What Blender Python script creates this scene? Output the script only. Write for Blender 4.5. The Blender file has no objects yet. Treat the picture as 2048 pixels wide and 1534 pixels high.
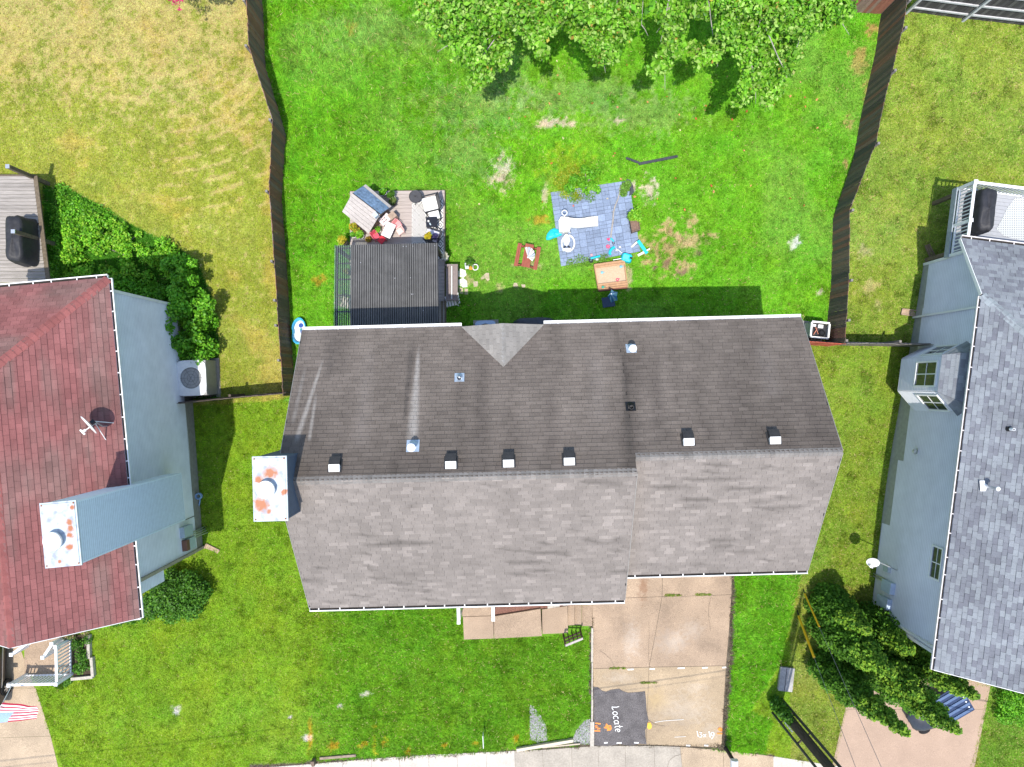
import bpy, math, random
import numpy as np
from mathutils import Vector, Matrix

# ------------------------------------------------------------------ camera, world, sun, exposure
S = bpy.context.scene
H = 30.0            # drone height above datum
F = 1446.0          # focal length in photograph pixels (2048 wide)
cam_d = bpy.data.cameras.new('camera'); cam = bpy.data.objects.new('camera', cam_d)
S.collection.objects.link(cam); cam.location = (0, 0, H); cam.rotation_euler = (0, 0, 0)
cam_d.sensor_width = 36.0; cam_d.lens = 36.0 * F / 2048.0
cam_d.clip_start = 0.1; cam_d.clip_end = 500
S.camera = cam
SHX, SHY = 0.075, 0.32                    # shadow offset per metre of height
sun_dir = Vector((-SHX, -SHY, 1)).normalized()
W = bpy.data.worlds.new('World'); S.world = W; W.use_nodes = True
nt = W.node_tree; nt.nodes.clear()
sky = nt.nodes.new('ShaderNodeTexSky'); sky.sky_type = 'NISHITA'; sky.sun_disc = False
sky.sun_elevation = math.asin(sun_dir.z); sky.sun_rotation = math.atan2(sun_dir.x, sun_dir.y)
bg = nt.nodes.new('ShaderNodeBackground'); bg.inputs[1].default_value = 0.15
out = nt.nodes.new('ShaderNodeOutputWorld')
nt.links.new(sky.outputs[0], bg.inputs[0]); nt.links.new(bg.outputs[0], out.inputs[0])
sl = bpy.data.lights.new('sun', 'SUN'); sl.energy = 2.75; sl.angle = math.radians(0.5); sl.color = (1, 0.945, 0.86)
so = bpy.data.objects.new('sun', sl); S.collection.objects.link(so); so.location = (-5, -15, 40)
so.rotation_euler = (-sun_dir).to_track_quat('-Z', 'Y').to_euler()
S.view_settings.view_transform = 'Standard'; S.view_settings.look = 'None'
S.view_settings.gamma = 1.0; S.view_settings.exposure = 0.94; S.view_settings.use_curve_mapping = False

rng = np.random.default_rng(7); random.seed(7)
C = S.collection

# ------------------------------------------------------------------ terrain and pixel helpers
CTRL = np.array([
 (0,3.5,-.8),(10,3.5,-.8),(-8,3,-.8),(-4,8,-.7),(5,9,-.55),(11,9,-.2),(-10,12,.1),(0,16,.5),(9,17,1.0),(15,17,1.5),(22,17,1.6),
 (-20,16,.8),(-20,8,.1),(-13,2,-.7),(-12,-3,-.5),(-9,-4,-.4),(-12.5,-7,-.2),(-16,-11,0),(-10,-12,0),(-5,-9,.4),(0,-9,.5),
 (7,-8,.55),(7,-12,.1),(0,-13,0),(0,-16,-.5),(7,-16,-.5),(12,-16,-.4),(-8,-16,-.4),(-20,-16,-.3),(12.5,-4,-.5),(13,-8,-.2),
 (15,-10,0),(15,-3,-.3),(16,1,.6),(18,-13,0),(22,-16,-.3),(16.5,5.5,1.0),(22,9,1.3),(13.2,6,.2),(13,2.5,-.2),(-20,0,-.6),(20,-5,0),
 (0,-2,-.3),(-25,-8,-.1),(0,24,.8),(0,-24,-.6),(30,0,.4),(-30,0,-.2),(20,24,1.6),(-20,24,1)], dtype=float)
def tz_np(x, y):
    x = np.asarray(x, float); y = np.asarray(y, float)
    num = np.zeros_like(x); den = np.full_like(x, 1e-9)
    for cx, cy, cz in CTRL:
        w = np.exp(-((x-cx)**2 + (y-cy)**2) / (2*3.0**2)) + 1e-6/(1+(x-cx)**2+(y-cy)**2)
        num += w*cz; den += w
    return num/den
CTL = [tuple(map(float, r)) for r in CTRL]
def tz(x, y):
    num = 0.0; den = 1e-9
    for cx, cy, cz in CTL:
        d2 = (x-cx)**2 + (y-cy)**2; w = (math.exp(-d2/18.0) if d2 < 700 else 0.0) + 1e-6/(1+d2)
        num += w*cz; den += w
    return num/den
def P(px, py, z):
    k = (H - z)/F
    return Vector(((px-1024)*k, -(py-767)*k, z))
def T(px, py, h=0.0):
    z = 0.0
    for _ in range(6):
        p = P(px, py, z); z = tz(p.x, p.y) + h
    return P(px, py, z)
def px_of(x, y, z):
    k = F/(H-z); return 1024 + x*k, 767 - y*k

def hash2(ix, iy, seed):
    n = (ix.astype(np.int64)*374761393 + iy.astype(np.int64)*668265263 + seed*974634777) & 0x7fffffff
    n = ((n ^ (n >> 13))*1274126177) & 0x7fffffff
    return ((n ^ (n >> 16)) & 0xffff)/65535.0
def vnoise(x, y, seed=0):
    x = np.asarray(x, float); y = np.asarray(y, float)
    ix = np.floor(x); iy = np.floor(y); fx = x-ix; fy = y-iy
    fx = fx*fx*(3-2*fx); fy = fy*fy*(3-2*fy)
    a = hash2(ix, iy, seed); b = hash2(ix+1, iy, seed); c = hash2(ix, iy+1, seed); d = hash2(ix+1, iy+1, seed)
    return (a*(1-fx)+b*fx)*(1-fy) + (c*(1-fx)+d*fx)*fy
def fbm(x, y, seed=0, o=4):
    s = 0; a = .5; t = 0
    for i in range(o):
        s = s + a*vnoise(x*2**i, y*2**i, seed+i*17); t += a; a *= .5
    return s/t

def h1(ix, iy, seed):
    n = (ix*374761393 + iy*668265263 + seed*974634777) & 0x7fffffff
    n = ((n ^ (n >> 13))*1274126177) & 0x7fffffff
    return ((n ^ (n >> 16)) & 0xffff)/65535.0
def vn1(x, y, seed=0):
    ix = math.floor(x); iy = math.floor(y); fx = x-ix; fy = y-iy; fx = fx*fx*(3-2*fx); fy = fy*fy*(3-2*fy)
    return (h1(ix, iy, seed)*(1-fx)+h1(ix+1, iy, seed)*fx)*(1-fy) + (h1(ix, iy+1, seed)*(1-fx)+h1(ix+1, iy+1, seed)*fx)*fy
def fb1(x, y, seed=0, o=3):
    s = 0; a = .5; t = 0
    for i in range(o): s += a*vn1(x*2**i, y*2**i, seed+i*17); t += a; a *= .5
    return s/t

# ------------------------------------------------------------------ materials
MATS = {}
def new_mat(name):
    m = bpy.data.materials.new(name); m.use_nodes = True
    return m, m.node_tree, m.node_tree.nodes['Principled BSDF']
def mat(name, col, rough=.75, metal=0.0, var=.15, scale=8.0, bump=0.0, bscale=60.0, attr=False, stretch=(1,1,1), spec=.3, var2=0.0, scale2=1.2):
    """procedural colour: base (x vertex colour) varied by two noises, with bump"""
    if name in MATS: return MATS[name]
    m, t, b = new_mat(name); N = t.nodes; L = t.links
    tc = N.new('ShaderNodeTexCoord'); mp = N.new('ShaderNodeMapping'); mp.inputs['Scale'].default_value = stretch
    L.new(tc.outputs['Object'], mp.inputs[0])
    no = N.new('ShaderNodeTexNoise'); no.inputs['Scale'].default_value = scale; no.inputs['Detail'].default_value = 5
    L.new(mp.outputs[0], no.inputs['Vector'])
    mr = N.new('ShaderNodeMapRange'); mr.inputs[1].default_value = .3; mr.inputs[2].default_value = .7
    mr.inputs[3].default_value = 1-var; mr.inputs[4].default_value = 1+var
    L.new(no.outputs['Fac'], mr.inputs[0]); f = mr.outputs[0]
    if var2:
        n2 = N.new('ShaderNodeTexNoise'); n2.inputs['Scale'].default_value = scale2; n2.inputs['Detail'].default_value = 4
        L.new(mp.outputs[0], n2.inputs['Vector'])
        m2 = N.new('ShaderNodeMapRange'); m2.inputs[1].default_value = .3; m2.inputs[2].default_value = .7
        m2.inputs[3].default_value = 1-var2; m2.inputs[4].default_value = 1+var2
        L.new(n2.outputs['Fac'], m2.inputs[0])
        mm = N.new('ShaderNodeMath'); mm.operation = 'MULTIPLY'; L.new(f, mm.inputs[0]); L.new(m2.outputs[0], mm.inputs[1]); f = mm.outputs[0]
    mx = N.new('ShaderNodeMix'); mx.data_type = 'RGBA'; mx.blend_type = 'MULTIPLY'; mx.inputs[0].default_value = 1
    if attr:
        at = N.new('ShaderNodeAttribute'); at.attribute_name = 'Col'; L.new(at.outputs['Color'], mx.inputs[6])
    else: mx.inputs[6].default_value = (*col, 1)
    L.new(f, mx.inputs[7]); L.new(mx.outputs[2], b.inputs['Base Color'])
    b.inputs['Roughness'].default_value = rough; b.inputs['Metallic'].default_value = metal
    b.inputs['Specular IOR Level'].default_value = spec
    if bump:
        nb = N.new('ShaderNodeTexNoise'); nb.inputs['Scale'].default_value = bscale; nb.inputs['Detail'].default_value = 3
        L.new(mp.outputs[0], nb.inputs['Vector'])
        bp = N.new('ShaderNodeBump'); bp.inputs['Strength'].default_value = bump; bp.inputs['Distance'].default_value = .02
        L.new(nb.outputs['Fac'], bp.inputs['Height']); L.new(bp.outputs[0], b.inputs['Normal'])
    m['base'] = list(col); MATS[name] = m; return m
def leaf_mat(name, trans=.35, rough=.6, gloss=.0, spec=.25):
    m, t, b = new_mat(name); N = t.nodes; L = t.links
    at = N.new('ShaderNodeAttribute'); at.attribute_name = 'Col'
    L.new(at.outputs['Color'], b.inputs['Base Color']); b.inputs['Roughness'].default_value = rough
    b.inputs['Specular IOR Level'].default_value = spec + gloss
    tr = N.new('ShaderNodeBsdfTranslucent'); L.new(at.outputs['Color'], tr.inputs[0])
    ms = N.new('ShaderNodeMixShader'); ms.inputs[0].default_value = trans
    L.new(b.outputs[0], ms.inputs[1]); L.new(tr.outputs[0], ms.inputs[2]); L.new(ms.outputs[0], N['Material Output'].inputs[0])
    MATS[name] = m; return m

# ------------------------------------------------------------------ objects
ORIG = {}
def props(o, label=None, cat=None, group=None, kind=None):
    if label: o['label'] = label
    if cat: o['category'] = cat
    if group: o['group'] = group
    if kind: o['kind'] = kind
    return o
def empty(name, loc, label=None, cat=None, group=None, kind=None):
    o = bpy.data.objects.new(name, None); C.objects.link(o); o.location = loc; o.empty_display_size = .2
    ORIG[o.name] = Vector(loc); return props(o, label, cat, group, kind)
def link_mesh(name, me, mats, parent=None, origin=None, label=None, cat=None, group=None, kind=None):
    for m in (mats if isinstance(mats, (list, tuple)) else [mats]): me.materials.append(m)
    o = bpy.data.objects.new(name, me); C.objects.link(o)
    if parent is not None:
        o.parent = parent; ORIG[o.name] = ORIG[parent.name]
    else:
        o.location = origin; ORIG[o.name] = Vector(origin)
    return props(o, label, cat, group, kind)
def np_mesh(name, V, Fc, k, cols=None, mats=None, parent=None, origin=(0,0,0), smooth=False, **kw):
    """V (N,3) world, Fc (M,k) ints"""
    org = np.array(ORIG[parent.name] if parent is not None else origin)
    me = bpy.data.meshes.new(name); n = len(V); m = len(Fc)
    me.vertices.add(n); me.vertices.foreach_set('co', (V-org).astype(np.float32).ravel())
    me.loops.add(m*k); me.loops.foreach_set('vertex_index', Fc.astype(np.int32).ravel())
    me.polygons.add(m); me.polygons.foreach_set('loop_start', np.arange(0, m*k, k, dtype=np.int32))
    if smooth: me.polygons.foreach_set('use_smooth', np.ones(m, bool))
    if cols is not None:
        a = me.attributes.new('Col', 'FLOAT_COLOR', 'POINT')
        cc = np.ones((n, 4), np.float32); cc[:, :3] = cols; a.data.foreach_set('color', cc.ravel())
    me.update(calc_edges=True)
    return link_mesh(name, me, mats, parent, origin, **kw)
class MB:
    def __init__(s): s.v = []; s.f = []; s.m = []; s.c = []; s.sh = []
    def add(s, vs, fs, mi=0, col=None):
        n = len(s.v); s.sh.append((n, len(s.f))); s.v += [tuple(v) for v in vs]; s.f += [tuple(i+n for i in f) for f in fs]; s.m += [mi]*len(fs)
        if col is None: s.c += [(1,1,1)]*len(vs)
        elif isinstance(col[0], (tuple, list, np.ndarray)): s.c += [tuple(q) for q in col]
        else: s.c += [tuple(col)]*len(vs)
        return s
    def hexa(s, b, t, mi=0, col=None):
        """bottom 4 and top 4 points, counter-clockwise from above"""
        return s.add(list(b)+list(t), [(3,2,1,0),(4,5,6,7),(0,1,5,4),(1,2,6,5),(2,3,7,6),(3,0,4,7)], mi, col)
    def box(s, c, sz, rz=0, mi=0, col=None, taper=1.0):
        cx, cy, cz = c; a, b, d = sz[0]/2, sz[1]/2, sz[2]/2; co, si = math.cos(rz), math.sin(rz)
        def q(x, y, z): return (cx+x*co-y*si, cy+x*si+y*co, cz+z)
        B = [q(-a,-b,-d), q(a,-b,-d), q(a,b,-d), q(-a,b,-d)]; a *= taper; b *= taper
        return s.hexa(B, [q(-a,-b,d), q(a,-b,d), q(a,b,d), q(-a,b,d)], mi, col)
    def bar(s, p0, p1, w, h, mi=0, col=None, up=Vector((0,0,1))):
        p0 = Vector(p0); p1 = Vector(p1); d = (p1-p0).normalized()
        if abs(d.dot(up)) > .98: up = Vector((1,0,0))
        r = d.cross(up).normalized()*w/2; u = r.cross(d).normalized()*h/2
        return s.hexa([p0-r-u, p0+r-u, p1+r-u, p1-r-u], [p0-r+u, p0+r+u, p1+r+u, p1-r+u], mi, col)
    def tube(s, pts, r, n=8, mi=0, col=None, caps=True):
        pts = [Vector(p) for p in pts]; rs = r if isinstance(r, (list, tuple)) else [r]*len(pts)
        V = []; ref = None
        for i, p in enumerate(pts):
            d = (pts[min(i+1, len(pts)-1)] - pts[max(i-1, 0)]).normalized()
            a = Vector((0,0,1)) if abs(d.z) < .9 else Vector((1,0,0))
            if ref is None: ref = d.cross(a).normalized()
            x = (ref - d*ref.dot(d)).normalized(); ref = x; y = d.cross(x)
            for k in range(n):
                t = 2*math.pi*k/n; V.append(p + (x*math.cos(t)+y*math.sin(t))*rs[i])
        fs = []
        for i in range(len(pts)-1):
            for k in range(n):
                a = i*n+k; b = i*n+(k+1) % n; fs.append((a, b, b+n, a+n))
        if caps: fs.append(tuple(range(n-1, -1, -1))); fs.append(tuple((len(pts)-1)*n+k for k in range(n)))
        return s.add(V, fs, mi, col)
    def prism(s, poly, z0, z1, mi=0, col=None):
        n = len(poly); f0 = z0 if callable(z0) else (lambda x, y: z0); f1 = z1 if callable(z1) else (lambda x, y: z1)
        V = [(p[0], p[1], f0(p[0], p[1])) for p in poly] + [(p[0], p[1], f1(p[0], p[1])) for p in poly]
        return s.add(V, [tuple(range(n-1, -1, -1)), tuple(range(n, 2*n))] + [(i, (i+1) % n, n+(i+1) % n, n+i) for i in range(n)], mi, col)
    def slab(s, pts, N, t, mi=0, col=None):
        """polygon of 3-D points extruded by t along -N"""
        n = len(pts); N = Vector(N); top = [Vector(p) for p in pts]; bot = [p-N*t for p in top]
        return s.add(bot+top, [tuple(range(n-1, -1, -1)), tuple(range(n, 2*n))] + [(i, (i+1) % n, n+(i+1) % n, n+i) for i in range(n)], mi, col)
    def lathe(s, prof, c, n=16, mi=0, col=None, sx=1, sy=1, rz=0, close=True):
        V = []
        for r, z in prof:
            for k in range(n):
                t = 2*math.pi*k/n; x = r*math.cos(t)*sx; y = r*math.sin(t)*sy
                V.append((c[0]+x*math.cos(rz)-y*math.sin(rz), c[1]+x*math.sin(rz)+y*math.cos(rz), c[2]+z))
        fs = []
        for i in range(len(prof)-1):
            for k in range(n):
                a = i*n+k; b = i*n+(k+1) % n; fs.append((a, b, b+n, a+n))
        if close: fs.append(tuple(range(n-1, -1, -1))); fs.append(tuple((len(prof)-1)*n+k for k in range(n)))
        return s.add(V, fs, mi, col)
    def torus(s, c, R, r, n=20, k=6, mi=0, col=None, axis=None, sy=1):
        q = Vector((0,0,1)).rotation_difference(Vector(axis)) if axis else None
        V = []
        for i in range(n):
            t = 2*math.pi*i/n
            for j in range(k):
                u = 2*math.pi*j/k; p = Vector(((R+r*math.cos(u))*math.cos(t), (R+r*math.cos(u))*math.sin(t)*sy, r*math.sin(u)))
                if q: p = q @ p
                V.append(Vector(c)+p)
        return s.add(V, [(i*k+j, ((i+1) % n)*k+j, ((i+1) % n)*k+(j+1) % k, i*k+(j+1) % k) for i in range(n) for j in range(k)], mi, col)
    def build(s, name, mats, parent=None, smooth=False, bevel=0, **kw):
        V = np.array(s.v, float)
        if parent is not None: org = ORIG[parent.name]
        else:
            lo = V.min(0); hi = V.max(0); org = Vector(((lo[0]+hi[0])/2, (lo[1]+hi[1])/2, lo[2]))
        me = bpy.data.meshes.new(name); me.from_pydata([tuple(v) for v in V-np.array(org)], [], s.f)
        me.polygons.foreach_set('material_index', s.m)
        if smooth: me.polygons.foreach_set('use_smooth', [True]*len(s.f))
        a = me.attributes.new('Col', 'FLOAT_COLOR', 'POINT')
        cc = np.ones((len(V), 4), np.float32); cc[:, :3] = np.array(s.c)[:, :3]; a.data.foreach_set('color', cc.ravel())
        me.update()
        o = link_mesh(name, me, mats, parent, org, **kw)
        if bevel:
            b = o.modifiers.new('bevel', 'BEVEL'); b.width = bevel; b.segments = 2; b.limit_method = 'ANGLE'
        return o
SPLIT = {'leg','wheel','post','support_post','joist','stair_rail','stair_post','stake','corner_trim','rake_board','rim_beam','skirt','grille_spoke','number_tag','stem_rail'}
def part(name, m, parent, fn, **kw):
    b = MB(); fn(b)
    if name in SPLIT and len(b.sh) > 1:          # every leg, post or wheel is a part of its own
        o = None
        for k, (v0, f0) in enumerate(b.sh):
            v1, f1 = b.sh[k+1] if k+1 < len(b.sh) else (len(b.v), len(b.f))
            q = MB(); q.add(b.v[v0:v1], [tuple(i-v0 for i in f) for f in b.f[f0:f1]], 0, b.c[v0:v1]); o = q.build(name, m, parent, **kw)
        return o
    return b.build(name, m, parent, **kw)

# common materials
M_white = mat('white_paint', (.78,.78,.76), .5, var=.05, scale=5)
M_vinyl = mat('white_vinyl', (.8,.8,.8), .45, var=.03, scale=4)
M_siding_l = mat('pale_siding', (.86,.87,.88), .6, var=.07, scale=2.0, var2=.06, scale2=.4, attr=True)
M_siding_r = mat('grey_siding', (.76,.77,.82), .6, var=.04, scale=2.0, var2=.05, scale2=.5, attr=True)
M_siding_m = mat('beige_siding', (.5,.48,.44), .6, var=.05)
M_conc = mat('foundation_concrete', (.30,.28,.24), .9, var=.15, scale=6, bump=.3, bscale=40)
M_dark = mat('dark_plastic', (.025,.026,.03), .5, var=.2)
M_black = mat('black_metal', (.012,.012,.014), .4, var=.2)
M_steel = mat('galvanised_steel', (.55,.57,.6), .35, metal=.7, var=.1, scale=10)
M_glass = mat('window_glass', (.03,.04,.045), .05, var=.1, spec=.8)
M_wood_grey = mat('weathered_wood', (.30,.27,.24), .9, var=.25, scale=14, stretch=(.15,3,3), bump=.3, var2=.15)
M_plank = mat('fence_plank', (1,1,1), .9, var=.18, scale=9, stretch=(4,4,.3), attr=True, bump=.3, bscale=30)
M_shingle = mat('asphalt_shingle', (1,1,1), .95, var=.16, scale=55, attr=True, bump=.35, bscale=220, var2=.08, scale2=2.2, spec=.15)
M_teal = mat('turquoise_plastic', (.02,.48,.56), .4, var=.08)
M_pink = mat('pink_plastic', (.75,.30,.30), .45, var=.06)
M_red = mat('red_plastic', (.62,.03,.05), .4, var=.08)
M_wplastic = mat('white_plastic', (.8,.79,.76), .4, var=.05)
M_leaf = leaf_mat('leaf', .3, .45, .05)
M_fol = leaf_mat('matt_foliage', .3, .6, 0, .2)
M_grass = leaf_mat('grass_blade', .35, .8, spec=.05)
M_bark = mat('bark', (.28,.25,.22), .95, var=.3, scale=12, stretch=(3,3,.6), bump=.5)
# ------------------------------------------------------------------ ground raster: zones, colours, blade length, density
CS = .06; X0, X1, Y0, Y1 = -23.4, 23.4, -18.0, 18.0
gx = np.arange(X0, X1, CS); gy = np.arange(Y0, Y1, CS)
GX, GY = np.meshgrid(gx, gy)                       # rows: y
GZ = tz_np(GX, GY)
PX = 1024 + GX*F/(H-GZ); PY = 767 - GY*F/(H-GZ)
def inpoly(poly, A=None, B=None):
    A = PX if A is None else A; B = PY if B is None else B
    xs = [p[0] for p in poly]; ys = [p[1] for p in poly]
    out = np.zeros(A.shape, bool)
    sel = (A >= min(xs)) & (A <= max(xs)) & (B >= min(ys)) & (B <= max(ys))
    a = A[sel]; b = B[sel]; r = np.zeros(a.shape, bool); n = len(poly)
    for i in range(n):
        xa, ya = poly[i]; xb, yb = poly[(i+1) % n]
        if ya == yb: continue
        c = ((ya > b) != (yb > b)) & (a < (xb-xa)*(b-ya)/(yb-ya)+xa)
        r ^= c
    out[sel] = r; return out
def sm(x, a, b):
    t = np.clip((x-a)/(b-a), 0, 1); return t*t*(3-2*t)
N1 = fbm(GX*.5, GY*.5, 3); N2 = fbm(GX*2.2, GY*2.2, 11); N3 = fbm(GX*7, GY*7, 23, 3); N4 = fbm(GX*1.1, GY*1.1, 41)

LF_TOP = [(489,-60,1.95),(493,0,1.95),(497,90,1.95),(545,240,1.7),(538,382,1.6),(548,522,1.6),(553.7,600,1.6),(556,650,1.6),(561.6,720,1.58),(566,792,1.58)]
RF_TOP = [(1822,-45,2.05),(1814,0,2.05),(1806,55,2.05),(1785,140,2.0),(1752,285,1.8),(1700,420,1.5),(1698,560,1.6),(1693,640,1.75),(1690,688,1.8)]
LF = [T(*p) for p in LF_TOP]; RF = [T(*p) for p in RF_TOP]
def gpx(v): return px_of(v.x, v.y, tz(v.x, v.y))
LFP = [gpx(v) for v in LF]; RFP = [gpx(v) for v in RF]

# base colours (linear)
K_viv = np.array((.135,.365,.016)); K_front = np.array((.110,.275,.013)); K_mid = np.array((.172,.305,.015))
K_left = np.array((.265,.315,.034)); K_tan = np.array((.66,.50,.24)); K_right = np.array((.205,.31,.034)); K_rtan = np.array((.33,.27,.11))
K_soil = np.array((.27,.19,.12)); K_pale = np.array((.50,.42,.30))
COL = np.zeros(GX.shape+(3,)); LEN = np.full(GX.shape, .075); DEN = np.full(GX.shape, 1300.0)
def blend(mask, col):
    m = np.clip(mask, 0, 1)[..., None]; COL[:] = COL*(1-m)+np.asarray(col)*m
COL[:] = K_mid
TANP = np.zeros(GX.shape)
# the lawn between left and main houses and the front-left lawn
LEN[:] = .055
# front main lawn, longer and greener
fm = sm(PX, 560, 720)*sm(PY, 1120, 1230)*(PX < 1250); blend(fm*.9, K_front); LEN += fm*.045
# main back yard
yard = inpoly(LFP + [(566,800),(700,850),(1500,850),(1640,690)] + RFP[::-1] + [(1800,-80),(480,-80)])
COL[yard] = K_viv; LEN[yard] = .075
lg = yard*sm(360-np.hypot((PX-730)*.8, PY-230), 0, 180); LEN += lg*.10       # long grass left of the yard
# left neighbour's dry yard
ly = inpoly([(-400,-400),(480,-400)] + LFP + [(560,800),(330,815),(-400,760)])
COL[ly] = K_left; LEN[ly] = .05
arc = np.hypot(PX-330, PY-20)
stripe = sm(np.sin(arc*.23 + 5*N1), .55, .95)*sm(N2*.6+N4*.4, .40, .55); hstr = sm(np.sin(PY*.16+3*N1), .6, .95)*sm(N4, .45, .6)
tanm = sm(N2*.30+N3*.70 + .30*sm(420-PY, 0, 420) + .42*stripe*(PY > 110)*(PY < 420)*sm(PX, 280, 400) + .18*hstr*(PX < 330)*(PY < 260) - .10*sm(260-PX, -50, 200)*sm(PY, 120, 260), .60, .82)
TANP = TANP + ly*(.20-.12*sm(PY, 180, 420)+.85*tanm); blend(ly*tanm*.30, K_tan)
blend(ly*sm(N4 + .25*sm(PX, 400, 540)*sm(PY, 180, 380), .62, .85)*.45, (.46,.37,.08))
# right neighbour's yard
ry = inpoly([(2600,-400),(1830,-400)] + RFP + [(1660,692),(1720,1200),(2600,1200)])
ry |= (PX > 1580) & (PY > 660)
COL[ry] = K_right; LEN[ry] = .055
TANP = TANP + ry*.28*sm(N2*.4+N3*.6, .45, .75)*(PY < 700) + ry*.06
blend(ry*sm(N1, .5, .7)*.3*(PY < 700), (.20,.30,.03))
blend((PY > 690)*(PX > 1560)*ry*.6, (.165,.27,.02)); blend((PY > 1170)*ry*.55, (.21,.25,.035))
# strip beside the driveway: lush
rs = inpoly([(1445,1130),(1602,1150),(1560,1330),(1500,1420),(1545,1440),(1525,1520),(1430,1510)])
COL[rs] = K_viv*.86; LEN[rs] = .12
far = (PX > 1960)*(PY > 1350); blend(far*.8, (.12,.26,.02))
def spot(px, py, rx, ry_, col, s=1.0, bare=.7, seed=5, thr=.45):
    d = np.hypot((PX-px)/rx, (PY-py)/ry_)
    m = sm(1.35-d + (N3-.5)*2.2 + (N2-.5)*.8, thr, thr+.45)*s*(d < 2)
    blend(m, col); DEN[:] = DEN*(1-m*bare)
# dull clippings mats and bare patches in the back yard
for a in [(960,210,130,60),(930,300,60,60),(1150,190,150,40),(1280,230,120,40),(990,150,60,60),(760,60,120,50)]: spot(*a, (.20,.33,.085), .55, .15, thr=.3)
for a in [(1005,350,26,34),(1000,360,14,12),(1090,248,26,9),(1125,245,32,10),(1235,240,22,8),(1090,385,7,24),(1300,375,18,30),(1265,375,10,12)]: spot(*a, K_pale, .85, .8)
for a in [(1335,500,60,48),(1390,480,45,30),(1365,535,30,22),(1340,460,22,30),(1300,525,24,8),(1380,440,18,26),(1420,470,16,16)]: spot(*a, (.40,.30,.15), .8, .7, thr=.6)
for a in [(1330,525,16,14),(1365,545,14,7),(1400,505,10,10),(1310,535,8,8)]: spot(*a, (.17,.11,.07), .85, .9, thr=.5)
for a in [(1078,440,18,12),(640,562,16,12),(700,60,14,20),(1180,545,12,8)]: spot(*a, (.42,.22,.03), .6, .3)
for a in [(1720,120,18,42),(1735,185,10,30),(1740,60,14,20),(1700,250,10,20),(1690,330,6,20)]: spot(*a, (.42,.20,.10), .7, .6)
for a in [(1590,484,10,12)]: spot(*a, (.55,.52,.46), 1, .9, thr=.2)
for a in [(680,1412,7,6),(350,1418,11,7),(352,1425,6,6),(580,1434,6,5),(614,1474,9,6),(730,1388,14,4),(1640,585,6,8)]: spot(*a, (.55,.50,.42), .75, .6)
for a in [(1740,575,18,24),(1755,610,12,14),(1730,500,16,16)]: spot(*a, (.48,.40,.22), .45, .4)
for a in [(667,1491,11,9),(727,1489,9,8),(768,1488,8,12),(817,1501,10,7),(890,1488,6,7),(1032,1475,6,8),(954,1485,8,4),(620,1470,4,40)]: spot(*a, (.62,.28,.02), .5, .1)
for a in [(750,1480,4,34),(751,1507,5,4)]: spot(*a, (.60,.50,.03), .55, .1)
for a in [(1140,345,50,40),(1120,320,14,30)]: spot(*a, (.20,.33,.015), .7, 0, thr=.2)
for a in [(975,560,12,9),(1000,575,10,8),(1030,572,10,7),(1045,530,30,6),(1062,533,30,5),(935,560,14,10),(1258,545,8,40)]: spot(*a, (.47,.38,.22), .8, .6)
for a in [(1070,1445,14,40)]: DEN[inpoly([(1059,1410),(1064,1413),(1090,1452),(1094,1480),(1060,1478)])] = 0
DEN[inpoly([(1140,1460),(1170,1435),(1184,1437),(1184,1490),(1140,1485)])] = 60
# large-scale unevenness of the turf: clumps, yellowing, thin spots
cl_ = (1+.32*(N2-.5)+.28*(N1-.5)+.45*(N3-.5)); COL *= cl_[..., None]
COL[..., 0] *= 1+.38*(N4-.47)*(1-.5*ly); COL[..., 2] *= 1+1.2*np.clip(N1-.5, 0, 1)
clump = sm(fbm(GX*3.3, GY*3.3, 61), .60, .72); COL *= (1-.2*clump*~ly)[..., None]; LEN += .035*clump*~ly
lightp = sm(fbm(GX*.35+7, GY*.35, 67, 3), .50, .72)*yard; COL[:] = COL*(1-.35*lightp[..., None])+np.array((.21,.37,.07))*.35*lightp[..., None]
COL[inpoly([(1180,1140),(1470,1140),(1466,1300),(1450,1500),(1180,1500)]) | inpoly([(500,1530),(1030,1500),(1185,1488),(1550,1510),(1550,1700),(500,1700)])] = (.13,.11,.075)
vg = inpoly([(85,372),(130,374),(190,405),(275,455),(345,488),(395,520),(425,600),(437,680),(437,800),(335,800),(325,600),(95,580)])
COL[vg] = (.055,.19,.012); TANP[vg] = 0; LEN[vg] = .09
# worn soil beside the left house and along walls
spot(385,1010,14,80,(.22,.16,.10), .8, .9, thr=.2)
# exclusions
EXCL = []
def excl(poly): DEN[inpoly(poly)] = 0
excl([(925,1205),(1083,1205),(1083,1212),(1136,1208),(1185,1205),(1184,1255),(1136,1266),(1083,1275),(927,1278)])
excl([(1184,1140),(1464,1140),(1460,1300),(1443,1488),(1186,1490)])
excl([(1102,386),(1255,362),(1279,500),(1278,508),(1123,532)])
excl([(700,384),(888,381),(893,660),(700,660)])
excl([(520,1537),(640,1527),(1030,1503),(1185,1491),(1330,1494),(1450,1502),(1535,1512),(1690,1536),(1690,2200),(520,2200)])
excl([(1700,1385),(1978,1370),(1930,1580),(1660,1580)])
excl([(-300,1260),(175,1260),(190,1350),(120,1352),(70,1378),(125,1540),(-300,1540)])
excl([(1192,523),(1250,520),(1258,580),(1195,588)])
def excl_w(poly): DEN[inpoly(poly, GX, GY)] = 0

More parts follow.
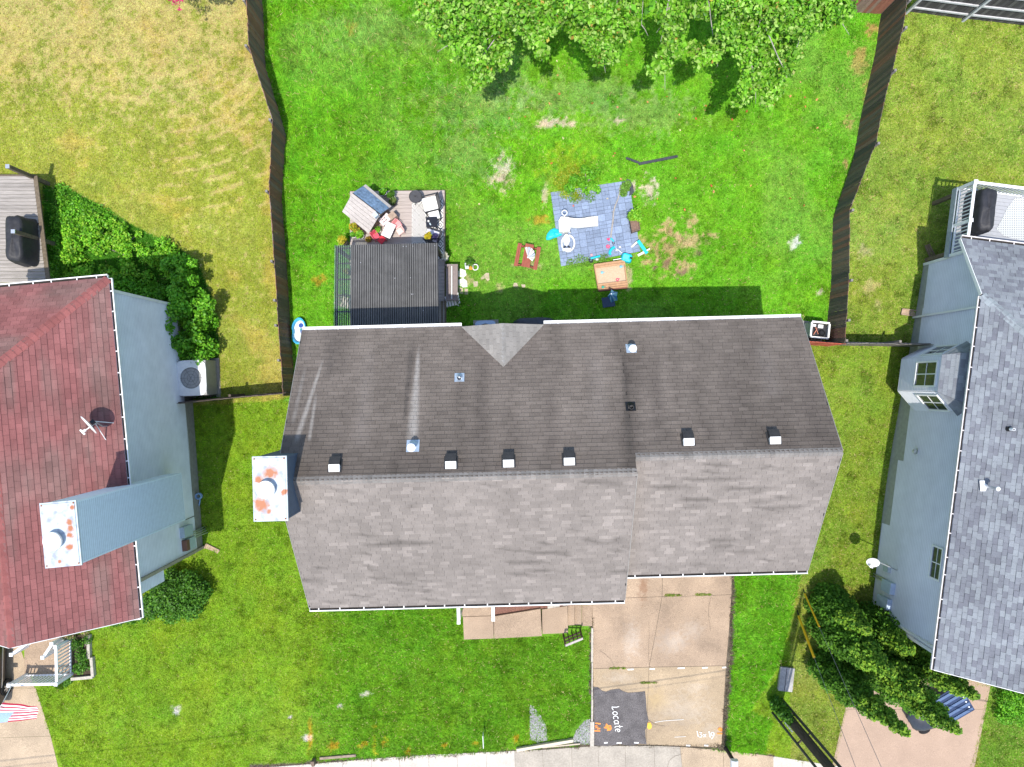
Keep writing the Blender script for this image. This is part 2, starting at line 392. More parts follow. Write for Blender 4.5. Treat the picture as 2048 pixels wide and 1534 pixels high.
# ------------------------------------------------------------------ ground sheet
st = 2
sx_ = np.concatenate([[-400,-120,-60,-35], gx[::st], [30,50,120,400]]); sy_ = np.concatenate([[-400,-120,-50,-28], gy[::st], [28,50,120,400]])
AX, AY = np.meshgrid(sx_, sy_); AZ = tz_np(AX, AY)
gi = np.clip(((AX-X0)/CS).round().astype(int), 0, len(gx)-1); gj = np.clip(((AY-Y0)/CS).round().astype(int), 0, len(gy)-1)
V = np.stack([AX, AY, AZ], -1).reshape(-1, 3); nx_ = len(sx_); ny_ = len(sy_)
i0 = (np.arange(ny_-1)[:, None]*nx_ + np.arange(nx_-1)[None, :]).ravel()
Fq = np.stack([i0, i0+1, i0+1+nx_, i0+nx_], 1)
gcol = COL[gj, gi]; gcol[(np.abs(AX) > 23.3) | (np.abs(AY) > 17.9)] = (.17,.27,.03); gcol = gcol.reshape(-1, 3)*np.array((.9,.86,.9))
M_ground = mat('turf_soil', (1,1,1), .95, var=.35, scale=26, attr=True, bump=.6, bscale=45, var2=.12, scale2=3)
def make_ground():
    o = np_mesh('ground', V, Fq, 4, gcol, M_ground, smooth=True); o['kind'] = 'structure'
make_ground()

def make_grass(name, label, zone):
    lam = DEN*CS*CS*zone
    cnt = rng.poisson(lam); jj, ii = np.nonzero(cnt); rep = cnt[jj, ii]
    jj = np.repeat(jj, rep); ii = np.repeat(ii, rep); n = len(ii)
    x = X0 + (ii + rng.random(n)-.5)*CS; y = Y0 + (jj + rng.random(n)-.5)*CS
    z = GZ[jj, ii]; L = LEN[jj, ii]*(.6+.8*rng.random(n)); c = COL[jj, ii]
    tuft = vnoise(x*8, y*8, 91); fine = vnoise(x*17, y*17, 93); big = vnoise(x*2.6, y*2.6, 77)
    ang = 2*np.pi*(rng.random(n)*.55 + vnoise(x*3.2, y*3.2, 5)*1.3 + vnoise(x*.6, y*.6, 9))
    tilt = np.radians(40 + 42*rng.random(n)); wd = (.014+.016*rng.random(n))*(1+4*(LEN[jj, ii]-.05))
    ca, sa = np.cos(ang), np.sin(ang); off = L*np.sin(tilt); up = L*np.cos(tilt)*(0.35+1.3*tuft)
    V = np.empty((n, 3, 3))
    V[:, 0] = np.stack([x - sa*wd/2, y + ca*wd/2, z], 1); V[:, 1] = np.stack([x + sa*wd/2, y - ca*wd/2, z], 1)
    V[:, 2] = np.stack([x + ca*off, y + sa*off, z + up + .006], 1)
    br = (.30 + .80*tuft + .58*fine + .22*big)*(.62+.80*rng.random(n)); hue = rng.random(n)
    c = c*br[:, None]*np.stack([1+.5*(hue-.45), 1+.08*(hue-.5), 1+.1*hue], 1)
    tp_ = TANP[jj, ii]*(.35+1.3*fine); dead = rng.random(n) < tp_+.02; c[dead] = np.array((.64,.48,.21))*(.55+.75*rng.random((dead.sum(), 1)))
    c = np.clip(c, 0, .85)
    V = V.reshape(-1, 3); Fc = np.arange(3*n).reshape(n, 3)
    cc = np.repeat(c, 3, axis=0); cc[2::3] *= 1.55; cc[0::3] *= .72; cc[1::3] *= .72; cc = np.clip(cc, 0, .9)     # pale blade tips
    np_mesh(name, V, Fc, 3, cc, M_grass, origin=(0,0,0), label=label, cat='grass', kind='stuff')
    return n

# ------------------------------------------------------------------ paving
def drape(b, quad, n, m, h, th=.06, mi=0, zfn=None, col=None, wob=0):
    """quad of world (x,y): grid sheet following the terrain + h with a skirt"""
    q = [Vector((p[0], p[1])) for p in quad]; V = []; idx = {}
    zf = zfn or (lambda x, y: tz(x, y)+h)
    for j in range(m+1):
        for i in range(n+1):
            s, t = i/n, j/m; p = (q[0]*(1-s)+q[1]*s)*(1-t) + (q[3]*(1-s)+q[2]*s)*t
            V.append((p.x, p.y, zf(p.x, p.y)))
    k = len(V); fs = [(j*(n+1)+i, j*(n+1)+i+1, (j+1)*(n+1)+i+1, (j+1)*(n+1)+i) for j in range(m) for i in range(n)]
    ring = [i for i in range(n+1)] + [(j+1)*(n+1)-1 for j in range(1, m+1)] + [m*(n+1)+i for i in range(n-1, -1, -1)] + [j*(n+1) for j in range(m-1, 0, -1)]
    V2 = [(V[i][0], V[i][1], V[i][2]-th) for i in ring]
    fs += [(ring[(a+1) % len(ring)], ring[a], k+a, k+(a+1) % len(ring)) for a in range(len(ring))]
    b.add(V+V2, fs, mi, col)
def W2(pts, h=0): return [T(p[0], p[1], h) for p in pts]
def stain_mat(name, col, spots, scale=42, var=.36):
    m = mat(name, col, .9, var=var, scale=scale, bump=.4, bscale=90, var2=.18, scale2=.8)
    t = m.node_tree; N = t.nodes; L = t.links; b = N['Principled BSDF']; src = b.inputs['Base Color'].links[0].from_socket
    tc = N.new('ShaderNodeTexCoord'); nz = N.new('ShaderNodeTexNoise'); nz.inputs['Scale'].default_value = 6; nz.inputs['Detail'].default_value = 7; L.new(tc.outputs['Object'], nz.inputs['Vector'])
    for (c, r, sc, kc, k) in spots:
        mp = N.new('ShaderNodeMapping'); mp.vector_type = 'POINT'; mp.inputs['Scale'].default_value = sc; L.new(tc.outputs['Object'], mp.inputs[0])
        d = N.new('ShaderNodeVectorMath'); d.operation = 'DISTANCE'; L.new(mp.outputs[0], d.inputs[0]); d.inputs[1].default_value = tuple(a*b_ for a, b_ in zip(c, sc))
        a = N.new('ShaderNodeMath'); a.operation = 'MULTIPLY_ADD'; L.new(nz.outputs['Fac'], a.inputs[0]); a.inputs[1].default_value = -r*2.2; L.new(d.outputs['Value'], a.inputs[2])
        q = N.new('ShaderNodeMapRange'); q.inputs[1].default_value = 0; q.inputs[2].default_value = -r; q.inputs[4].default_value = k; L.new(a.outputs[0], q.inputs[0])
        mx = N.new('ShaderNodeMix'); mx.data_type = 'RGBA'; L.new(q.outputs[0], mx.inputs[0]); L.new(src, mx.inputs[6]); mx.inputs[7].default_value = (*kc, 1); src = mx.outputs[2]
    L.new(src, b.inputs['Base Color']); return m
DWO = T(1320,1340)
def dsp(px, py, r, kc, k, sc=(1,1,0)): p = T(px, py)-DWO; return ((p.x, p.y, 0), r, sc, kc, k)
PALE = (.55,.50,.44); RUST = (.22,.12,.07); OIL = (.15,.11,.08)
ST1 = [dsp(1287,1172,.5,RUST,.75,(2.2,.7,0)), dsp(1264,1282,.7,PALE,.30,(1.8,.8,0)), dsp(1345,1283,.7,PALE,.30,(1,1.2,0)), dsp(1385,1260,.5,PALE,.2), dsp(1330,1240,.9,OIL,.35,(2,.5,0)), dsp(1240,1225,.7,OIL,.3,(2,.6,0)), dsp(1410,1290,.7,OIL,.3,(.6,2,0)), dsp(1445,1165,.5,OIL,.35)]
ST2 = [dsp(1365,1420,1.0,PALE,.22,(.7,1.3,0)), dsp(1390,1375,.5,PALE,.22,(.8,2,0)), dsp(1330,1450,.8,OIL,.25,(.7,2,0)), dsp(1420,1465,.5,PALE,.2), dsp(1240,1355,.5,PALE,.2,(.6,2,0)), dsp(1310,1400,.6,(.42,.30,.14),.5)]
M_aggr_d = stain_mat('driveway_aggregate', (.335,.247,.172), ST1); M_aggr_e = stain_mat('driveway_aggregate_worn', (.355,.27,.175), ST2)
M_aggr = mat('exposed_aggregate', (.335,.247,.172), .9, var=.38, scale=42, bump=.4, bscale=90, var2=.16, scale2=1.0)
M_aggr2 = mat('exposed_aggregate_worn', (.39,.30,.205), .9, var=.36, scale=40, bump=.4, bscale=90, var2=.18, scale2=.8)
M_conc_w = mat('pale_concrete', (.47,.43,.37), .9, var=.10, scale=18, bump=.2, bscale=60, var2=.09, scale2=1.5)
M_conc_g = mat('worn_concrete', (.35,.31,.255), .9, var=.15, scale=16, bump=.2, bscale=60, var2=.14, scale2=1.2)
M_asph = mat('asphalt_patch', (.115,.105,.103), .95, var=.5, scale=34, bump=.5, bscale=110, var2=.22, scale2=2.5)
M_road = mat('street_asphalt', (.06,.06,.06), .95, var=.3, scale=30, bump=.4)
# main driveway, a slab for every joint
dw = empty('driveway', T(1320,1340), kind='structure')
def slabs(parent, quads, m, h=.012, gap=.012, name='slab', nn=8):
    for q in quads:
        w = W2(q); c = sum((Vector((p.x, p.y)) for p in w), Vector((0,0)))/4
        w = [Vector((p.x, p.y)) + (c-Vector((p.x, p.y))).normalized()*gap for p in w]
        b = MB(); drape(b, [w[3], w[2], w[1], w[0]], nn, nn, h); b.build(name, m, parent)
slabs(dw, [[(1184,1080),(1325,1080),(1324,1193),(1184,1198)], [(1325,1080),(1465,1080),(1463,1189),(1324,1193)],
           [(1184,1198),(1324,1193),(1298,1334),(1186,1337)], [(1324,1193),(1463,1189),(1452,1331),(1298,1334)]], M_aggr_d)
slabs(dw, [[(1186,1337),(1298,1334),(1292,1489),(1188,1490)], [(1298,1334),(1452,1331),(1443,1495),(1292,1489)]], M_aggr_e)
pp = [(1186,1373),(1196,1374),(1204,1381),(1212,1383),(1222,1379),(1238,1377),(1246,1382),(1256,1385),(1272,1384),(1290,1382),(1292,1400),(1293,1420),(1297,1440),(1294,1452),(1290,1460),(1291,1474),(1293,1488),(1280,1487),(1262,1491),(1240,1488),(1215,1492),(1188,1490)]
def patch_poly(b, pts, h, mi=0):
    w = [T(*p) for p in pts]; b.add([(p.x, p.y, tz(p.x, p.y)+h) for p in w], [tuple(range(len(w)-1, -1, -1))], mi)
def fan_poly(b, pts, h, th=.05, mi=0, col=None):
    """polygon draped on the terrain by a centre fan of rings, with a skirt"""
    w = [T(*p) for p in pts]; n = len(w); c = sum(w, Vector())/n; R = 5; V = []; fs = []
    for r in range(R, 0, -1):
        for p in w:
            x = c.x+(p.x-c.x)*r/R; y = c.y+(p.y-c.y)*r/R; V.append((x, y, tz(x, y)+h))
    V.append((c.x, c.y, tz(c.x, c.y)+h)); k = len(V)-1
    for r in range(R-1):
        for i in range(n): a = r*n+i; bb = r*n+(i+1) % n; fs.append((a, a+n, bb+n, bb))
    for i in range(n): fs.append(((R-1)*n+i, k, (R-1)*n+(i+1) % n))
    for i in range(n): V.append((V[i][0], V[i][1], V[i][2]-th))
    for i in range(n): j = (i+1) % n; fs.append((i, j, k+1+j, k+1+i))
    b.add(V, fs, mi, col)
part('asphalt_patch', M_asph, dw, lambda b: fan_poly(b, pp, .024, .02))
# paint marks as thin raised ribbons
M_pw = mat('white_marking_paint', (.75,.75,.72), .8, var=.2, scale=40); M_po = mat('orange_marking_paint', (.85,.26,.05), .8, var=.2, scale=40)
M_py = mat('yellow_marking_paint', (.75,.42,.06), .8, var=.3, scale=30)
def ribbon(b, pts, w, h=.034):
    ps = [T(*p) for p in pts]; L_ = []; R_ = []
    for i, p in enumerate(ps):
        d = (ps[min(i+1, len(ps)-1)]-ps[max(i-1, 0)]); d.z = 0
        if d.length < 1e-6: d = Vector((1,0,0))
        d.normalize(); q = Vector((-d.y, d.x, 0))*w/2; z = tz(p.x, p.y)+h
        L_.append((p.x+q.x, p.y+q.y, z)); R_.append((p.x-q.x, p.y-q.y, z))
    n = len(ps); b.add(L_+R_, [(n+i, n+i+1, i+1, i) for i in range(n-1)])
def Z5(l): return [(1170+x/6.606, 1360+y/6.606) for x, y in l]
def arcp(cx, cy, rx, ry_, a0, a1, n=14): return [(cx+rx*math.cos(math.radians(a0+(a1-a0)*i/n)), cy+ry_*math.sin(math.radians(a0+(a1-a0)*i/n))) for i in range(n+1)]
LOC = [[(0,98),(10,60),(8,20),(4,2),(22,0),(48,14)], arcp(90,30,22,30,0,360), arcp(150,30,24,31,50,310), arcp(205,29,20,29,0,360), [(229,60),(228,25),(234,0)],
       [(264,104),(262,50),(262,12),(274,0),(284,4)], [(246,64),(286,66)], [(296,28),(332,34)]+arcp(315,30,19,30,8,305)]      # upright strokes, text runs down the driveway
def locate(b):
    for st_ in LOC: ribbon(b, Z5([(352+.15*x+y, 345+x) for x, y in st_]), .028)
part('painted_word', M_pw, dw, locate, label='white handwritten word Locate on the asphalt patch')
def dims(b):
    for st_ in [[(1478,668),(1494,748)], [(1508,686),(1540,690),(1520,712),(1546,728),(1536,748),(1506,748)], [(1562,712),(1596,748)], [(1596,708),(1562,750)],
                [(1634,672),(1652,752)], arcp(1682,706,20,20,20,380)+[(1698,735),(1668,774)]]: ribbon(b, Z5(st_), .03)
part('painted_digits', M_pw, dw, dims, label='white painted digits 13x19 near the driveway end')
def orange(b):
    for st_ in [[(135,566),(205,574)], [(130,604),(158,600),(138,628),(176,618),(160,642),(200,634)], [(104,664),(200,668)],
                [(278,574),(310,622)], [(250,622),(345,634)], [(268,604),(338,600),(345,640),(290,648)], [(290,660),(335,652)], [(1742,702),(1810,704)]]: ribbon(b, Z5(st_), .055)
    fan_poly(b, Z5([(1752,640),(1780,620),(1812,640),(1818,668),(1790,676),(1760,660)]), .034, .004)
part('orange_survey_mark', M_po, dw, orange)
part('yellow_survey_mark', M_py, dw, lambda b: fan_poly(b, Z5([(825,560),(862,556),(884,600),(872,640),(840,650),(818,620)]), .034, .004))
def cracks(b):
    for st_ in ([(1297,1245),(1299,1270),(1296,1296),(1299,1334)], [(1297,1440),(1310,1448),(1330,1452)], [(1420,1196),(1416,1230),(1421,1262)], [(1200,1300),(1222,1318),(1230,1335)], [(1365,1506),(1350,1512),(1338,1520),(1334,1534)]):
        pts = []
        for (xa, ya), (xb, yb) in zip(st_, st_[1:]):
            for k in range(5): pts.append((xa+(xb-xa)*k/5+random.uniform(-.8,.8), ya+(yb-ya)*k/5+random.uniform(-.8,.8)))
        ribbon(b, pts+[st_[-1]], .009, .030)
part('hairline_crack', mat('crack_dark', (.13,.10,.075), .95, var=.2), dw, cracks)
def dashes(b):
    for x0, y0, x1, y1 in [(1208,1485,1215,1484.5),(1233,1485.5,1243,1485),(1268,1484.5,1277,1485),(1372,1490,1380,1490.5),(1408,1490,1416,1490.5),
                           (1255,1338.5,1267,1338),(1299,1337.5,1309,1337),(1355,1336,1369,1335.5),(1404,1335,1415,1334.5),(1444,1334.5,1452,1334)]: ribbon(b, [(x0,y0),(x1,y1)], .055)
    ribbon(b, Z5([(920,555),(1040,535),(1180,525),(1300,518)]), .016); ribbon(b, Z5([(1180,750),(1330,742)]), .014)
part('painted_dash', M_pw, dw, dashes)
# sidewalk slabs and apron
sw = empty('sidewalk', T(1000,1530), kind='structure')
top = [(450,1540),(520,1535),(640,1526),(743,1517),(857,1509),(972,1504),(1029,1501),(1085,1499),(1196,1491),(1308,1491),(1380,1494),(1450,1500),(1535,1510),(1690,1534),(1800,1550),(2100,1590)]
def topy(x):
    for (a, ya), (b, yb) in zip(top, top[1:]):
        if a <= x <= b: return ya+(yb-ya)*(x-a)/(b-a)
    return 1540
xs = [512,570,627.5,685,743,799,857,914,972,1029,1085,1143,1196,1250,1308]
slabs(sw, [[(a,topy(a)),(b,topy(b)),(b+4,1605),(a+4,1605)] for a, b in zip(xs[:9], xs[1:10])], M_conc_w, .02, .010, nn=4)
slabs(sw, [[(a,topy(a)),(b,topy(b)),(b+4,1605),(a+4,1605)] for a, b in zip(xs[9:-1], xs[10:])], M_conc_g, .02, .010, nn=4)
slabs(sw, [[(1308,1491),(1360,1493),(1372,1605),(1312,1605)]], M_conc_g, .02, .010, nn=4)
slabs(sw, [[(1360,1493),(1446,1500),(1450,1605),(1372,1605)], [(1446,1500),(1546,1512),(1552,1605),(1450,1605)]], M_aggr2, .02, .010, nn=4)
xs2 = [1546,1604,1662,1720,1790,1860,1930,2000,2070]
slabs(sw, [[(a,topy(a)),(b,topy(b)),(b+4,1650),(a+4,1650)] for a, b in zip(xs2, xs2[1:])], M_conc_w, .02, .010, nn=4)
rd = MB(); rd.add([(-60,-26,-.62),(60,-26,-.62),(60,-18.6,-.60),(-60,-18.6,-.60)], [(0,1,2,3)]); 
def road(b): drape(b, [(-60,-26),(60,-26),(60,-18.6),(-60,-18.6)], 40, 4, -.02)
o = MB(); road(o); o.build('street', M_road, kind='structure')
# right and left neighbours' driveways
rdw = empty('neighbour_driveway_right', T(1820,1450), kind='structure')
slabs(rdw, [[(1706,1330),(1995,1300),(1972,1418),(1690,1418)], [(1690,1418),(1972,1418),(1944,1560),(1661,1545)]], mat('brown_aggregate', (.37,.265,.195), .9, var=.22, scale=45, bump=.3, bscale=90, var2=.08, scale2=1), .012)
rdw2 = empty('neighbour_driveway_left', T(40,1480), kind='structure')
slabs(rdw2, [[(-120,1376),(72,1376),(102,1472),(-120,1480)], [(-120,1480),(102,1472),(128,1580),(-120,1580)], [(-160,1250),(25,1250),(70,1376),(-160,1376)]], M_aggr2, .012)
# ------------------------------------------------------------------ shingles, siding, gutters
def clip_rect(poly, u0, u1, v0, v1):
    def cl(pts, inside, inter):
        out = []
        for i in range(len(pts)):
            a = pts[i]; b = pts[(i+1) % len(pts)]; ia, ib = inside(a), inside(b)
            if ia: out.append(a)
            if ia != ib: out.append(inter(a, b))
        return out
    def iu(k): return lambda a, b: (k, a[1]+(b[1]-a[1])*(k-a[0])/(b[0]-a[0]))
    def iv(k): return lambda a, b: (a[0]+(b[0]-a[0])*(k-a[1])/(b[1]-a[1]), k)
    p = poly
    for ins, it in ((lambda a: a[0] >= u0, iu(u0)), (lambda a: a[0] <= u1, iu(u1)), (lambda a: a[1] >= v0, iv(v0)), (lambda a: a[1] <= v1, iv(v1))):
        if len(p) < 3: return []
        p = cl(p, ins, it)
    return p if len(p) >= 3 else []
def lap_pieces(O, U, V, poly, e, w, t_lo, t_hi, colfn, gap=.006, jit=.0, stagger=.5):
    """lapped pieces on a plane: returns [(verts, faces, cols)]"""
    O = Vector(O); U = Vector(U).normalized(); V = Vector(V).normalized(); N = U.cross(V)
    us = [p[0] for p in poly]; vs = [p[1] for p in poly]; pcs = []
    k = 0; v0 = min(vs)
    while v0 < max(vs)-1e-3:
        off = (w*stagger*(k % 2) if stagger == .5 else w*((k*stagger) % 1)) + random.uniform(-jit, jit)
        u0 = min(us)-w+off
        while u0 < max(us):
            w_ = w if stagger != 'arch' else w
            p = clip_rect(poly, u0+gap/2, u0+w-gap/2, v0, v0+e*1.0)
            u0 += w
            if not p: continue
            if max(q[0] for q in p)-min(q[0] for q in p) < .03: continue
            n = len(p); rb = random.random(); top = []; bot = []; cols = []
            lift = random.uniform(0, .004)
            for (u, v) in p:
                hgt = t_lo+lift + (t_hi-t_lo)*(v-v0)/e
                base = O+U*u+V*v
                top.append(base+N*hgt); bot.append(base-N*.003); cols.append(colfn(u, v, rb))
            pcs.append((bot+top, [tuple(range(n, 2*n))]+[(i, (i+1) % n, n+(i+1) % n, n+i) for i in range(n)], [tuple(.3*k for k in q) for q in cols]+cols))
        v0 += e; k += 1
    return pcs
def in_frame(c):
    x, y = px_of(c.x, c.y, c.z); return -20 < x < 2068 and -20 < y < 1554
def place_pieces(pcs, parent, m, name, rest, keep=300):
    camp = Vector((0,0,H)); sc = []
    for p in pcs:
        c = sum((Vector(v) for v in p[0]), Vector())/len(p[0]); sc.append(((c-camp).length if in_frame(c) else 1e3, p))
    sc.sort(key=lambda a: a[0])
    for d, p in sc[:keep]:
        b = MB(); b.add(p[0], p[1], 0, p[2]); b.build(name, m, parent)
    if len(sc) > keep:
        b = MB()
        for d, p in sc[keep:]: b.add(p[0], p[1], 0, p[2])
        b.build(rest, m, parent, kind='stuff')
def caps(parent, m, p0, p1, n0, n1, e, w, colfn, name='ridge_cap'):
    """row of bent cap shingles along p0-p1; n0,n1 the two slope normals"""
    p0 = Vector(p0); p1 = Vector(p1); d = (p1-p0); L = d.length; d.normalize(); n0 = Vector(n0); n1 = Vector(n1)
    a = d.cross(n0).normalized(); c = d.cross(n1).normalized()
    up = (n0+n1).normalized()
    if a.dot(n1) > 0: a = -a
    if c.dot(n0) > 0: c = -c
    k = int(L/e); e = L/k
    for i in range(k):
        b = MB(); col = colfn(random.random()); q0 = p0+d*e*i+up*.034; q1 = p0+d*e*(i+1.02)+up*.022; w2 = w*random.uniform(.96, 1.04)
        V = [q0+a*w2-up*.004, q0, q0+c*w2-up*.004, q1+a*w2-up*.004, q1, q1+c*w2-up*.004]; V += [v-up*.012 for v in V]
        b.add(V, [(0,1,4,3),(1,2,5,4),(6,7,1,0),(7,8,2,1),(6,0,3,9),(8,11,5,2)], 0, col); b.build(name, m, parent)
def lap_cols(vs, base):      # boards darken towards their upper edge: lap shadow lines painted in
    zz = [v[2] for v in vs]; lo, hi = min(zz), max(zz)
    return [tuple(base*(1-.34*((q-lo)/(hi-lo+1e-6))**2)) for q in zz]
def siding_wall(parent, A, B, z0, poly, m, e=.115, name='siding'):
    """A->B bottom line (world xy), outward normal = right of A->B; poly in (s, z) convex"""
    A = Vector((A[0], A[1], 0)); B = Vector((B[0], B[1], 0)); U = (B-A).normalized()
    pcs = lap_pieces(A, U, Vector((0,0,1)), poly, e, 60, .034, .004, lambda u, v, r: (1,1,1), 0, 0)
    b = MB()
    base = np.array(m['base'][:])
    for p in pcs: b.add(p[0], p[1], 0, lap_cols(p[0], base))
    # backing
    N = U.cross(Vector((0,0,1))); pts = [A+U*s+Vector((0,0,z)) for s, z in poly]; b.slab(pts, N, .12, 0, tuple(base))
    return b.build(name, m, parent, kind='stuff')
def gutter(parent, p0, p1, outn, straps=True, m=None, dirty=True):
    p0 = Vector(p0); p1 = Vector(p1); o = Vector(outn).normalized(); z = Vector((0,0,1)); m = m or M_white
    b = MB(); w = .115
    b.bar(p0+o*w-z*.03, p1+o*w-z*.03, .016, .10); b.bar(p0+o*(w+.008)+z*.014, p1+o*(w+.008)+z*.014, .036, .014)
    b.bar(p0+o*.01-z*.04, p1+o*.01-z*.04, .012, .09); b.bar(p0+o*w/2-z*.078, p1+o*w/2-z*.078, w, .01)
    d = (p1-p0).normalized()
    for q in (p0+d*.006, p1-d*.006): b.bar(q+o*.015-z*.03, q+o*(w-.01)-z*.03, .01, .09)
    g = b.build('gutter', m, parent)
    if dirty: part('gutter_debris', mat('gutter_grime', (.03,.026,.022), .95, var=.4), g, lambda b: b.bar(p0+o*(w/2+.004)-z*.05+d*.02, p1+o*(w/2+.004)-z*.05-d*.02, w-.03, .035))
    if straps:
        L = (p1-p0).length; n = max(2, int(L/.72))
        for i in range(n):
            q = p0+d*L*(i+.5+random.uniform(-.12, .12))/n
            part('gutter_strap', m, g, lambda b: b.bar(q+o*.016+z*.004, q+o*(w-.006)+z*.008, .035, .006))
    return g
def flue_cap_mat(name, seed, spots):
    """painted sheet-metal cap with rust blooms in object space"""
    m, t, b = new_mat(name); N = t.nodes; L = t.links
    tc = N.new('ShaderNodeTexCoord'); acc = None
    nz = N.new('ShaderNodeTexNoise'); nz.inputs['Scale'].default_value = 7; nz.inputs['Detail'].default_value = 6; L.new(tc.outputs['Object'], nz.inputs['Vector'])
    for (c, r) in spots:
        d = N.new('ShaderNodeVectorMath'); d.operation = 'DISTANCE'; L.new(tc.outputs['Object'], d.inputs[0]); d.inputs[1].default_value = c
        a = N.new('ShaderNodeMath'); a.operation = 'MULTIPLY_ADD'; L.new(nz.outputs['Fac'], a.inputs[0]); a.inputs[1].default_value = -r*1.3; L.new(d.outputs['Value'], a.inputs[2])
        q = N.new('ShaderNodeMapRange'); q.inputs[1].default_value = r*.16; q.inputs[2].default_value = -r*.30; L.new(a.outputs[0], q.inputs[0])
        if acc is None: acc = q.outputs[0]
        else:
            x = N.new('ShaderNodeMath'); x.operation = 'MAXIMUM'; L.new(acc, x.inputs[0]); L.new(q.outputs[0], x.inputs[1]); acc = x.outputs[0]
    n2 = N.new('ShaderNodeTexNoise'); n2.inputs['Scale'].default_value = 3.5; n2.inputs['Detail'].default_value = 6; L.new(tc.outputs['Object'], n2.inputs['Vector'])
    r2 = N.new('ShaderNodeValToRGB'); L.new(n2.outputs['Fac'], r2.inputs[0])
    r2.color_ramp.elements[0].position = .36; r2.color_ramp.elements[0].color = (.27,.30,.36,1); r2.color_ramp.elements[1].position = .48; r2.color_ramp.elements[1].color = (.45,.51,.55,1)
    mx = N.new('ShaderNodeMix'); mx.data_type = 'RGBA'; L.new(acc, mx.inputs[0]); L.new(r2.outputs[0], mx.inputs[6]); mx.inputs[7].default_value = (.36,.125,.05,1)
    L.new(mx.outputs[2], b.inputs['Base Color']); b.inputs['Roughness'].default_value = .55
    return m
def chase(parent, c, du, dv, lu, lv, z0, ztop, side_m, cap_m, flue_off=(0,0)):
    """boxed chimney chase: lapped walls, sheet-metal cap with drip edge, round flue with lid"""
    c = Vector((c[0], c[1], 0)); du = Vector((du[0], du[1], 0)).normalized(); dv = Vector((dv[0], dv[1], 0)).normalized()
    ch = empty('chimney_chase', (c.x, c.y, z0)); ch.parent = parent; ch.location = Vector((c.x, c.y, z0))-ORIG[parent.name]
    a, b_ = lu/2-.03, lv/2-.03; zz = ztop-.03
    cs = [c-du*a-dv*b_, c+du*a-dv*b_, c+du*a+dv*b_, c-du*a+dv*b_]
    for i in range(4):
        A, B = cs[i], cs[(i+1) % 4]; L = (B-A).length
        bb = MB(); pcs = lap_pieces(A, (B-A), Vector((0,0,1)), [(0,z0),(L,z0),(L,zz),(0,zz)], .10, 9, .02, .005, lambda u, v, r: (1,1,1), 0)
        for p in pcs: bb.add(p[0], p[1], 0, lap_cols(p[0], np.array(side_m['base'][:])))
        bb.build('chase_wall', side_m, ch)
        part('corner_trim', side_m, ch, lambda b: b.bar(A+Vector((0,0,z0)), A+Vector((0,0,zz)), .05, .05, 0, tuple(side_m['base'][:])))
    a += .06; b_ += .06; rz = math.atan2(du.y, du.x)
    cap = MB(); cap.box((c.x, c.y, ztop-.03), (2*a, 2*b_, .05), rz); cap.box((c.x, c.y, ztop+.005), (2*a-.10, 2*b_-.10, .03), rz)
    cp = cap.build('chimney_cap', cap_m, ch)
    fo = c + du*flue_off[0] + dv*flue_off[1]
    fl = MB(); fl.lathe([(.21,0),(.21,.16)], (fo.x, fo.y, ztop+.018), 20, close=False); f = fl.build('flue', M_steel, ch, smooth=True)
    ld = MB(); ld.lathe([(.05,.24),(.26,.235),(.268,.20),(.262,.16)][::-1], (fo.x, fo.y, ztop), 24); ld.build('flue_lid', M_white, ch)
    for s in (-1,1):
        for q in (-1,1):
            p = c+du*s*(a-.07)+dv*q*(b_-.07); part('rivet', mat('rust', (.30,.13,.06), .9, var=.3), ch, lambda b: b.lathe([(.028,0),(.022,.012)], (p.x, p.y, ztop+.02), 8))
    return ch

# ------------------------------------------------------------------ main house (middle)
AX_ = Vector((1, .026, 0)).normalized(); AV = Vector((-.026, 1, 0)).normalized()
def hm(u, v, z): return AX_*u + AV*v + Vector((0,0,z))
house = empty('house', (1.3, -2.4, -.8), 'middle house with a long weathered grey-brown shingle roof', 'house')
PIT = 2/3; E = 5.0
def grey(base, seed, streaks=True):
    base = np.array(base)
    def fn(u, v, r):
        n = fb1(u*3.0, v*.28, seed); m = fb1(u*.5, v*.5, seed+9)
        k = (.90+.20*r)*(1 + (.62*(n-.5) if streaks else .2*(n-.5)) + .35*(m-.5))
        return tuple(base*k)
    return fn
roof = MB(); T_ = .10
def gable(b, u0, u1, vr, vf, vm, e, zr):
    sl = Vector((0, 0, 1))
    for (va, vb) in ((vr, vm), (vf, vm)):
        pts = [hm(u0, va, e), hm(u1, va, e), hm(u1, vb, zr), hm(u0, vb, zr)]
        N = (pts[1]-pts[0]).cross(pts[3]-pts[0]).normalized()
        if N.z < 0: pts = pts[::-1]; N = -N
        b.slab(pts, N, T_)
UL, US, UR = -7.2, 3.70, 10.05; VR = 1.99; VF1, VF2 = -7.55, -6.69
VM1 = (VR+VF1)/2; VM2 = (VR+VF2)/2; ZR1 = E+PIT*(VR-VM1); ZR2 = E+PIT*(VR-VM2)
gable(roof, UL, US, VR, VF1, VM1, E, ZR1); gable(roof, US+.004, UR, VR-.006, VF2, VM2, E-.004, ZR2-.004)
GU, GW = -.27, 1.40; GZ_ = E+.667*GW+.02; GV = VR+.02; GAP = (VR) - (GZ_-E)/PIT
g1 = [hm(GU, GV, GZ_), hm(GU, GAP, GZ_), hm(GU-GW, VR, E+.03), hm(GU-GW, GV, E+.03)]
M_deckboard = mat('roof_deck', (.035,.033,.032), .95, var=.1)
roof_o = roof.build('roof', M_deckboard, house)
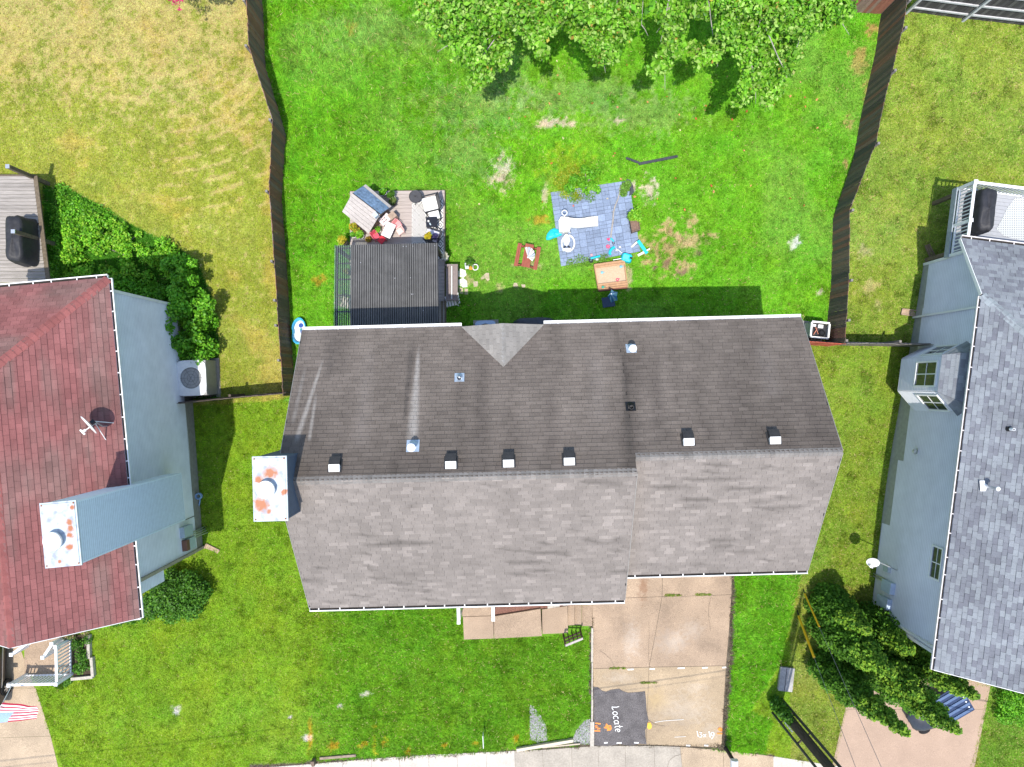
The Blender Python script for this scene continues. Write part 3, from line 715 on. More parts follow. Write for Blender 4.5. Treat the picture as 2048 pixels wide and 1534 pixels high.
def rear_col(seed, l0):
    g = grey((.150,.126,.108), seed)
    def fn(u, v, r):
        c = np.array(g(u, v, r)); uu = u+l0     # house u; v measured up-slope from the rear eave
        def stk(uc, w, va, vb, k):
            s = max(0, 1-abs(uu-uc)/w); t = min(1, max(0, (v-va)/.5))*min(1, max(0, (vb-v)/.5)); return k*s*t
        pale = 0
        dark = stk(-5.75, .4, -.4, 2.0, .30)+stk(-6.9, .3, 1, 4, .3) + stk(9.9, .4, -.5, 5.5, .15)
        top = min(1, max(0, (v-3.6)/1.9))*.22
        c = c*(1-min(.6, dark)-top); c = c*(1-min(1, pale)*.9) + np.array((.31,.285,.26))*min(1, pale)*.9*(.9+.2*r)
        if uu > 3.4 and uu < 4.0: c = c*(.8+.1*abs(uu-3.7))
        return tuple(c)
    return fn
SLOPE1 = math.hypot(VR-VM1, ZR1-E); SLOPE2 = math.hypot(VR-VM2, ZR2-E); SW, SE = .335, .143
pcs = []
up_r = Vector((0,0,0)) + (hm(0, VM1, ZR1)-hm(0, VR, E)); up_f = (hm(0, VM1, ZR1)-hm(0, VF1, E))
# rear slopes: U runs to -u so that U x V points up
pcs += lap_pieces(hm(US, VR, E), -AX_, up_r, [(0,-.03),(US-UL,-.03),(US-UL,SLOPE1),(0,SLOPE1)], SE, SW, .024, .004, (lambda f: (lambda u, v, r: f(-u, v, r)))(rear_col(3, US)), jit=.09)
pcs += lap_pieces(hm(UR, VR, E-.002), -AX_, up_r, [(0,-.03),(UR-US,-.03),(UR-US,SLOPE2),(0,SLOPE2)], SE, SW, .024, .004, (lambda f: (lambda u, v, r: f(-u, v, r)))(rear_col(8, UR)), jit=.09)
def front_col(seed):
    g = grey((.210,.187,.168), seed, False)
    def fn(u, v, r):
        c = np.array(g(u, v, r)); n = vn1(math.floor(u/SW+.25)*.42+seed, math.floor((v+.03)/SE+.5)*3.71, seed+31); m = fb1(u*.30, v*.5, seed+5)
        if n > .70 and m > .46: c = c*(1-min(.36, (n-.70)*2.2)*(.5+r))
        if r > .93: c = c*1.1
        return tuple(c*np.array((1.0, .985, .985)))
    return fn
pcs += lap_pieces(hm(UL, VF1, E), AX_, up_f, [(0,-.03),(US-UL,-.03),(US-UL,SLOPE1),(0,SLOPE1)], SE, SW, .024, .004, front_col(21), jit=.09)
pcs += lap_pieces(hm(US, VF2, E-.002), AX_, up_f, [(.02,-.03),(UR-US,-.03),(UR-US,SLOPE2),(.02,SLOPE2)], SE, SW, .024, .004, front_col(27), jit=.09)
# small cross gable over the back door
gl = MB()
for s in (-1, 1):
    a = [hm(GU, GV, GZ_), hm(GU, GAP-.02, GZ_), hm(GU+s*GW, VR-.02, E+.02), hm(GU+s*GW, GV, E+.02)]
    N = (a[1]-a[0]).cross(a[3]-a[0]).normalized()
    if N.z < 0: a = a[::-1]; N = -N
    gl.slab([p+N*.012 for p in a], N, .05)
gl.slab([hm(GU-GW+.1, GV-.02, E-.05), hm(GU+GW-.1, GV-.02, E-.05), hm(GU, GV-.02, GZ_-.08)], AV, .05)
gab = gl.build('porch_gable', M_deckboard, house)
def on_rear(px, py, off=0.0):
    z = 6.5
    for _ in range(12):
        p = P(px, py, z); v = p.dot(AV); z = E+PIT*(VR-v)+off
    return P(px, py, z)
def streak_shingle():
    """weathered shingles of the main roof: washed-out and dark run-off streaks below flues"""
    m = mat('asphalt_shingle_main', (1,1,1), .95, var=.16, scale=55, attr=True, bump=.35, bscale=220, var2=.08, scale2=2.2, spec=.15)
    t = m.node_tree; N = t.nodes; L = t.links; b = N['Principled BSDF']; src = b.inputs['Base Color'].links[0].from_socket
    tc = N.new('ShaderNodeTexCoord'); sp = N.new('ShaderNodeSeparateXYZ'); L.new(tc.outputs['Object'], sp.inputs[0]); x, y = sp.outputs[0], sp.outputs[1]
    nz = N.new('ShaderNodeTexNoise'); nz.inputs['Scale'].default_value = 5; nz.inputs['Detail'].default_value = 6; L.new(tc.outputs['Object'], nz.inputs['Vector'])
    def M(op, a, c=None, d=None, clamp=False):
        n = N.new('ShaderNodeMath'); n.operation = op; n.use_clamp = clamp
        for i, v in enumerate((a, c, d)):
            if v is None: continue
            if isinstance(v, (int, float)): n.inputs[i].default_value = v
            else: L.new(v, n.inputs[i])
        return n.outputs[0]
    nn = M('MULTIPLY_ADD', nz.outputs['Fac'], 1.6, .2)
    for (pa, pb, wa, wb, k, kc) in [((838,690),(824,888),.05,.20,.85,(.31,.285,.26)), ((648,715),(590,890),.05,.10,.75,(.30,.275,.25)), ((633,785),(618,885),.05,.07,.65,(.30,.275,.25)), ((612,730),(585,850),.06,.08,.4,(.26,.24,.22)),
                                    ((826,672),(808,850),.16,.05,.45,(.05,.045,.042)), ((668,665),(655,760),.35,.2,.35,(.06,.052,.048)), ((1244,690),(1262,930),.10,.16,.35,(.05,.045,.04)), ((1100,760),(1105,910),.2,.3,.25,(.06,.05,.045)), ((960,700),(962,900),.25,.3,.22,(.06,.05,.045)), ((1450,700),(1470,890),.3,.4,.25,(.06,.05,.045)), ((1590,690),(1640,890),.25,.3,.25,(.06,.05,.045)),
                                    ((1310,700),(1312,880),.25,.3,.2,(.06,.05,.045)), ((740,680),(720,900),.25,.3,.2,(.24,.21,.19)), ((1190,700),(1200,850),.3,.35,.2,(.24,.21,.19)), ((1520,680),(1550,800),.3,.35,.22,(.24,.21,.19))]:
        A = on_rear(*pa)-ORIG[house.name]; B = on_rear(*pb)-ORIG[house.name]
        tt_ = M('DIVIDE', M('SUBTRACT', y, A.y), B.y-A.y); xc = M('MULTIPLY_ADD', tt_, B.x-A.x, A.x); w_ = M('MULTIPLY_ADD', tt_, wb-wa, wa)
        d = M('SUBTRACT', 1.25, M('DIVIDE', M('ABSOLUTE', M('SUBTRACT', x, xc)), w_), clamp=True)
        f = M('MULTIPLY', M('MULTIPLY', d, M('MULTIPLY', tt_, 5.0, clamp=True)), M('MULTIPLY', M('SUBTRACT', 1.0, tt_), 9.0, clamp=True))
        f = M('MULTIPLY', M('MULTIPLY', f, nn), k, clamp=True)
        mx = N.new('ShaderNodeMix'); mx.data_type = 'RGBA'; L.new(f, mx.inputs[0]); L.new(src, mx.inputs[6]); mx.inputs[7].default_value = (*kc, 1); src = mx.outputs[2]
    L.new(src, b.inputs['Base Color']); return m
place_pieces(pcs, roof_o, streak_shingle(), 'shingle', 'shingle_field')
gp = []; sv = math.hypot(GW, GZ_-E-.02)
gcol = grey((.24,.225,.205), 51, False)
Vw = (hm(GU, GV, GZ_)-hm(GU-GW, GV, E+.02)); Ve = (hm(GU, GV, GZ_)-hm(GU+GW, GV, E+.02)); gd = GV-GAP
gp += lap_pieces(hm(GU-GW, GV, E+.02)+Vector((0,0,.014)), -AV, Vw, [(0,0),(.03,0),(gd,sv),(0,sv)], SE, SW, .014, .005, gcol)
gp += lap_pieces(hm(GU+GW, GV-gd, E+.02)+Vector((0,0,.014)), AV, Ve, [(gd-.03,0),(gd,0),(gd,sv),(0,sv)], SE, SW, .014, .005, gcol)
for p in gp:
    b = MB(); b.add(p[0], p[1], 0, p[2]); b.build('shingle', M_shingle, gab)
nr = Vector((0,0,1)).lerp(AV, .4).normalized()
nR = (-AX_).cross(up_r).normalized(); nF = AX_.cross(up_f).normalized()
caps(roof_o, M_shingle, hm(UL, VM1, ZR1), hm(US, VM1, ZR1), nR, nF, .145, .15, lambda r: tuple(np.array((.20,.185,.172))*(.85+.3*r)))
caps(roof_o, M_shingle, hm(US+.02, VM2, ZR2), hm(UR, VM2, ZR2), nR, nF, .145, .15, lambda r: tuple(np.array((.20,.185,.172))*(.85+.3*r)))
caps(gab, M_shingle, hm(GU, GV, GZ_), hm(GU, GAP+.08, GZ_), Vector((-.55,0,.83)), Vector((.55,0,.83)), .145, .13, lambda r: tuple(np.array((.26,.25,.235))*(.9+.2*r)))
# gutters
gutter(house, hm(UL, VR+.01, E-.01), hm(GU-GW-.02, VR+.01, E-.01), AV, dirty=False); gutter(house, hm(GU+GW+.02, VR+.01, E-.01), hm(US-.01, VR+.01, E-.01), AV, dirty=False)
gutter(house, hm(US+.01, VR+.01, E-.012), hm(UR, VR+.01, E-.012), AV, dirty=False)
gutter(house, hm(UL, VF1-.01, E-.01), hm(US, VF1-.01, E-.01), -AV); gutter(house, hm(US+.01, VF2-.01, E-.012), hm(UR, VF2-.01, E-.012), -AV)
# fascia along the gable ends
def rake(b):
    for u, vr, vf, vm, zr in ((UL-.012, VR, VF1, VM1, ZR1), (UR+.012, VR, VF2, VM2, ZR2), (US+.012, -6.9, VF1, VM1, ZR1)):
        if u != US+.012: b.bar(hm(u, vr, E-.05), hm(u, vm, zr-.05), .02, .14)
        b.bar(hm(u, vf, E-.05), hm(u, vm, zr-.05), .02, .14)
part('rake_board', mat('taupe_trim', (.25,.235,.22), .7), house, rake)
# walls
w = MB(); I = .35
def wallbox(b, u0, u1, v0, v1, z0, z1, ridge):
    vm = (v0+v1)/2
    for (a, c) in ((hm(u0, v0, 0), hm(u1, v0, 0)), (hm(u1, v1, 0), hm(u0, v1, 0))):
        b.hexa([a+Vector((0,0,z0)), c+Vector((0,0,z0)), c+AV*.0+Vector((0,0,z0))+(AV if a.y < c.y+9 and a is not None else AV)*.1, a+Vector((0,0,z0))+AV*.1],
               [a+Vector((0,0,z1)), c+Vector((0,0,z1)), c+AV*.1+Vector((0,0,z1)), a+AV*.1+Vector((0,0,z1))])
    for u in (u0, u1-.1):
        b.slab([hm(u, v0, z0), hm(u, v1, z0), hm(u, v1, z1), hm(u, vm, ridge), hm(u, v0, z1)], AX_, -.1)
wallbox(w, UL+I, US-.02, VF1+I, VR-I, -1.0, E-.02, ZR1-.30); wallbox(w, US+.1, UR-I, VF2+I, VR-I-.01, -1.0, E-.03, ZR2-.30)
w.build('wall', M_siding_m, house)
def rect_win(parent, c, along, n, w_, h_, name='window', fm=None):
    c = Vector(c); along = Vector(along).normalized(); n = Vector(n).normalized(); z = n.cross(along); z = z if z.z > 0 else -z
    f = MB()
    for s in (-1, 1):
        f.bar(c+along*s*(w_/2)-z*h_/2+n*.02, c+along*s*(w_/2)+z*h_/2+n*.02, .06, .06, up=n)
        f.bar(c-along*(w_/2+.03)+z*s*h_/2+n*.021, c+along*(w_/2+.03)+z*s*h_/2+n*.021, .06, .06, up=n)
    wf = f.build(name, fm or M_vinyl, parent)
    part('pane', M_glass, wf, lambda b: b.slab([c-along*w_/2-z*h_/2+n*.012, c+along*w_/2-z*h_/2+n*.012, c+along*w_/2+z*h_/2+n*.012, c-along*w_/2+z*h_/2+n*.012], n, .01))
    part('muntin', fm or M_vinyl, wf, lambda b: (b.bar(c-z*h_/2+n*.022, c+z*h_/2+n*.022, .035, .02, up=n), b.bar(c-along*w_/2+n*.0221, c+along*w_/2+n*.0221, .02, .014, up=n)))
    return wf
vf = VF1+I; vr_ = VR-I+.1
for u in (-5.6, -3.9, .9): rect_win(house, hm(u, vf, 3.4), AX_, -AV, 1.0, 1.4)
for u in (-5.5, -3, 2, 5, 8): rect_win(house, hm(u, vr_, 3.4), AX_, AV, 1.0, 1.3)
part('front_door', mat('door_red', (.25,.05,.04), .5), house, lambda b: b.slab([hm(-1.75+s*.48, vf-.0, z) for s, z in ((-1,1.15),(1,1.15),(1,3.2),(-1,3.2))], -AV, -.03))
gdv = VF2+I
gd_ = part('garage_door', M_white, house, lambda b: b.slab([hm(6.9+s*2.4, gdv-.0, z) for s, z in ((-1,.6),(1,.6),(1,2.75),(-1,2.75))], -AV, -.03))
for i in range(4):
    for j in range(4): part('door_panel', M_white, gd_, lambda b: b.box(hm(6.9-1.8+1.2*j, gdv-.045, .9+.53*i), (1.05, .03, .42), .026))
# roof vents
M_vw = mat('vent_sunlit_metal', (.72,.72,.70), .5, var=.05); M_vd = mat('vent_dark_metal', (.035,.034,.036), .6, var=.2)
def on_rear(px, py, off=0.0):
    z = 6.5
    for _ in range(12):
        p = P(px, py, z); v = p.dot(AV); z = E+PIT*(VR-v)+off
    return P(px, py, z)
for (px, py) in [(670,932),(902,926),(1017,923),(1138,919),(1376,880),(1548,877)]:
    c = on_rear(px, py, .05); d = up_r.normalized(); b = MB(); hw = .165
    lo, hi = c-d*.24, c+d*.20; n = nR
    base = empty('roof_vent', c); base.parent = house; base.location = c-ORIG[house.name]
    part('flashing', M_vd, base, lambda b: b.slab([lo-AX_*(hw+.05)+n*-.01, hi-AX_*(hw+.05)-n*.01, hi+AX_*(hw+.05)-n*.01, lo+AX_*(hw+.05)-n*.01], n, .01))
    # slanted hood: dark back sheet over the opening, ridge-side lid painted pale as sunlit
    mid = c+n*.15+d*.02; e0 = lo-d*.03+n*.12; e1 = hi+n*.03
    part('hood_back', M_vd, base, lambda b: b.add([e0-AX_*hw, e0+AX_*hw, mid+AX_*hw, mid-AX_*hw, lo+d*.06-AX_*hw, lo+d*.06+AX_*hw, c-AX_*hw, c+AX_*hw], [(0,1,2,3),(4,5,1,0),(4,0,3,6),(5,7,2,1)]))
    part('hood_lid', M_vw, base, lambda b: b.add([mid-AX_*hw, mid+AX_*hw, e1+AX_*hw, e1-AX_*hw, c-AX_*hw, c+AX_*hw, hi-AX_*hw, hi+AX_*hw], [(0,1,2,3),(4,0,3,6),(5,7,2,1),(6,3,2,7)]))
def pipe_vent(parent, p, r, h, capr, mflash, mpipe, mcap, n=None, name='vent_pipe', fl=.16):
    p = Vector(p); n = n or nR; e = empty(name, p); e.parent = parent; e.location = p-ORIG[parent.name]
    t = AX_; s = n.cross(t).normalized()
    part('flashing', mflash, e, lambda b: b.slab([p+n*.03-t*fl-s*fl, p+n*.03+t*fl-s*fl, p+n*.03+t*fl+s*fl*1.1, p+n*.03-t*fl+s*fl*1.1], n, .012))
    part('boot', mflash, e, lambda b: b.lathe([(r*2.2,-.03),(r*1.25,.07)], p, 14), smooth=False)
    part('pipe', mpipe, e, lambda b: b.lathe([(r,-.05),(r,h),(r*.75,h),(r*.75,h-.06)], p, 14, close=False), smooth=False)
    if capr: part('cap', mcap, e, lambda b: b.lathe([(capr*.95,h+.02),(capr,h+.06),(capr*.5,h+.10)], p, 16))
    return e
M_galv = mat('bluish_galvanised', (.40,.48,.58), .45, metal=.3, var=.15)
pipe_vent(house, on_rear(826,893), .085, .36, .13, M_galv, M_galv, M_white, fl=.20)
pipe_vent(house, on_rear(1262,698), .085, .36, .13, M_galv, M_galv, M_white, fl=.17)
pipe_vent(house, on_rear(919,756), .07, .22, 0, M_galv, M_black, None)
pipe_vent(house, on_rear(1261,814), .07, .22, 0, M_black, M_black, None)
M_slate = mat('slate_blue_siding', (.085,.115,.16), .6, var=.08, attr=True)
capm = flue_cap_mat('rusty_cap_middle', 1, [((.02,.46,0),.30),((-.24,-.46,0),.36),((-.32,.27,0),.20),((.42,-.10,0),.16),((-.02,-.66,0),.13)])
def fix_cap(ch, z):      # put the cap's object origin at its own centre so the rust sits where it should
    for o in ch.children:
        if o.name.startswith('chimney_cap'):
            v = np.empty(len(o.data.vertices)*3, np.float32); o.data.vertices.foreach_get('co', v); v = v.reshape(-1, 3); v[:, 2] -= z; o.data.vertices.foreach_set('co', v.ravel()); o.location.z += z
cc = P(540, 977.5, 8.9)
fix_cap(chase(house, (cc.x, cc.y), AX_, AV, .95, 1.84, -.6, 8.9, M_slate, capm, (-.06,.0)), 9.5)
excl_w([(p.x, p.y) for p in (hm(UL+.3, VF1+.3, 0), hm(US, VF1+.3, 0), hm(US, VF2+.3, 0), hm(UR-.3, VF2+.3, 0), hm(UR-.3, VR-.3, 0), hm(UL+.3, VR-.3, 0))])
# ------------------------------------------------------------------ left neighbour: red hip roof
lf = Vector((.092,-.9958,0)).normalized(); ll = Vector((-.9958,-.092,0)).normalized(); LC = Vector((-13.7, 3.56, 0)); LE = 5.5; LP_ = .667
def hl(l, f, z): return LC + ll*l + lf*f + Vector((0,0,z))
lh = empty('red_roof_house', (-16.5,-2,-.6), 'left house with a red shingle hip roof and pale blue-white siding', 'house')
LL, LW = 11.56, 3.0; LZ = LE+LP_*LW
rb = MB()
def slope(b, pts, t=.1):
    N = (Vector(pts[1])-Vector(pts[0])).cross(Vector(pts[2])-Vector(pts[0])).normalized()
    if N.z < 0: pts = pts[::-1]; N = -N
    b.slab(pts, N, t); return N
nE = slope(rb, [hl(0,0,LE), hl(0,LL,LE), hl(LW,LL,LZ), hl(LW,LW,LZ)])
nN = slope(rb, [hl(0,0,LE), hl(LW,LW,LZ), hl(2*LW,0,LE)])
nW = slope(rb, [hl(2*LW,0,LE), hl(LW,LW,LZ), hl(LW,LL,LZ), hl(2*LW,LL,LE)])
lroof = rb.build('roof', mat('red_roof_deck', (.03,.012,.012), .95), lh)
def red(seed):
    def fn(u, v, r):
        n = fb1(u*1.2, v*.5, seed); k = (.86+.28*r)*(1+.45*(n-.5)); g = fb1(u*.6, v*2, seed+4)
        a = np.array((.245,.098,.093)); c = np.array((.205,.118,.106)); t = min(1, max(0, (g-.38)*3)); q = a*(1-t)+c*t
        return tuple(q*k)
    return fn
pl = []; sv = LW*math.hypot(1, LP_)
# east slope: course rows run along f; U x V must point up
pl += lap_pieces(hl(0,LL,LE), -lf, (hl(LW,0,LZ)-hl(0,0,LE)), [(0,-.03),(LL,-.03),(LL-LW,sv),(0,sv)], .175, .33, .022, .005, red(5))
pl += lap_pieces(hl(0,0,LE), ll, (hl(LW,LW,LZ)-hl(LW,0,LE)), [(0,-.03),(2*LW,-.03),(LW,sv)], .175, .33, .022, .005, red(6))
pl += lap_pieces(hl(2*LW,0,LE), lf, (hl(LW,0,LZ)-hl(2*LW,0,LE)), [(0,-.03),(LL,-.03),(LL,sv),(LW,sv)], .175, .33, .022, .005, red(7))
place_pieces(pl, lroof, M_shingle, 'shingle', 'shingle_field')
rc = lambda r: tuple(np.array((.28,.10,.092))*(.85+.3*r))
caps(lroof, M_shingle, hl(0,0,LE), hl(LW,LW,LZ), nE, nN, .20, .17, rc, 'hip_cap'); caps(lroof, M_shingle, hl(LW,LL,LZ), hl(LW,LW,LZ), nE, nW, .20, .17, rc); caps(lroof, M_shingle, hl(2*LW,0,LE), hl(LW,LW,LZ), nW, nN, .20, .17, rc, 'hip_cap')
gutter(lh, hl(-.01,0,LE-.01), hl(-.01,LL,LE-.01), -ll); gutter(lh, hl(2*LW,-.01,LE-.01), hl(0,-.01,LE-.01), -lf)
part('gutter_return', M_white, lh, lambda b: b.bar(hl(-.05,LL+.02,LE-.03), hl(.5,LL+.02,LE-.03), .06, .08))
part('rake_board', M_white, lh, lambda b: (b.bar(hl(0,LL+.014,LE-.08), hl(LW,LL+.014,LZ-.08), .02, .16), b.bar(hl(2*LW,LL+.014,LE-.08), hl(LW,LL+.014,LZ-.08), .02, .16)))
lw_ = .22
def e3(v): return (v.x, v.y)
# east wall: outward = right of A->B seen from above means A = rear? right of +f direction is -ll*-1 ... use front->rear order
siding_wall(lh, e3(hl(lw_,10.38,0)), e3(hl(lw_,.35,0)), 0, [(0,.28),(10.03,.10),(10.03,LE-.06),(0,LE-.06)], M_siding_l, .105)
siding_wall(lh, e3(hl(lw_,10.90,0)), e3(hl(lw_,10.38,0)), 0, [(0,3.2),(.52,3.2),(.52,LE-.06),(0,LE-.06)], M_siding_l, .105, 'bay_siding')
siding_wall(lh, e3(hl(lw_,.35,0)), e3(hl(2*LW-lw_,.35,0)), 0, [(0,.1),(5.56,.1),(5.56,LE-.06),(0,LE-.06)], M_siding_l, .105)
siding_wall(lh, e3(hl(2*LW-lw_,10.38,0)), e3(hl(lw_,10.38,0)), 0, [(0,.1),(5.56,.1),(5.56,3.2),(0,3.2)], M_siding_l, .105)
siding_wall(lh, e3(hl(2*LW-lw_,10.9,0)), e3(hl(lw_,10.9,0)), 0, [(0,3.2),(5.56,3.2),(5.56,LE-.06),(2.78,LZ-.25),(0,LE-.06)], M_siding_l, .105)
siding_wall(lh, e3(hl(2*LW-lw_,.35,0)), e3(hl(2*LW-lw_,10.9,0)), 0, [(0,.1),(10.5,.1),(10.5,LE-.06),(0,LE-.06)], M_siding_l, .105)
part('soffit', M_white, lh, lambda b: b.hexa([hl(lw_,10.38,3.15),hl(lw_,10.9,3.15),hl(5.78,10.9,3.15),hl(5.78,10.38,3.15)], [hl(lw_,10.38,3.2),hl(lw_,10.9,3.2),hl(5.78,10.9,3.2),hl(5.78,10.38,3.2)]))
part('foundation', M_conc, lh, lambda b: b.hexa([hl(.19,.3,-1.2),hl(.19,10.4,-1.2),hl(5.8,10.4,-1.2),hl(5.8,.3,-1.2)], [hl(.19,.3,.16),hl(.19,10.4,.30),hl(5.8,10.4,.3),hl(5.8,.3,.16)]))
part('corner_trim', mat('tan_trim', (.36,.31,.24), .7), lh, lambda b: b.bar(hl(.17,10.42,-.3), hl(.17,10.42,LE-.1), .11, .11))
part('corner_trim', M_white, lh, lambda b: b.bar(hl(.19,.33,.1), hl(.19,.33,LE-.1), .10, .10))
capl = flue_cap_mat('rusty_cap_left', 2, [((.28,.34,0),.16),((.30,.16,0),.18),((.30,-.02,0),.14),((.28,-.36,0),.16),((.36,.78,0),.12),((.0,-.78,0),.10)])
M_ls = mat('blue_white_siding', (.74,.82,.90), .55, var=.05, attr=True)
cl = hl(.02, 7.93, 0)
fix_cap(chase(lh, (cl.x, cl.y), -ll, -lf, 1.0, 1.82, 2.5, 9.2, M_ls, capl, (-.12,-.15)), 6.7)
# meter boxes and pipes on the east wall
def wallbox_l(name, m, f, z, w, h, d=.22): return part(name, m, lh, lambda b: b.hexa([hl(lw_-.02,f-w/2,z-h/2),hl(lw_-d,f-w/2,z-h/2),hl(lw_-d,f+w/2,z-h/2),hl(lw_-.02,f+w/2,z-h/2)], [hl(lw_-.02,f-w/2,z+h/2),hl(lw_-d,f-w/2,z+h/2),hl(lw_-d,f+w/2,z+h/2),hl(lw_-.02,f+w/2,z+h/2)]))
M_box = mat('meter_box_grey', (.42,.50,.54), .5, var=.06)
wallbox_l('meter_box', M_box, 9.45, 1.3, .42, .75); wallbox_l('meter_box', M_box, 9.98, 1.1, .44, .62); wallbox_l('meter_label', mat('rusty_brown', (.2,.10,.07), .8), 9.98, 1.46, .42, .26, .23)
for i in range(4): part('conduit', M_steel, lh, lambda b: b.tube([hl(.08-.05*i, 9.6+.08*i, -.4), hl(.08, 9.6+.08*i, .8)], .025, 6))
part('trim_line', mat('seam', (.2,.2,.2), .8), lh, lambda b: b.bar(hl(lw_-.03, 9.03, .2), hl(lw_-.03, 9.03, 2.5), .03, .02))
excl_w([e3(hl(.2,.3,0)), e3(hl(.2,10.4,0)), e3(hl(6,10.4,0)), e3(hl(6,.3,0))])

# ------------------------------------------------------------------ right neighbour: blue-grey shingles
rg = Vector((-.1255,-.992,0)).normalized(); rr = Vector((.992,-.1255,0)).normalized(); RA = Vector((16.27,3.06,0)); RE = 5.0; RP = .55; RL = 13.07; RWd = 5.0
def hr(t, g, z): return RA + rr*t + rg*g + Vector((0,0,z))
rh = empty('blue_grey_house', (19.5,-3,0), 'right house with blue-grey architectural shingles and long grey siding wall', 'house')
rb = MB(); RZ = RE+RP*RWd; ND = 2.16; NZ = RE-RP*ND
nWr = slope(rb, [hr(0,0,RE), hr(0,RL,RE), hr(RWd,RL,RZ), hr(RWd,RWd,RZ)])
nNr = slope(rb, [hr(-.27,-ND,NZ), hr(2*RWd+.27,-ND,NZ), hr(2*RWd,0,RE), hr(RWd,RWd,RZ), hr(0,0,RE)])
nEr = slope(rb, [hr(2*RWd,0,RE), hr(RWd,RWd,RZ), hr(RWd,RL,RZ), hr(2*RWd,RL,RE)])
rroof = rb.build('roof', mat('blue_roof_deck', (.03,.032,.04), .95), rh)
def blue(seed):
    def fn(u, v, r):
        n = fb1(u*1.0, v*1.0, seed)
        a = np.array((.15,.155,.178)); c = np.array((.232,.25,.268)); t = (r if r < .55 else .5+r*.5)
        return tuple((a*(1-t)+c*t)*(1+.4*(n-.5)))
    return fn
pr = []; sw_ = RWd*math.hypot(1, RP); sn = ND*math.hypot(1, RP); sN = (ND+RWd)*math.hypot(1, RP)
def arch(pcs):       # laminated shingles: some tabs stand proud, dark shadow band below them
    return pcs
for (w_, st_, keep) in ((.215, .37, None),):
    pr += lap_pieces(hr(0,0,RE), rg, hr(RWd,0,RZ)-hr(0,0,RE), [(0,-.03),(RL,-.03),(RL,sw_),(RWd,sw_)], .15, w_, .020, .006, blue(4), .004, .05, st_)
    pr += lap_pieces(hr(2*RWd+.27,-ND,NZ), -rr, hr(0,0,RE)-hr(0,-ND,NZ), [(0,-.03),(2*RWd+.54,-.03),(2*RWd+.27,sn),(RWd+.27,sN),(.27,sn)], .15, w_, .020, .006, blue(5), .004, .05, st_)
    pr += lap_pieces(hr(2*RWd,RL,RE), -rg, hr(RWd,0,RZ)-hr(2*RWd,0,RE), [(0,-.03),(RL,-.03),(RL-RWd,sw_),(0,sw_)], .15, w_, .020, .006, blue(6), .004, .05, st_)
# raised laminate tabs
def proud(pcs, n):
    out = []
    for vs, fs, cs in pcs:
        if random.random() < .45:
            k = len(vs)//2; vs = list(vs)
            for i in range(k, 2*k): vs[i] = vs[i] + n*.012
        out.append((vs, fs, cs))
    return out
pr = proud(pr, Vector((0,0,1)))
place_pieces(pr, rroof, M_shingle, 'shingle', 'shingle_field')
bc = lambda r: tuple(np.array((.26,.29,.305))*(.85+.25*r))
caps(rroof, M_shingle, hr(0,0,RE), hr(RWd,RWd,RZ), nWr, nNr, .20, .16, bc, 'hip_cap'); caps(rroof, M_shingle, hr(RWd,RL,RZ), hr(RWd,RWd,RZ), nWr, nEr, .20, .16, bc); caps(rroof, M_shingle, hr(2*RWd,0,RE), hr(RWd,RWd,RZ), nEr, nNr, .20, .16, bc, 'hip_cap')
M_gut = mat('pinkish_white_gutter', (.66,.62,.60), .5, var=.08)
gutter(rh, hr(-.01,.05,RE-.01), hr(-.01,RL,RE-.01), -rr, m=M_gut); gutter(rh, hr(2*RWd,-ND-.01,NZ-.01), hr(-.27,-ND-.01,NZ-.01), -rg, m=M_gut)
part('rake_board', M_white, rh, lambda b: (b.bar(hr(-.29,-ND,NZ-.06), hr(-.03,-.02,RE-.06), .025, .14), b.bar(hr(0,RL+.014,RE-.08), hr(RWd,RL+.014,RZ-.08), .02, .15), b.bar(hr(2*RWd,RL+.014,RE-.08), hr(RWd,RL+.014,RZ-.08), .02, .15)))
ri = .30
# west wall in three stepped lengths (siding bottom steps down towards the front)
def wwall(g0, g1, zb, ztop0, ztop1): siding_wall(rh, e3(hr(ri,g0,0)), e3(hr(ri,g1,0)), 0, [(0,zb),(g1-g0,zb),(g1-g0,ztop1),(0,ztop0)], M_siding_r, .105)
ztop = RE-.06
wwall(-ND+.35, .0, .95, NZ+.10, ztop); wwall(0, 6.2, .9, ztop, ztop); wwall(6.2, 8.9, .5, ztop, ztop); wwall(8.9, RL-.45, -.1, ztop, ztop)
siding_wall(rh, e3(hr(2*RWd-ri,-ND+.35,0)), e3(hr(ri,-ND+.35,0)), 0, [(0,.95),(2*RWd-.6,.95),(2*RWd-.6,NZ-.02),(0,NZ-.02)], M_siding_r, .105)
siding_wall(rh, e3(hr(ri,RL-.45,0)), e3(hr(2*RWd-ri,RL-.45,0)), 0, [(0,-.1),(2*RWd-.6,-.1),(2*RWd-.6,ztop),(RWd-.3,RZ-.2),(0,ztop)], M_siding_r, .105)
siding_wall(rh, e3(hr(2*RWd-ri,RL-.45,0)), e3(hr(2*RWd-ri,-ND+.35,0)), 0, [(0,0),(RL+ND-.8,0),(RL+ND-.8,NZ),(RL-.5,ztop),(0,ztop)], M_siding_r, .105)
M_fnd = mat('pale_foundation', (.36,.37,.34), .9, var=.12, scale=6, bump=.3, bscale=40)
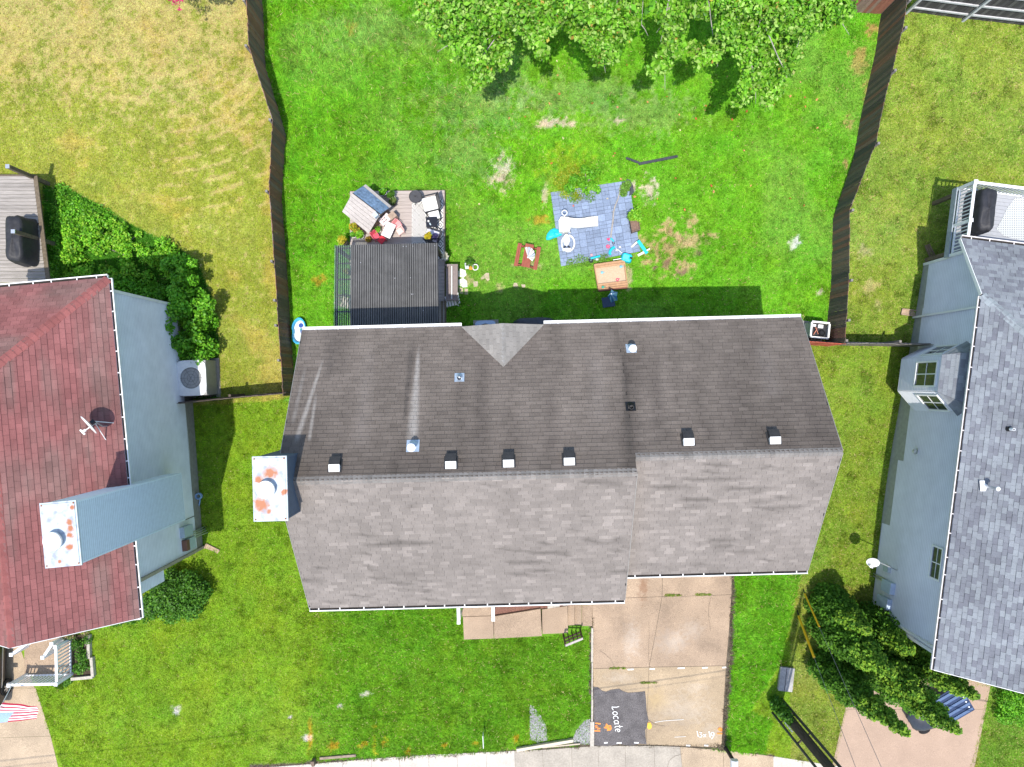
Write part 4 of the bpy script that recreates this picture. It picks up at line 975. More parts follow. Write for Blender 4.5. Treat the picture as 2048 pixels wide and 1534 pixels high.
part('foundation', M_fnd, rh, lambda b: b.hexa([hr(ri-.02,-ND+.3,-.8),hr(ri-.02,RL-.42,-.8),hr(2*RWd-ri,RL-.42,-.8),hr(2*RWd-ri,-ND+.3,-.8)], [hr(ri-.02,-ND+.3,1.0),hr(ri-.02,RL-.42,1.0),hr(2*RWd-ri-.02,RL-.42,1.0),hr(2*RWd-ri-.02,-ND+.3,1.0)]) if False else (
    b.hexa([hr(ri-.02,-ND+.3,-.8),hr(ri-.02,6.2,-.8),hr(5,6.2,-.8),hr(5,-ND+.3,-.8)], [hr(ri-.02,-ND+.3,.93),hr(ri-.02,6.2,.93),hr(5,6.2,.93),hr(5,-ND+.3,.93)]),
    b.hexa([hr(ri-.02,6.205,-.8),hr(ri-.02,8.9,-.8),hr(5,8.9,-.8),hr(5,6.205,-.8)], [hr(ri-.02,6.205,.53),hr(ri-.02,8.9,.53),hr(5,8.9,.53),hr(5,6.205,.53)]),
    b.hexa([hr(ri-.02,8.905,-.8),hr(ri-.02,RL-.42,-.8),hr(9.7,RL-.42,-.8),hr(9.7,8.905,-.8)], [hr(ri-.02,8.905,-.06),hr(ri-.02,RL-.42,-.06),hr(9.7,RL-.42,-.06),hr(9.7,8.905,-.06)])))
part('corner_trim', M_white, rh, lambda b: (b.bar(hr(ri-.03,-ND+.33,.6), hr(ri-.03,-ND+.33,NZ), .10, .10), b.bar(hr(ri-.03,RL-.43,-.3), hr(ri-.03,RL-.43,ztop), .12, .12)))
part('downspout', M_white, rh, lambda b: b.bar(hr(ri-.08,.33,.3), hr(ri-.08,.33,RE-.1), .07, .09))
part('downspout', M_white, rh, lambda b: b.bar(hr(ri-.08,RL-.6,0), hr(ri-.08,RL-.6,RE-.1), .07, .09))
# bay window
def yb(y): return (3.06-y)/.992      # world y -> g along the wall
b0, b1, f0_, f1_ = yb(1.45), yb(-1.03), yb(.92), yb(-.34); po = -.75
zb0, zb1 = 1.2, 4.0
bay = empty('bay_window', hr(ri-.4, (b0+b1)/2, zb0)); bay.parent = rh; bay.location = hr(ri-.4, (b0+b1)/2, zb0)-ORIG[rh.name]
cor = [hr(ri, b0, 0), hr(ri+po, f0_, 0), hr(ri+po, f1_, 0), hr(ri, b1, 0)]
for A, B in zip(cor, cor[1:]):
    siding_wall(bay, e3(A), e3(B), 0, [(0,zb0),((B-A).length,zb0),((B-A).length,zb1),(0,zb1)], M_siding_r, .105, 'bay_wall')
    u = (B-A).normalized(); n = u.cross(Vector((0,0,1))); mid = (A+B)/2; L = (B-A).length
    rect_win(bay, mid+n*.03+Vector((0,0,3.05)), u, n, L*.72, 1.35)
part('bay_floor', M_white, bay, lambda b: b.prism([(p.x, p.y) for p in cor], zb0-.06, zb0))
ro = MB(); ov = .10
oc = [hr(ri, b0-.12, 0), hr(ri+po-ov, f0_-.04, 0), hr(ri+po-ov, f1_+.04, 0), hr(ri, b1+.12, 0)]; zt, ze = 4.72, 4.02
tp = [hr(ri-.02, b0+.30, zt), hr(ri-.02, b1-.30, zt)]
up3 = lambda p, z: Vector((p.x, p.y, z))
br_ = []
for pts in ([up3(oc[0], ze), up3(oc[1], ze), tp[0]], [up3(oc[1], ze), up3(oc[2], ze), tp[1], tp[0]], [up3(oc[2], ze), up3(oc[3], ze), tp[1]]):
    n = slope(ro, pts, .06); U = (pts[1]-pts[0]).normalized(); V_ = n.cross(U)
    br_ += lap_pieces(pts[0], U, V_, [((p-pts[0]).dot(U), (p-pts[0]).dot(V_)) for p in pts], .15, .28, .016, .005, blue(9), .004, .04)
bro = ro.build('bay_roof', MATS['blue_roof_deck'], bay)
bf = MB()
for p in br_: bf.add(p[0], p[1], 0, p[2])
bf.build('bay_shingles', M_shingle, bay, kind='stuff')
part('bay_trim', M_white, bay, lambda b: b.bar(hr(ri-.05, b0+.2, zt+.03), hr(ri-.05, b1-.2, zt+.03), .05, .06))
# small high window, meter boxes
pw = T(1876,1119); rect_win(rh, hr(ri-.03, yb(-6.45), 3.9), rg, -rr, 1.15, .62)
def wb_r(name, m, g, z, w, h, d=.2): return part(name, m, rh, lambda b: b.hexa([hr(ri-d,g-w/2,z-h/2),hr(ri-d,g+w/2,z-h/2),hr(ri,g+w/2,z-h/2),hr(ri,g-w/2,z-h/2)], [hr(ri-d,g-w/2,z+h/2),hr(ri-d,g+w/2,z+h/2),hr(ri,g+w/2,z+h/2),hr(ri,g-w/2,z+h/2)]))
M_mb = mat('meter_box_blue', (.45,.55,.70), .45, var=.06)
wb_r('meter_box', M_mb, yb(-8.1), 1.1, .45, .70, .22); wb_r('meter_box', M_mb, yb(-8.75), .95, .42, .80, .22); wb_r('meter_box', M_box, yb(-7.45), .8, .25, .35, .16)
part('conduit', M_steel, rh, lambda b: b.tube([hr(ri-.1,yb(-7.9),-.4), hr(ri-.1,yb(-7.9),.8)], .03, 6)); part('conduit', M_steel, rh, lambda b: b.tube([hr(ri-.1,yb(-8.0),-.4), hr(ri-.1,yb(-8.0),.8)], .03, 6))
part('wall_light', M_steel, rh, lambda b: b.lathe([(.09,0),(.10,.08),(.05,.15)], hr(ri-.12, yb(-2.62), 1.75), 10))
def on_right(px, py, off=0):
    z = 6
    for _ in range(15):
        p = P(px, py, z); t = (p-RA).dot(rr); z = RE+RP*t+off
    return P(px, py, z)
pipe_vent(rh, on_right(2018,858), .05, .25, 0, M_black, M_white, None, n=nWr, fl=.08)
pipe_vent(rh, on_right(1970,972), .05, .62, .075, M_white, M_steel, M_white, n=nWr, fl=.17)
excl_w([e3(hr(ri,-ND+.4,0)), e3(hr(ri,RL-.4,0)), e3(hr(9.7,RL-.4,0)), e3(hr(9.7,-ND+.4,0))])
# ------------------------------------------------------------------ fences
def fence(name, label, tops, cols, pw=.14, side=1, rails_side=1, rail_m=None, group=None, posts=True, over=.0):
    """tops: list of (Vector top point with its own height h) ; planks stand on the terrain"""
    root = empty(name, (tops[0][0].x, tops[0][0].y, tz(tops[0][0].x, tops[0][0].y)), label, 'fence', group)
    rm = rail_m or mat('fence_rail', (.10,.075,.06), .9, var=.2)
    for (p, h0), (q, h1) in zip(tops, tops[1:]):
        a = Vector((p.x, p.y, 0)); b = Vector((q.x, q.y, 0)); d = b-a; L = d.length; d.normalize(); n = Vector((-d.y, d.x, 0))
        k = max(1, int(round(L/pw))); w = L/k
        for i in range(k):
            t = (i+.5)/k; c = a+d*L*t; z0 = tz(c.x, c.y)-.04; h = h0+(h1-h0)*t + random.uniform(-.02, .02)
            j = random.uniform(-.006, .006); cl = random.choice(cols); v = random.uniform(.82, 1.2); tilt = random.uniform(-.012, .012)
            m = MB(); hw = w/2-random.uniform(.001, .004); th = .018
            B = [c-d*hw-n*th/2, c+d*hw-n*th/2, c+d*hw+n*th/2, c-d*hw+n*th/2]
            bt = [x+n*j+Vector((0,0,z0)) for x in B]; tp = [x+n*(j+tilt)+Vector((0,0,tz(c.x, c.y)+h)) for x in B]
            m.hexa(bt, tp, 0, tuple(np.array(cl)*v)); m.build('plank', M_plank, root)
        for f in (.18, .5, .86):
            o = n*rails_side*.035; m = MB()
            m.bar(a+o+Vector((0,0,tz(a.x,a.y)+h0*f)), b+o+Vector((0,0,tz(b.x,b.y)+h1*f)), .045, .09); m.build('rail', rm, root)
        if posts:
            np_ = max(1, int(L/2.3))
            for i in range(np_):
                c = a+d*L*i/np_+n*rails_side*.10; z = tz(c.x, c.y); m = MB()
                m.box((c.x, c.y, z+(h0+over)/2-.1), (.09,.09,h0+.26+over), math.atan2(d.y, d.x)); m.build('post', rm, root)
    return root
RED = [(.26,.125,.085),(.22,.12,.09),(.19,.12,.10),(.17,.115,.095),(.25,.11,.075)]; DK = [(.12,.095,.08),(.14,.105,.085),(.19,.095,.07),(.09,.075,.068),(.17,.11,.085)]
GRY = [(.20,.18,.165),(.25,.225,.20),(.15,.135,.125),(.22,.20,.19)]
M_rail_g = mat('grey_rail', (.22,.20,.185), .85, var=.15)
fence('wood_fence', 'long reddish-brown plank fence on the left side of the back yard', [(v, p[2]) for v, p in zip(LF, LF_TOP)], RED, side=1, rails_side=-1, rail_m=M_rail_g)
fence('wood_fence', 'long dark plank fence on the right side of the back yard', [(v, p[2]) for v, p in zip(RF, RF_TOP)], DK, rails_side=1, rail_m=M_rail_g)
bk = [(T(1640,-62,1.9), 1.9), (T(1817,-46,1.9), 1.9)]
b0_ = T(1650,22); b1_ = T(1768,28)
fence('wood_fence', 'short reddish plank fence across the top right yard corner', [(b0_, 1.6), (b1_, 1.7)], [(.32,.13,.09),(.25,.16,.13),(.30,.20,.16)], rails_side=1)
r0 = T(1812,22); r1 = T(1926,37); r2 = T(2060,52)
fence('wood_fence', 'dark weathered fence with pale rails behind the right yard', [(r0, 2.0), (r1, 2.0), (r2, 2.0)], [(.07,.065,.065),(.10,.095,.09),(.055,.05,.05)], rails_side=-1, rail_m=mat('pale_rail', (.52,.52,.52), .8, var=.1))
def tp(px, py, h): return (T(px, py, h), h)
fence('wood_fence', 'low weathered side fence joining the red-roofed house to the yard', [tp(345,808,1.5), tp(460,796,1.55), tp(572,786,1.6)], [(.16,.12,.09),(.12,.09,.07),(.20,.16,.12)], rails_side=1)
fence('wood_fence', 'bright red plank fence panel beside the right corner of the roof', [tp(1608,682,1.6), tp(1692,688,1.7)], [(.48,.10,.06),(.42,.09,.06),(.50,.13,.08)], rails_side=1)
fence('wood_fence', 'grey side fence between middle house and bay-windowed house', [tp(1693,686,1.5), tp(1800,688,1.5), tp(1868,689,1.7)], GRY, rails_side=1, rail_m=M_rail_g)

# ------------------------------------------------------------------ foliage helpers
def leaves(centers, radii, n, size, palette, flat=.6, up=.6, squash=(1,1,1), shell=.5):
    """n leaves as folded diamonds spread through ellipsoidal clumps; returns V, F, cols"""
    ce = np.array(centers, float); ra = np.array(radii, float); k = len(ce); pr = ra**2; pr = pr/pr.sum()
    id_ = rng.choice(k, n, p=pr); d = rng.normal(size=(n, 3)); d /= np.linalg.norm(d, axis=1)[:, None]
    r = rng.random(n)**shell; sq = np.array(squash); pos = ce[id_] + d*(r*ra[id_])[:, None]*sq
    nrm = rng.normal(size=(n, 3))*flat + d*.6 + np.array((0,0,up)); nrm /= np.linalg.norm(nrm, axis=1)[:, None]
    t = np.cross(nrm, rng.normal(size=(n, 3))); t /= np.linalg.norm(t, axis=1)[:, None]; b = np.cross(nrm, t)
    s = size*(.6+.8*rng.random(n))[:, None]
    V = np.empty((n, 4, 3)); V[:, 0] = pos - t*s*.55; V[:, 1] = pos + b*s*.36 + nrm*s*.10; V[:, 2] = pos + t*s*.60; V[:, 3] = pos - b*s*.36 + nrm*s*.10
    F_ = np.arange(4*n).reshape(n, 4); Fc = np.concatenate([F_[:, [0,1,2]], F_[:, [0,2,3]]])
    pal = np.array(palette); cid = rng.integers(0, len(pal), n); cl = vnoise(pos[:, 0]*2.5+31, pos[:, 1]*2.5+pos[:, 2], 3)
    c = pal[cid]*(.62+.45*rng.random(n)+.45*cl)[:, None]
    return V.reshape(-1, 3), Fc, np.repeat(c, 4, axis=0)
def merge(ls):
    V = []; Fc = []; Cc = []; o = 0
    for v, f, c in ls: V.append(v); Fc.append(f+o); Cc.append(c); o += len(v)
    return np.concatenate(V), np.concatenate(Fc), np.concatenate(Cc)
def foliage(name, parent, ls, m=None, **kw):
    v, f, c = merge(ls); return np_mesh(name, v, f, 3, np.clip(c, 0, .8), m or M_leaf, parent, **kw)
OAK = [(.13,.36,.018),(.07,.22,.012),(.22,.46,.035),(.15,.37,.02),(.34,.52,.11)]

# ------------------------------------------------------------------ big tree over the top of the yard
tb = T(1290,-190); tree = empty('tree', tb, 'big leafy tree overhanging the top of the back yard', 'tree')
VIS = [(862,18,.75),(900,50,.8),(935,95,.8),(965,140,.6),(950,165,.35),(1000,120,.5),(925,15,.9),(985,35,.9),(1000,85,.7),(1045,28,.8),(1070,70,.55),(1095,40,.7),(1085,105,.35),(1130,20,.6),
       (1165,45,.75),(1190,80,.65),(1215,105,.55),(1240,55,.7),(1190,20,.7),(1255,18,.6),(1200,118,.35),
       (1340,18,.7),(1350,55,.6),(1345,95,.55),(1325,125,.5),(1305,140,.3),(1390,100,.4),(1400,128,.35),(1420,110,.45),(1438,85,.45),
       (1455,60,.55),(1490,85,.75),(1530,70,.7),(1510,125,.7),(1550,120,.65),(1500,165,.5),(1545,175,.55),(1535,205,.35),(1475,205,.22),(1490,195,.3),(1580,85,.6),(1575,140,.4),
       (1600,50,.7),(1640,35,.65),(1670,22,.6),(1692,20,.4),(1560,30,.8),(1500,25,.6),(1440,15,.5),(1610,10,.8),(1590,110,.3),(1395,20,.4)] + [(x, random.uniform(-10,22), random.uniform(.5,.8)) for x in range(850,1700,36) if abs(x-1290) > 40 and abs(x-1385) > 35]
cen = []; rad = []
for px, py, r in VIS:
    z = 4.9 + random.uniform(-.5, .6) + max(0, (90-py))*.006; p = P(px, py, z); cen.append(p); rad.append(r*.86)
vis_n = len(cen)
for i in range(110):      # rest of the crown beyond the frame
    a = random.uniform(0, 2*math.pi); r = 8.2*math.sqrt(random.random()); z = tb.z+4.5+random.random()*6.5*(1-(r/9)**2)
    p = Vector((tb.x+r*math.cos(a), tb.y+r*.8*math.sin(a), z)); x, y = px_of(p.x, p.y, p.z)
    sx, sy = p.x+SHX*z, p.y+SHY*z
    if y > -25: continue
    cen.append(p); rad.append(random.uniform(.8, 1.3))
foliage('crown', tree, [leaves(cen[:vis_n], rad[:vis_n], 36000, .115, OAK, .7, .5, (1,1,.7), .55), leaves(cen[:vis_n], rad[:vis_n], 5000, .16, OAK[2:], .7, .8, (1,1,.7), .2), leaves(cen[:vis_n], rad[:vis_n], 500, .13, [(.42,.36,.05),(.45,.30,.06),(.3,.34,.08)], .7, .6, (1,1,.7), .3),
                        leaves(cen[vis_n:], rad[vis_n:], 17000, .24, OAK, .7, .5)])
tk = MB(); z0 = tb.z
tk.tube([tb-Vector((0,0,.3)), tb+Vector((.1,0,1.2)), tb+Vector((.2,.1,3.2)), tb+Vector((.1,0,6))], [.42,.34,.28,.2], 12)
trunk = tk.build('trunk', M_bark, tree, smooth=True)
M_br = mat('pale_branch', (.36,.33,.30), .9, var=.2)
def limb(end, mids, r0):
    s = tb+Vector((.15,.05,3.0+random.uniform(0, 1.5))); e = Vector(end); pts = []
    for i in range(7):
        t = i/6; p = s.lerp(e, t); p.z += .9*math.sin(t*math.pi)*.6; p += Vector((random.uniform(-.12,.12), random.uniform(-.12,.12), 0)); pts.append(p)
    b = MB(); b.tube(pts, [r0*(1-.8*i/6) for i in range(7)], 7); lo = b.build('limb', M_br, tree, smooth=True)
    for k in range(5):
        p = pts[3+k % 4]; q = p+(e-s).normalized()*random.uniform(.4, .9)+Vector((random.uniform(-.6,.6), random.uniform(-.3,.2), random.uniform(-.3,.3)))
        part('twig', M_br, lo, lambda b: b.tube([p, p.lerp(q, .5)+Vector((0,0,.05)), q], [.018,.012,.005], 5))
for px, py, z, r in [(905,80,4.8,.09),(960,120,4.7,.08),(1010,60,5,.08),(1080,80,4.9,.07),(1205,90,4.9,.09),(1280,48,4.8,.05),(1333,40,5.1,.11),(1330,120,4.8,.07),(1422,72,4.9,.07),(1462,32,5.2,.12),(1505,150,4.8,.10),(1555,120,5,.08),(1600,70,5.1,.09),(1660,25,5.2,.08)]:
    limb(P(px, py, z), None, r)

# pink flowering shrub at the very top left
q = T(352,-12,1.2); cm = empty('flowering_shrub', T(345,-40), 'pink flowering crape myrtle at the top edge of the left yard', 'shrub')
cs_ = [P(x, y, 2.3) for x, y in [(340,-6),(352,2),(362,-4),(330,-30),(370,-40),(390,-30),(358,18)]]
foliage('blossom', cm, [leaves(cs_, [.18,.2,.16,.4,.4,.35,.08], 900, .07, [(.65,.02,.18),(.75,.05,.28),(.55,.02,.15)], .8, .4)])
foliage('crown', cm, [leaves([P(340,-45,2.2), P(385,-42,2.2), P(412,-30,2.0), P(310,-50,2.2)], [.5,.6,.4,.4], 1500, .10, OAK, .8, .4)])
part('trunk', M_bark, cm, lambda b: [b.tube([ORIG[cm.name], ORIG[cm.name]+Vector((.3*i-.3,.1,1.2)), ORIG[cm.name]+Vector((.5*i-.5,.1,2.3))], [.04,.03,.015], 6) for i in range(3)])

# ------------------------------------------------------------------ evergreen column trees at lower right
def column_tree(label, tipx, tipy, h, r, bend=0):
    tip = T(tipx, tipy, h); base = Vector((tip.x, tip.y, tz(tip.x, tip.y))); base += Vector((random.uniform(-.15,.15), random.uniform(-.15,.15), 0)); base.z = tz(base.x, base.y)
    root = empty('evergreen_tree', base, label, 'tree', 'column evergreens beside the right driveway')
    cs = []; rs = []
    for i in range(46):
        t = (i+.5)/46; rr_ = r*(1-t**1.7)**.75*(.75+.25*min(1, t*6)); a = i*2.4
        c = base.lerp(tip, t) + Vector((math.cos(a), math.sin(a), 0))*rr_*.62*random.uniform(.7, 1.1); cs.append(c); rs.append(max(.16, rr_*.55))
    n = 13000; pal = [(.06,.165,.012),(.08,.205,.015),(.045,.125,.010),(.115,.25,.02)]
    v, f, c = leaves(cs, rs, n, .10, pal, .6, .9, (1,1,1.35), .45)
    vt, ft, ct = leaves(cs[30:], rs[30:], 1400, .10, [(.18,.33,.028),(.22,.36,.03)], .6, 1.0, (1,1,1.3), .25)
    foliage('crown', root, [(v, f, c), (vt, ft, ct)], M_fol)
    part('trunk', M_bark, root, lambda b: b.tube([base-Vector((0,0,.1)), base.lerp(tip, .5), base.lerp(tip, .93)], [.10,.07,.015], 7))
column_tree('rounded evergreen tree nearest the guy wires', 1736, 1262, 3.6, .85)
column_tree('tall evergreen tree rising just below the rounded one', 1785, 1348, 5.2, .95)
column_tree('evergreen tree whose tip leans over the open driveway, lowest on the left', 1812, 1466, 6.3, .74)
column_tree('evergreen tree whose tip points lowest between ribbed cart and lawn', 1915, 1462, 6.3, .95)
column_tree('evergreen tree with its tip right under the blue-grey eave', 1950, 1392, 5.6, .95)
column_tree('evergreen tree squeezed between the siding wall and the others', 1822, 1302, 3.6, 1.0)
column_tree('slender evergreen tree in the middle of the dark clump', 1840, 1395, 5.0, 1.1)
def shrub(name, label, blobs, n, size, pal, up=.5, cat='shrub', stem=True, gloss=None, group=None, flat=.7, sq=(1,1,1)):
    cs = [T(x, y, h) for x, y, h, r in blobs]; base = sum(cs, Vector())/len(cs); base = Vector((base.x, base.y, tz(base.x, base.y)))
    root = empty(name, base, label, cat, group)
    foliage('foliage', root, [leaves(cs, [b[3] for b in blobs], n, size, pal, flat, up, sq, .45)])
    if stem:
        for i, c in enumerate(cs[:6]): part('stem', M_bark, root, lambda b: b.tube([base-Vector((0,0,.05)), base.lerp(c, .5), c], [.025,.018,.008], 5))
    return root
DKG = [(.06,.17,.015),(.08,.21,.018),(.045,.13,.012),(.11,.26,.022)]; MID = [(.12,.37,.018),(.15,.42,.022),(.08,.26,.014),(.21,.47,.03)]; LIT = [(.17,.46,.022),(.23,.50,.03),(.13,.36,.02),(.30,.52,.04)]
shrub('shrub', 'large round dark shrub at the front corner of the red-roofed house', [(345,1190,.7,.85),(375,1170,.7,.65),(320,1205,.6,.7),(380,1215,.5,.55),(290,1222,.35,.5),(345,1225,.5,.5),(400,1185,.5,.5),(340,1160,.6,.5),(262,1232,.25,.35),(235,1240,.2,.3)], 11000, .09, DKG)
shrub('shrub', 'clipped round shrub below the right house front', [(2020,1402,.5,.5),(2040,1425,.5,.55),(2010,1430,.35,.4),(2050,1390,.5,.5),(2075,1410,.5,.6)], 6000, .07, MID)
def scatter(poly, n, h0, h1, r0, r1):
    out = []; xs_ = [p[0] for p in poly]; ys_ = [p[1] for p in poly]
    while len(out) < n:
        x, y = random.uniform(min(xs_), max(xs_)), random.uniform(min(ys_), max(ys_))
        if inpoly(poly, np.array([x]), np.array([y]))[0]: out.append((x, y, random.uniform(h0, h1), random.uniform(r0, r1)))
    return out
shrub('vine_shrub', 'tall leafy vine shrub against the red-roofed house wall', scatter([(330,500),(385,515),(415,580),(432,650),(425,715),(385,720),(350,715),(335,660),(350,590)], 46, .2, 1.4, .18, .46)+[(330,655,1.7,.35),(322,690,1.8,.3),(345,625,1.5,.4),(318,712,1.9,.2)], 13000, .115, MID)
shrub('vine_shrub', 'tangled weeds and vines at the foot of the left deck', scatter([(130,455),(180,430),(240,450),(310,480),(350,500),(345,555),(300,560),(220,560),(130,560)], 70, .06, .45, .14, .40), 13000, .095, LIT)
gc = MB()
shrub('ground_cover', 'dark green ground cover behind the red hip roof', scatter([(100,385),(128,378),(165,400),(215,430),(190,470),(150,520),(110,560),(100,470)], 75, .01, .10, .2, .4)+scatter([(100,545),(330,560),(335,610),(260,600),(215,575),(100,570)], 34, .05, .3, .2, .45), 15000, .085, MID, stem=False, cat='ground cover', sq=(1,1,.4))
shrub('shrub', 'low leafy seedling bush at the upper edge of the blue patio', [(1170,338,.3,.18),(1185,350,.3,.22),(1195,345,.25,.15),(1165,365,.25,.25),(1185,372,.2,.2),(1150,360,.2,.25),(1140,375,.15,.25),(1195,380,.15,.15),(1172,382,.12,.18)], 1700, .10, MID)
shrub('ground_cover', 'yellow-green weeds left of the seedling bush', [(1130,352,.05,.35),(1120,365,.05,.3),(1145,340,.05,.3),(1130,385,.03,.3),(1155,390,.03,.3)], 3200, .06, [(.17,.30,.015),(.22,.34,.02),(.3,.32,.02)], stem=False, cat='weeds', sq=(1,1,.35))
shrub('grass_tuft', 'fine pale grass tuft at the top right corner of the blue patio', [(1250,375,.05,.22),(1247,385,.05,.18),(1256,368,.05,.15)], 900, .08, [(.12,.28,.03),(.16,.3,.05)], stem=False, cat='grass', sq=(1,1,.4))
shrub('grass_tuft', 'wispy weeds growing through the lower patio edge', [(1208,515,.03,.22),(1195,518,.03,.2),(1160,520,.02,.3),(1140,526,.02,.25),(1178,523,.02,.25),(1150,395,.02,.3),(1180,392,.02,.3)], 2200, .06, [(.12,.28,.03),(.16,.3,.05)], stem=False, cat='weeds', sq=(1,1,.3))
for i, (x, y, lab) in enumerate([(1345,1190,'weeds in the upper driveway joint, left clump'),(1405,1189,'weeds in the upper driveway joint, right clump'),(1297,1365,'grass sprouting in the short driveway crack above the asphalt patch'),(1235,1336,'sparse weeds along the lower driveway joint')]):
    shrub('weed_clump', lab, [(x-10,y,.01,.12),(x,y,.01,.12),(x+12,y,.01,.10)], 260, .05, [(.2,.26,.03),(.16,.24,.03)], stem=False, cat='weeds', sq=(1.4,.5,.4))
# planters and bits of green in front of the left house
shrub('shrub', 'small plants in the raised bed beside the left porch', [(155,1290,.2,.25),(165,1310,.15,.3),(160,1335,.15,.28),(172,1330,.1,.25),(175,1280,.15,.2),(140,1270,.3,.25)], 2200, .07, DKG, cat='plants')
shrub('shrub', 'scraggly dry flowers at the left porch corner', [(140,1266,.5,.25),(128,1270,.5,.2),(170,1262,.4,.2)], 700, .06, [(.25,.22,.09),(.12,.16,.04),(.3,.2,.12)], cat='plants')
shrub('shrub', 'little bush at the foot of the white porch railing', [(138,1362,.1,.16),(132,1368,.1,.13)], 400, .05, DKG, cat='plants')
# ------------------------------------------------------------------ air conditioners
def ac_unit(label, px, py, wx, wy, h, rz, m, open_top=False, pad=True):
    c = T(px, py, h); z0 = tz(c.x, c.y); r = empty('air_conditioner', (c.x, c.y, z0), label, 'air conditioner')
    if pad: part('pad', M_conc, r, lambda b: b.box((c.x, c.y, z0+.01), (wx+.2, wy+.2, .08), rz))
    part('casing', mat('ac_casing', (.33,.33,.32), .5, var=.1), r, lambda b: b.box((c.x, c.y, z0+.05+(h-(.4 if open_top else .1))/2), (wx-.03, wy-.03, h-(.4 if open_top else .1)), rz))
    co, si = math.cos(rz), math.sin(rz)
    def W_(x, y, z): return (c.x+x*co-y*si, c.y+x*si+y*co, z0+z)
    for i in range(9):
        for s in (-1, 1):
            part('louvre', mat('ac_louvre', (.20,.20,.2), .5), r, lambda b: b.bar(W_(-wx/2+.04, s*(wy/2-.008), .12+i*(h-.25)/9), W_(wx/2-.04, s*(wy/2-.008), .12+i*(h-.25)/9), .012, .03))
    if not open_top:
        n = 28; R = min(wx, wy)*.36; V = []; V2 = []
        for k in range(n):
            t = 2*math.pi*k/n; q = max(abs(math.cos(t)), abs(math.sin(t))); e = .5*(1/q)
            e = min(e, .62); V.append(W_(wx*e*math.cos(t), wy*e*math.sin(t), h)); V2.append(W_(R*math.cos(t), R*math.sin(t), h+.012))
        V3 = [W_(R*math.cos(2*math.pi*k/n), R*math.sin(2*math.pi*k/n), h-.18) for k in range(n)]; V0 = [(v[0], v[1], v[2]-.07) for v in V]
        b = MB(); b.add(V0+V+V2+V3, [(k+o, (k+1) % n+o, (k+1) % n+o+n, k+o+n) for o in (0, n, 2*n) for k in range(n)]); b.build('top_cover', m, r)
        part('fan_well', M_black, r, lambda b: b.lathe([(R,0),(R*.99,.01)], W_(0,0,h-.18), 24))
        fan = part('fan', mat('fan_grey', (.40,.41,.43), .4, metal=.3), r, lambda b: b.lathe([(.07,0),(.07,.07),(.03,.09)], W_(0,0,h-.13), 14))
        for k in range(4):
            t = k*math.pi/2+.5
            part('fan_blade', MATS['fan_grey'], fan, lambda b: b.add([W_(.06*math.cos(t),.06*math.sin(t),h-.10), W_(R*.9*math.cos(t-.25),R*.9*math.sin(t-.25),h-.13), W_(R*.93*math.cos(t+.3),R*.93*math.sin(t+.3),h-.08), W_(.07*math.cos(t+.9),.07*math.sin(t+.9),h-.07)], [(0,1,2,3)]))
        g = part('grille', mat('grille_wire', (.06,.06,.065), .4), r, lambda b: [b.torus(W_(0,0,h+.008), R*f, .004, 24, 4) for f in (.35,.65,.92)])
        part('grille_spoke', MATS['grille_wire'], r, lambda b: [b.bar(W_(R*math.cos(a),R*math.sin(a),h+.012), W_(-R*math.cos(a),-R*math.sin(a),h+.012), .006, .006) for a in (0, 1.05, 2.1)])
    else:
        part('top_frame', m, r, lambda b: [b.bar(W_(*p, h), W_(*q, h), .07, .06) for p, q in (((-wx/2,-wy/2),(wx/2,-wy/2)),((wx/2,-wy/2+.035),(wx/2,wy/2-.035)),((wx/2,wy/2),(-wx/2,wy/2)),((-wx/2,wy/2-.035),(-wx/2,-wy/2+.035)))])
        part('coil_box', M_white, r, lambda b: (b.box(W_(.05,.16,h-.13), (.20,.14,.1), rz), b.box(W_(-.2,.18,h-.14), (.12,.10,.08), rz)))
        part('compressor', M_black, r, lambda b: b.lathe([(.14,0),(.14,.1),(.08,.15)], W_(.14,-.1,h-.25), 14)); part('tubing', mat('copper', (.45,.18,.12), .4, metal=.5), r, lambda b: b.tube([W_(-.2,-.2,h-.1), W_(-.1,.05,h-.06), W_(-.16,.1,h-.08), W_(-.02,-.16,h-.09)], .016, 6))
        part('side_wall', MATS['ac_casing'], r, lambda b: [b.bar(W_(*p, h-.18), W_(*q, h-.18), .02, .32) for p, q in (((-wx/2+.02,-wy/2+.02),(wx/2-.02,-wy/2+.02)),((wx/2-.02,-wy/2+.05),(wx/2-.02,wy/2-.05)),((wx/2-.02,wy/2-.02),(-wx/2+.02,wy/2-.02)),((-wx/2+.02,wy/2-.05),(-wx/2+.02,-wy/2+.05)))]); part('inner_floor', M_dark, r, lambda b: b.box(W_(0,0,h-.2), (wx-.1, wy-.1, .04), rz))
    return r
M_act = mat('ac_top_white', (.58,.60,.60), .45, var=.06)
ac_unit('white air conditioner with visible fan beside the vines', 382, 756, 1.22, 1.45, 1.2, .05, mat('ac_top_bright', (.74,.75,.74), .45, var=.05))
ac_unit('rounded bluish air conditioner half hidden behind the porch gable', 971, 662, .86, .86, .85, .03, mat('ac_top_blue', (.36,.45,.62), .4, var=.06))
ac_unit('open white air conditioner without its lid in the fence corner', 1640, 660, .72, .62, .85, -.1, M_wplastic, True)
gp_ = T(1070,652,.9)
cv = empty('covered_grill', (gp_.x, gp_.y, tz(gp_.x, gp_.y)), 'dark covered grill against the back wall in shade', 'grill')
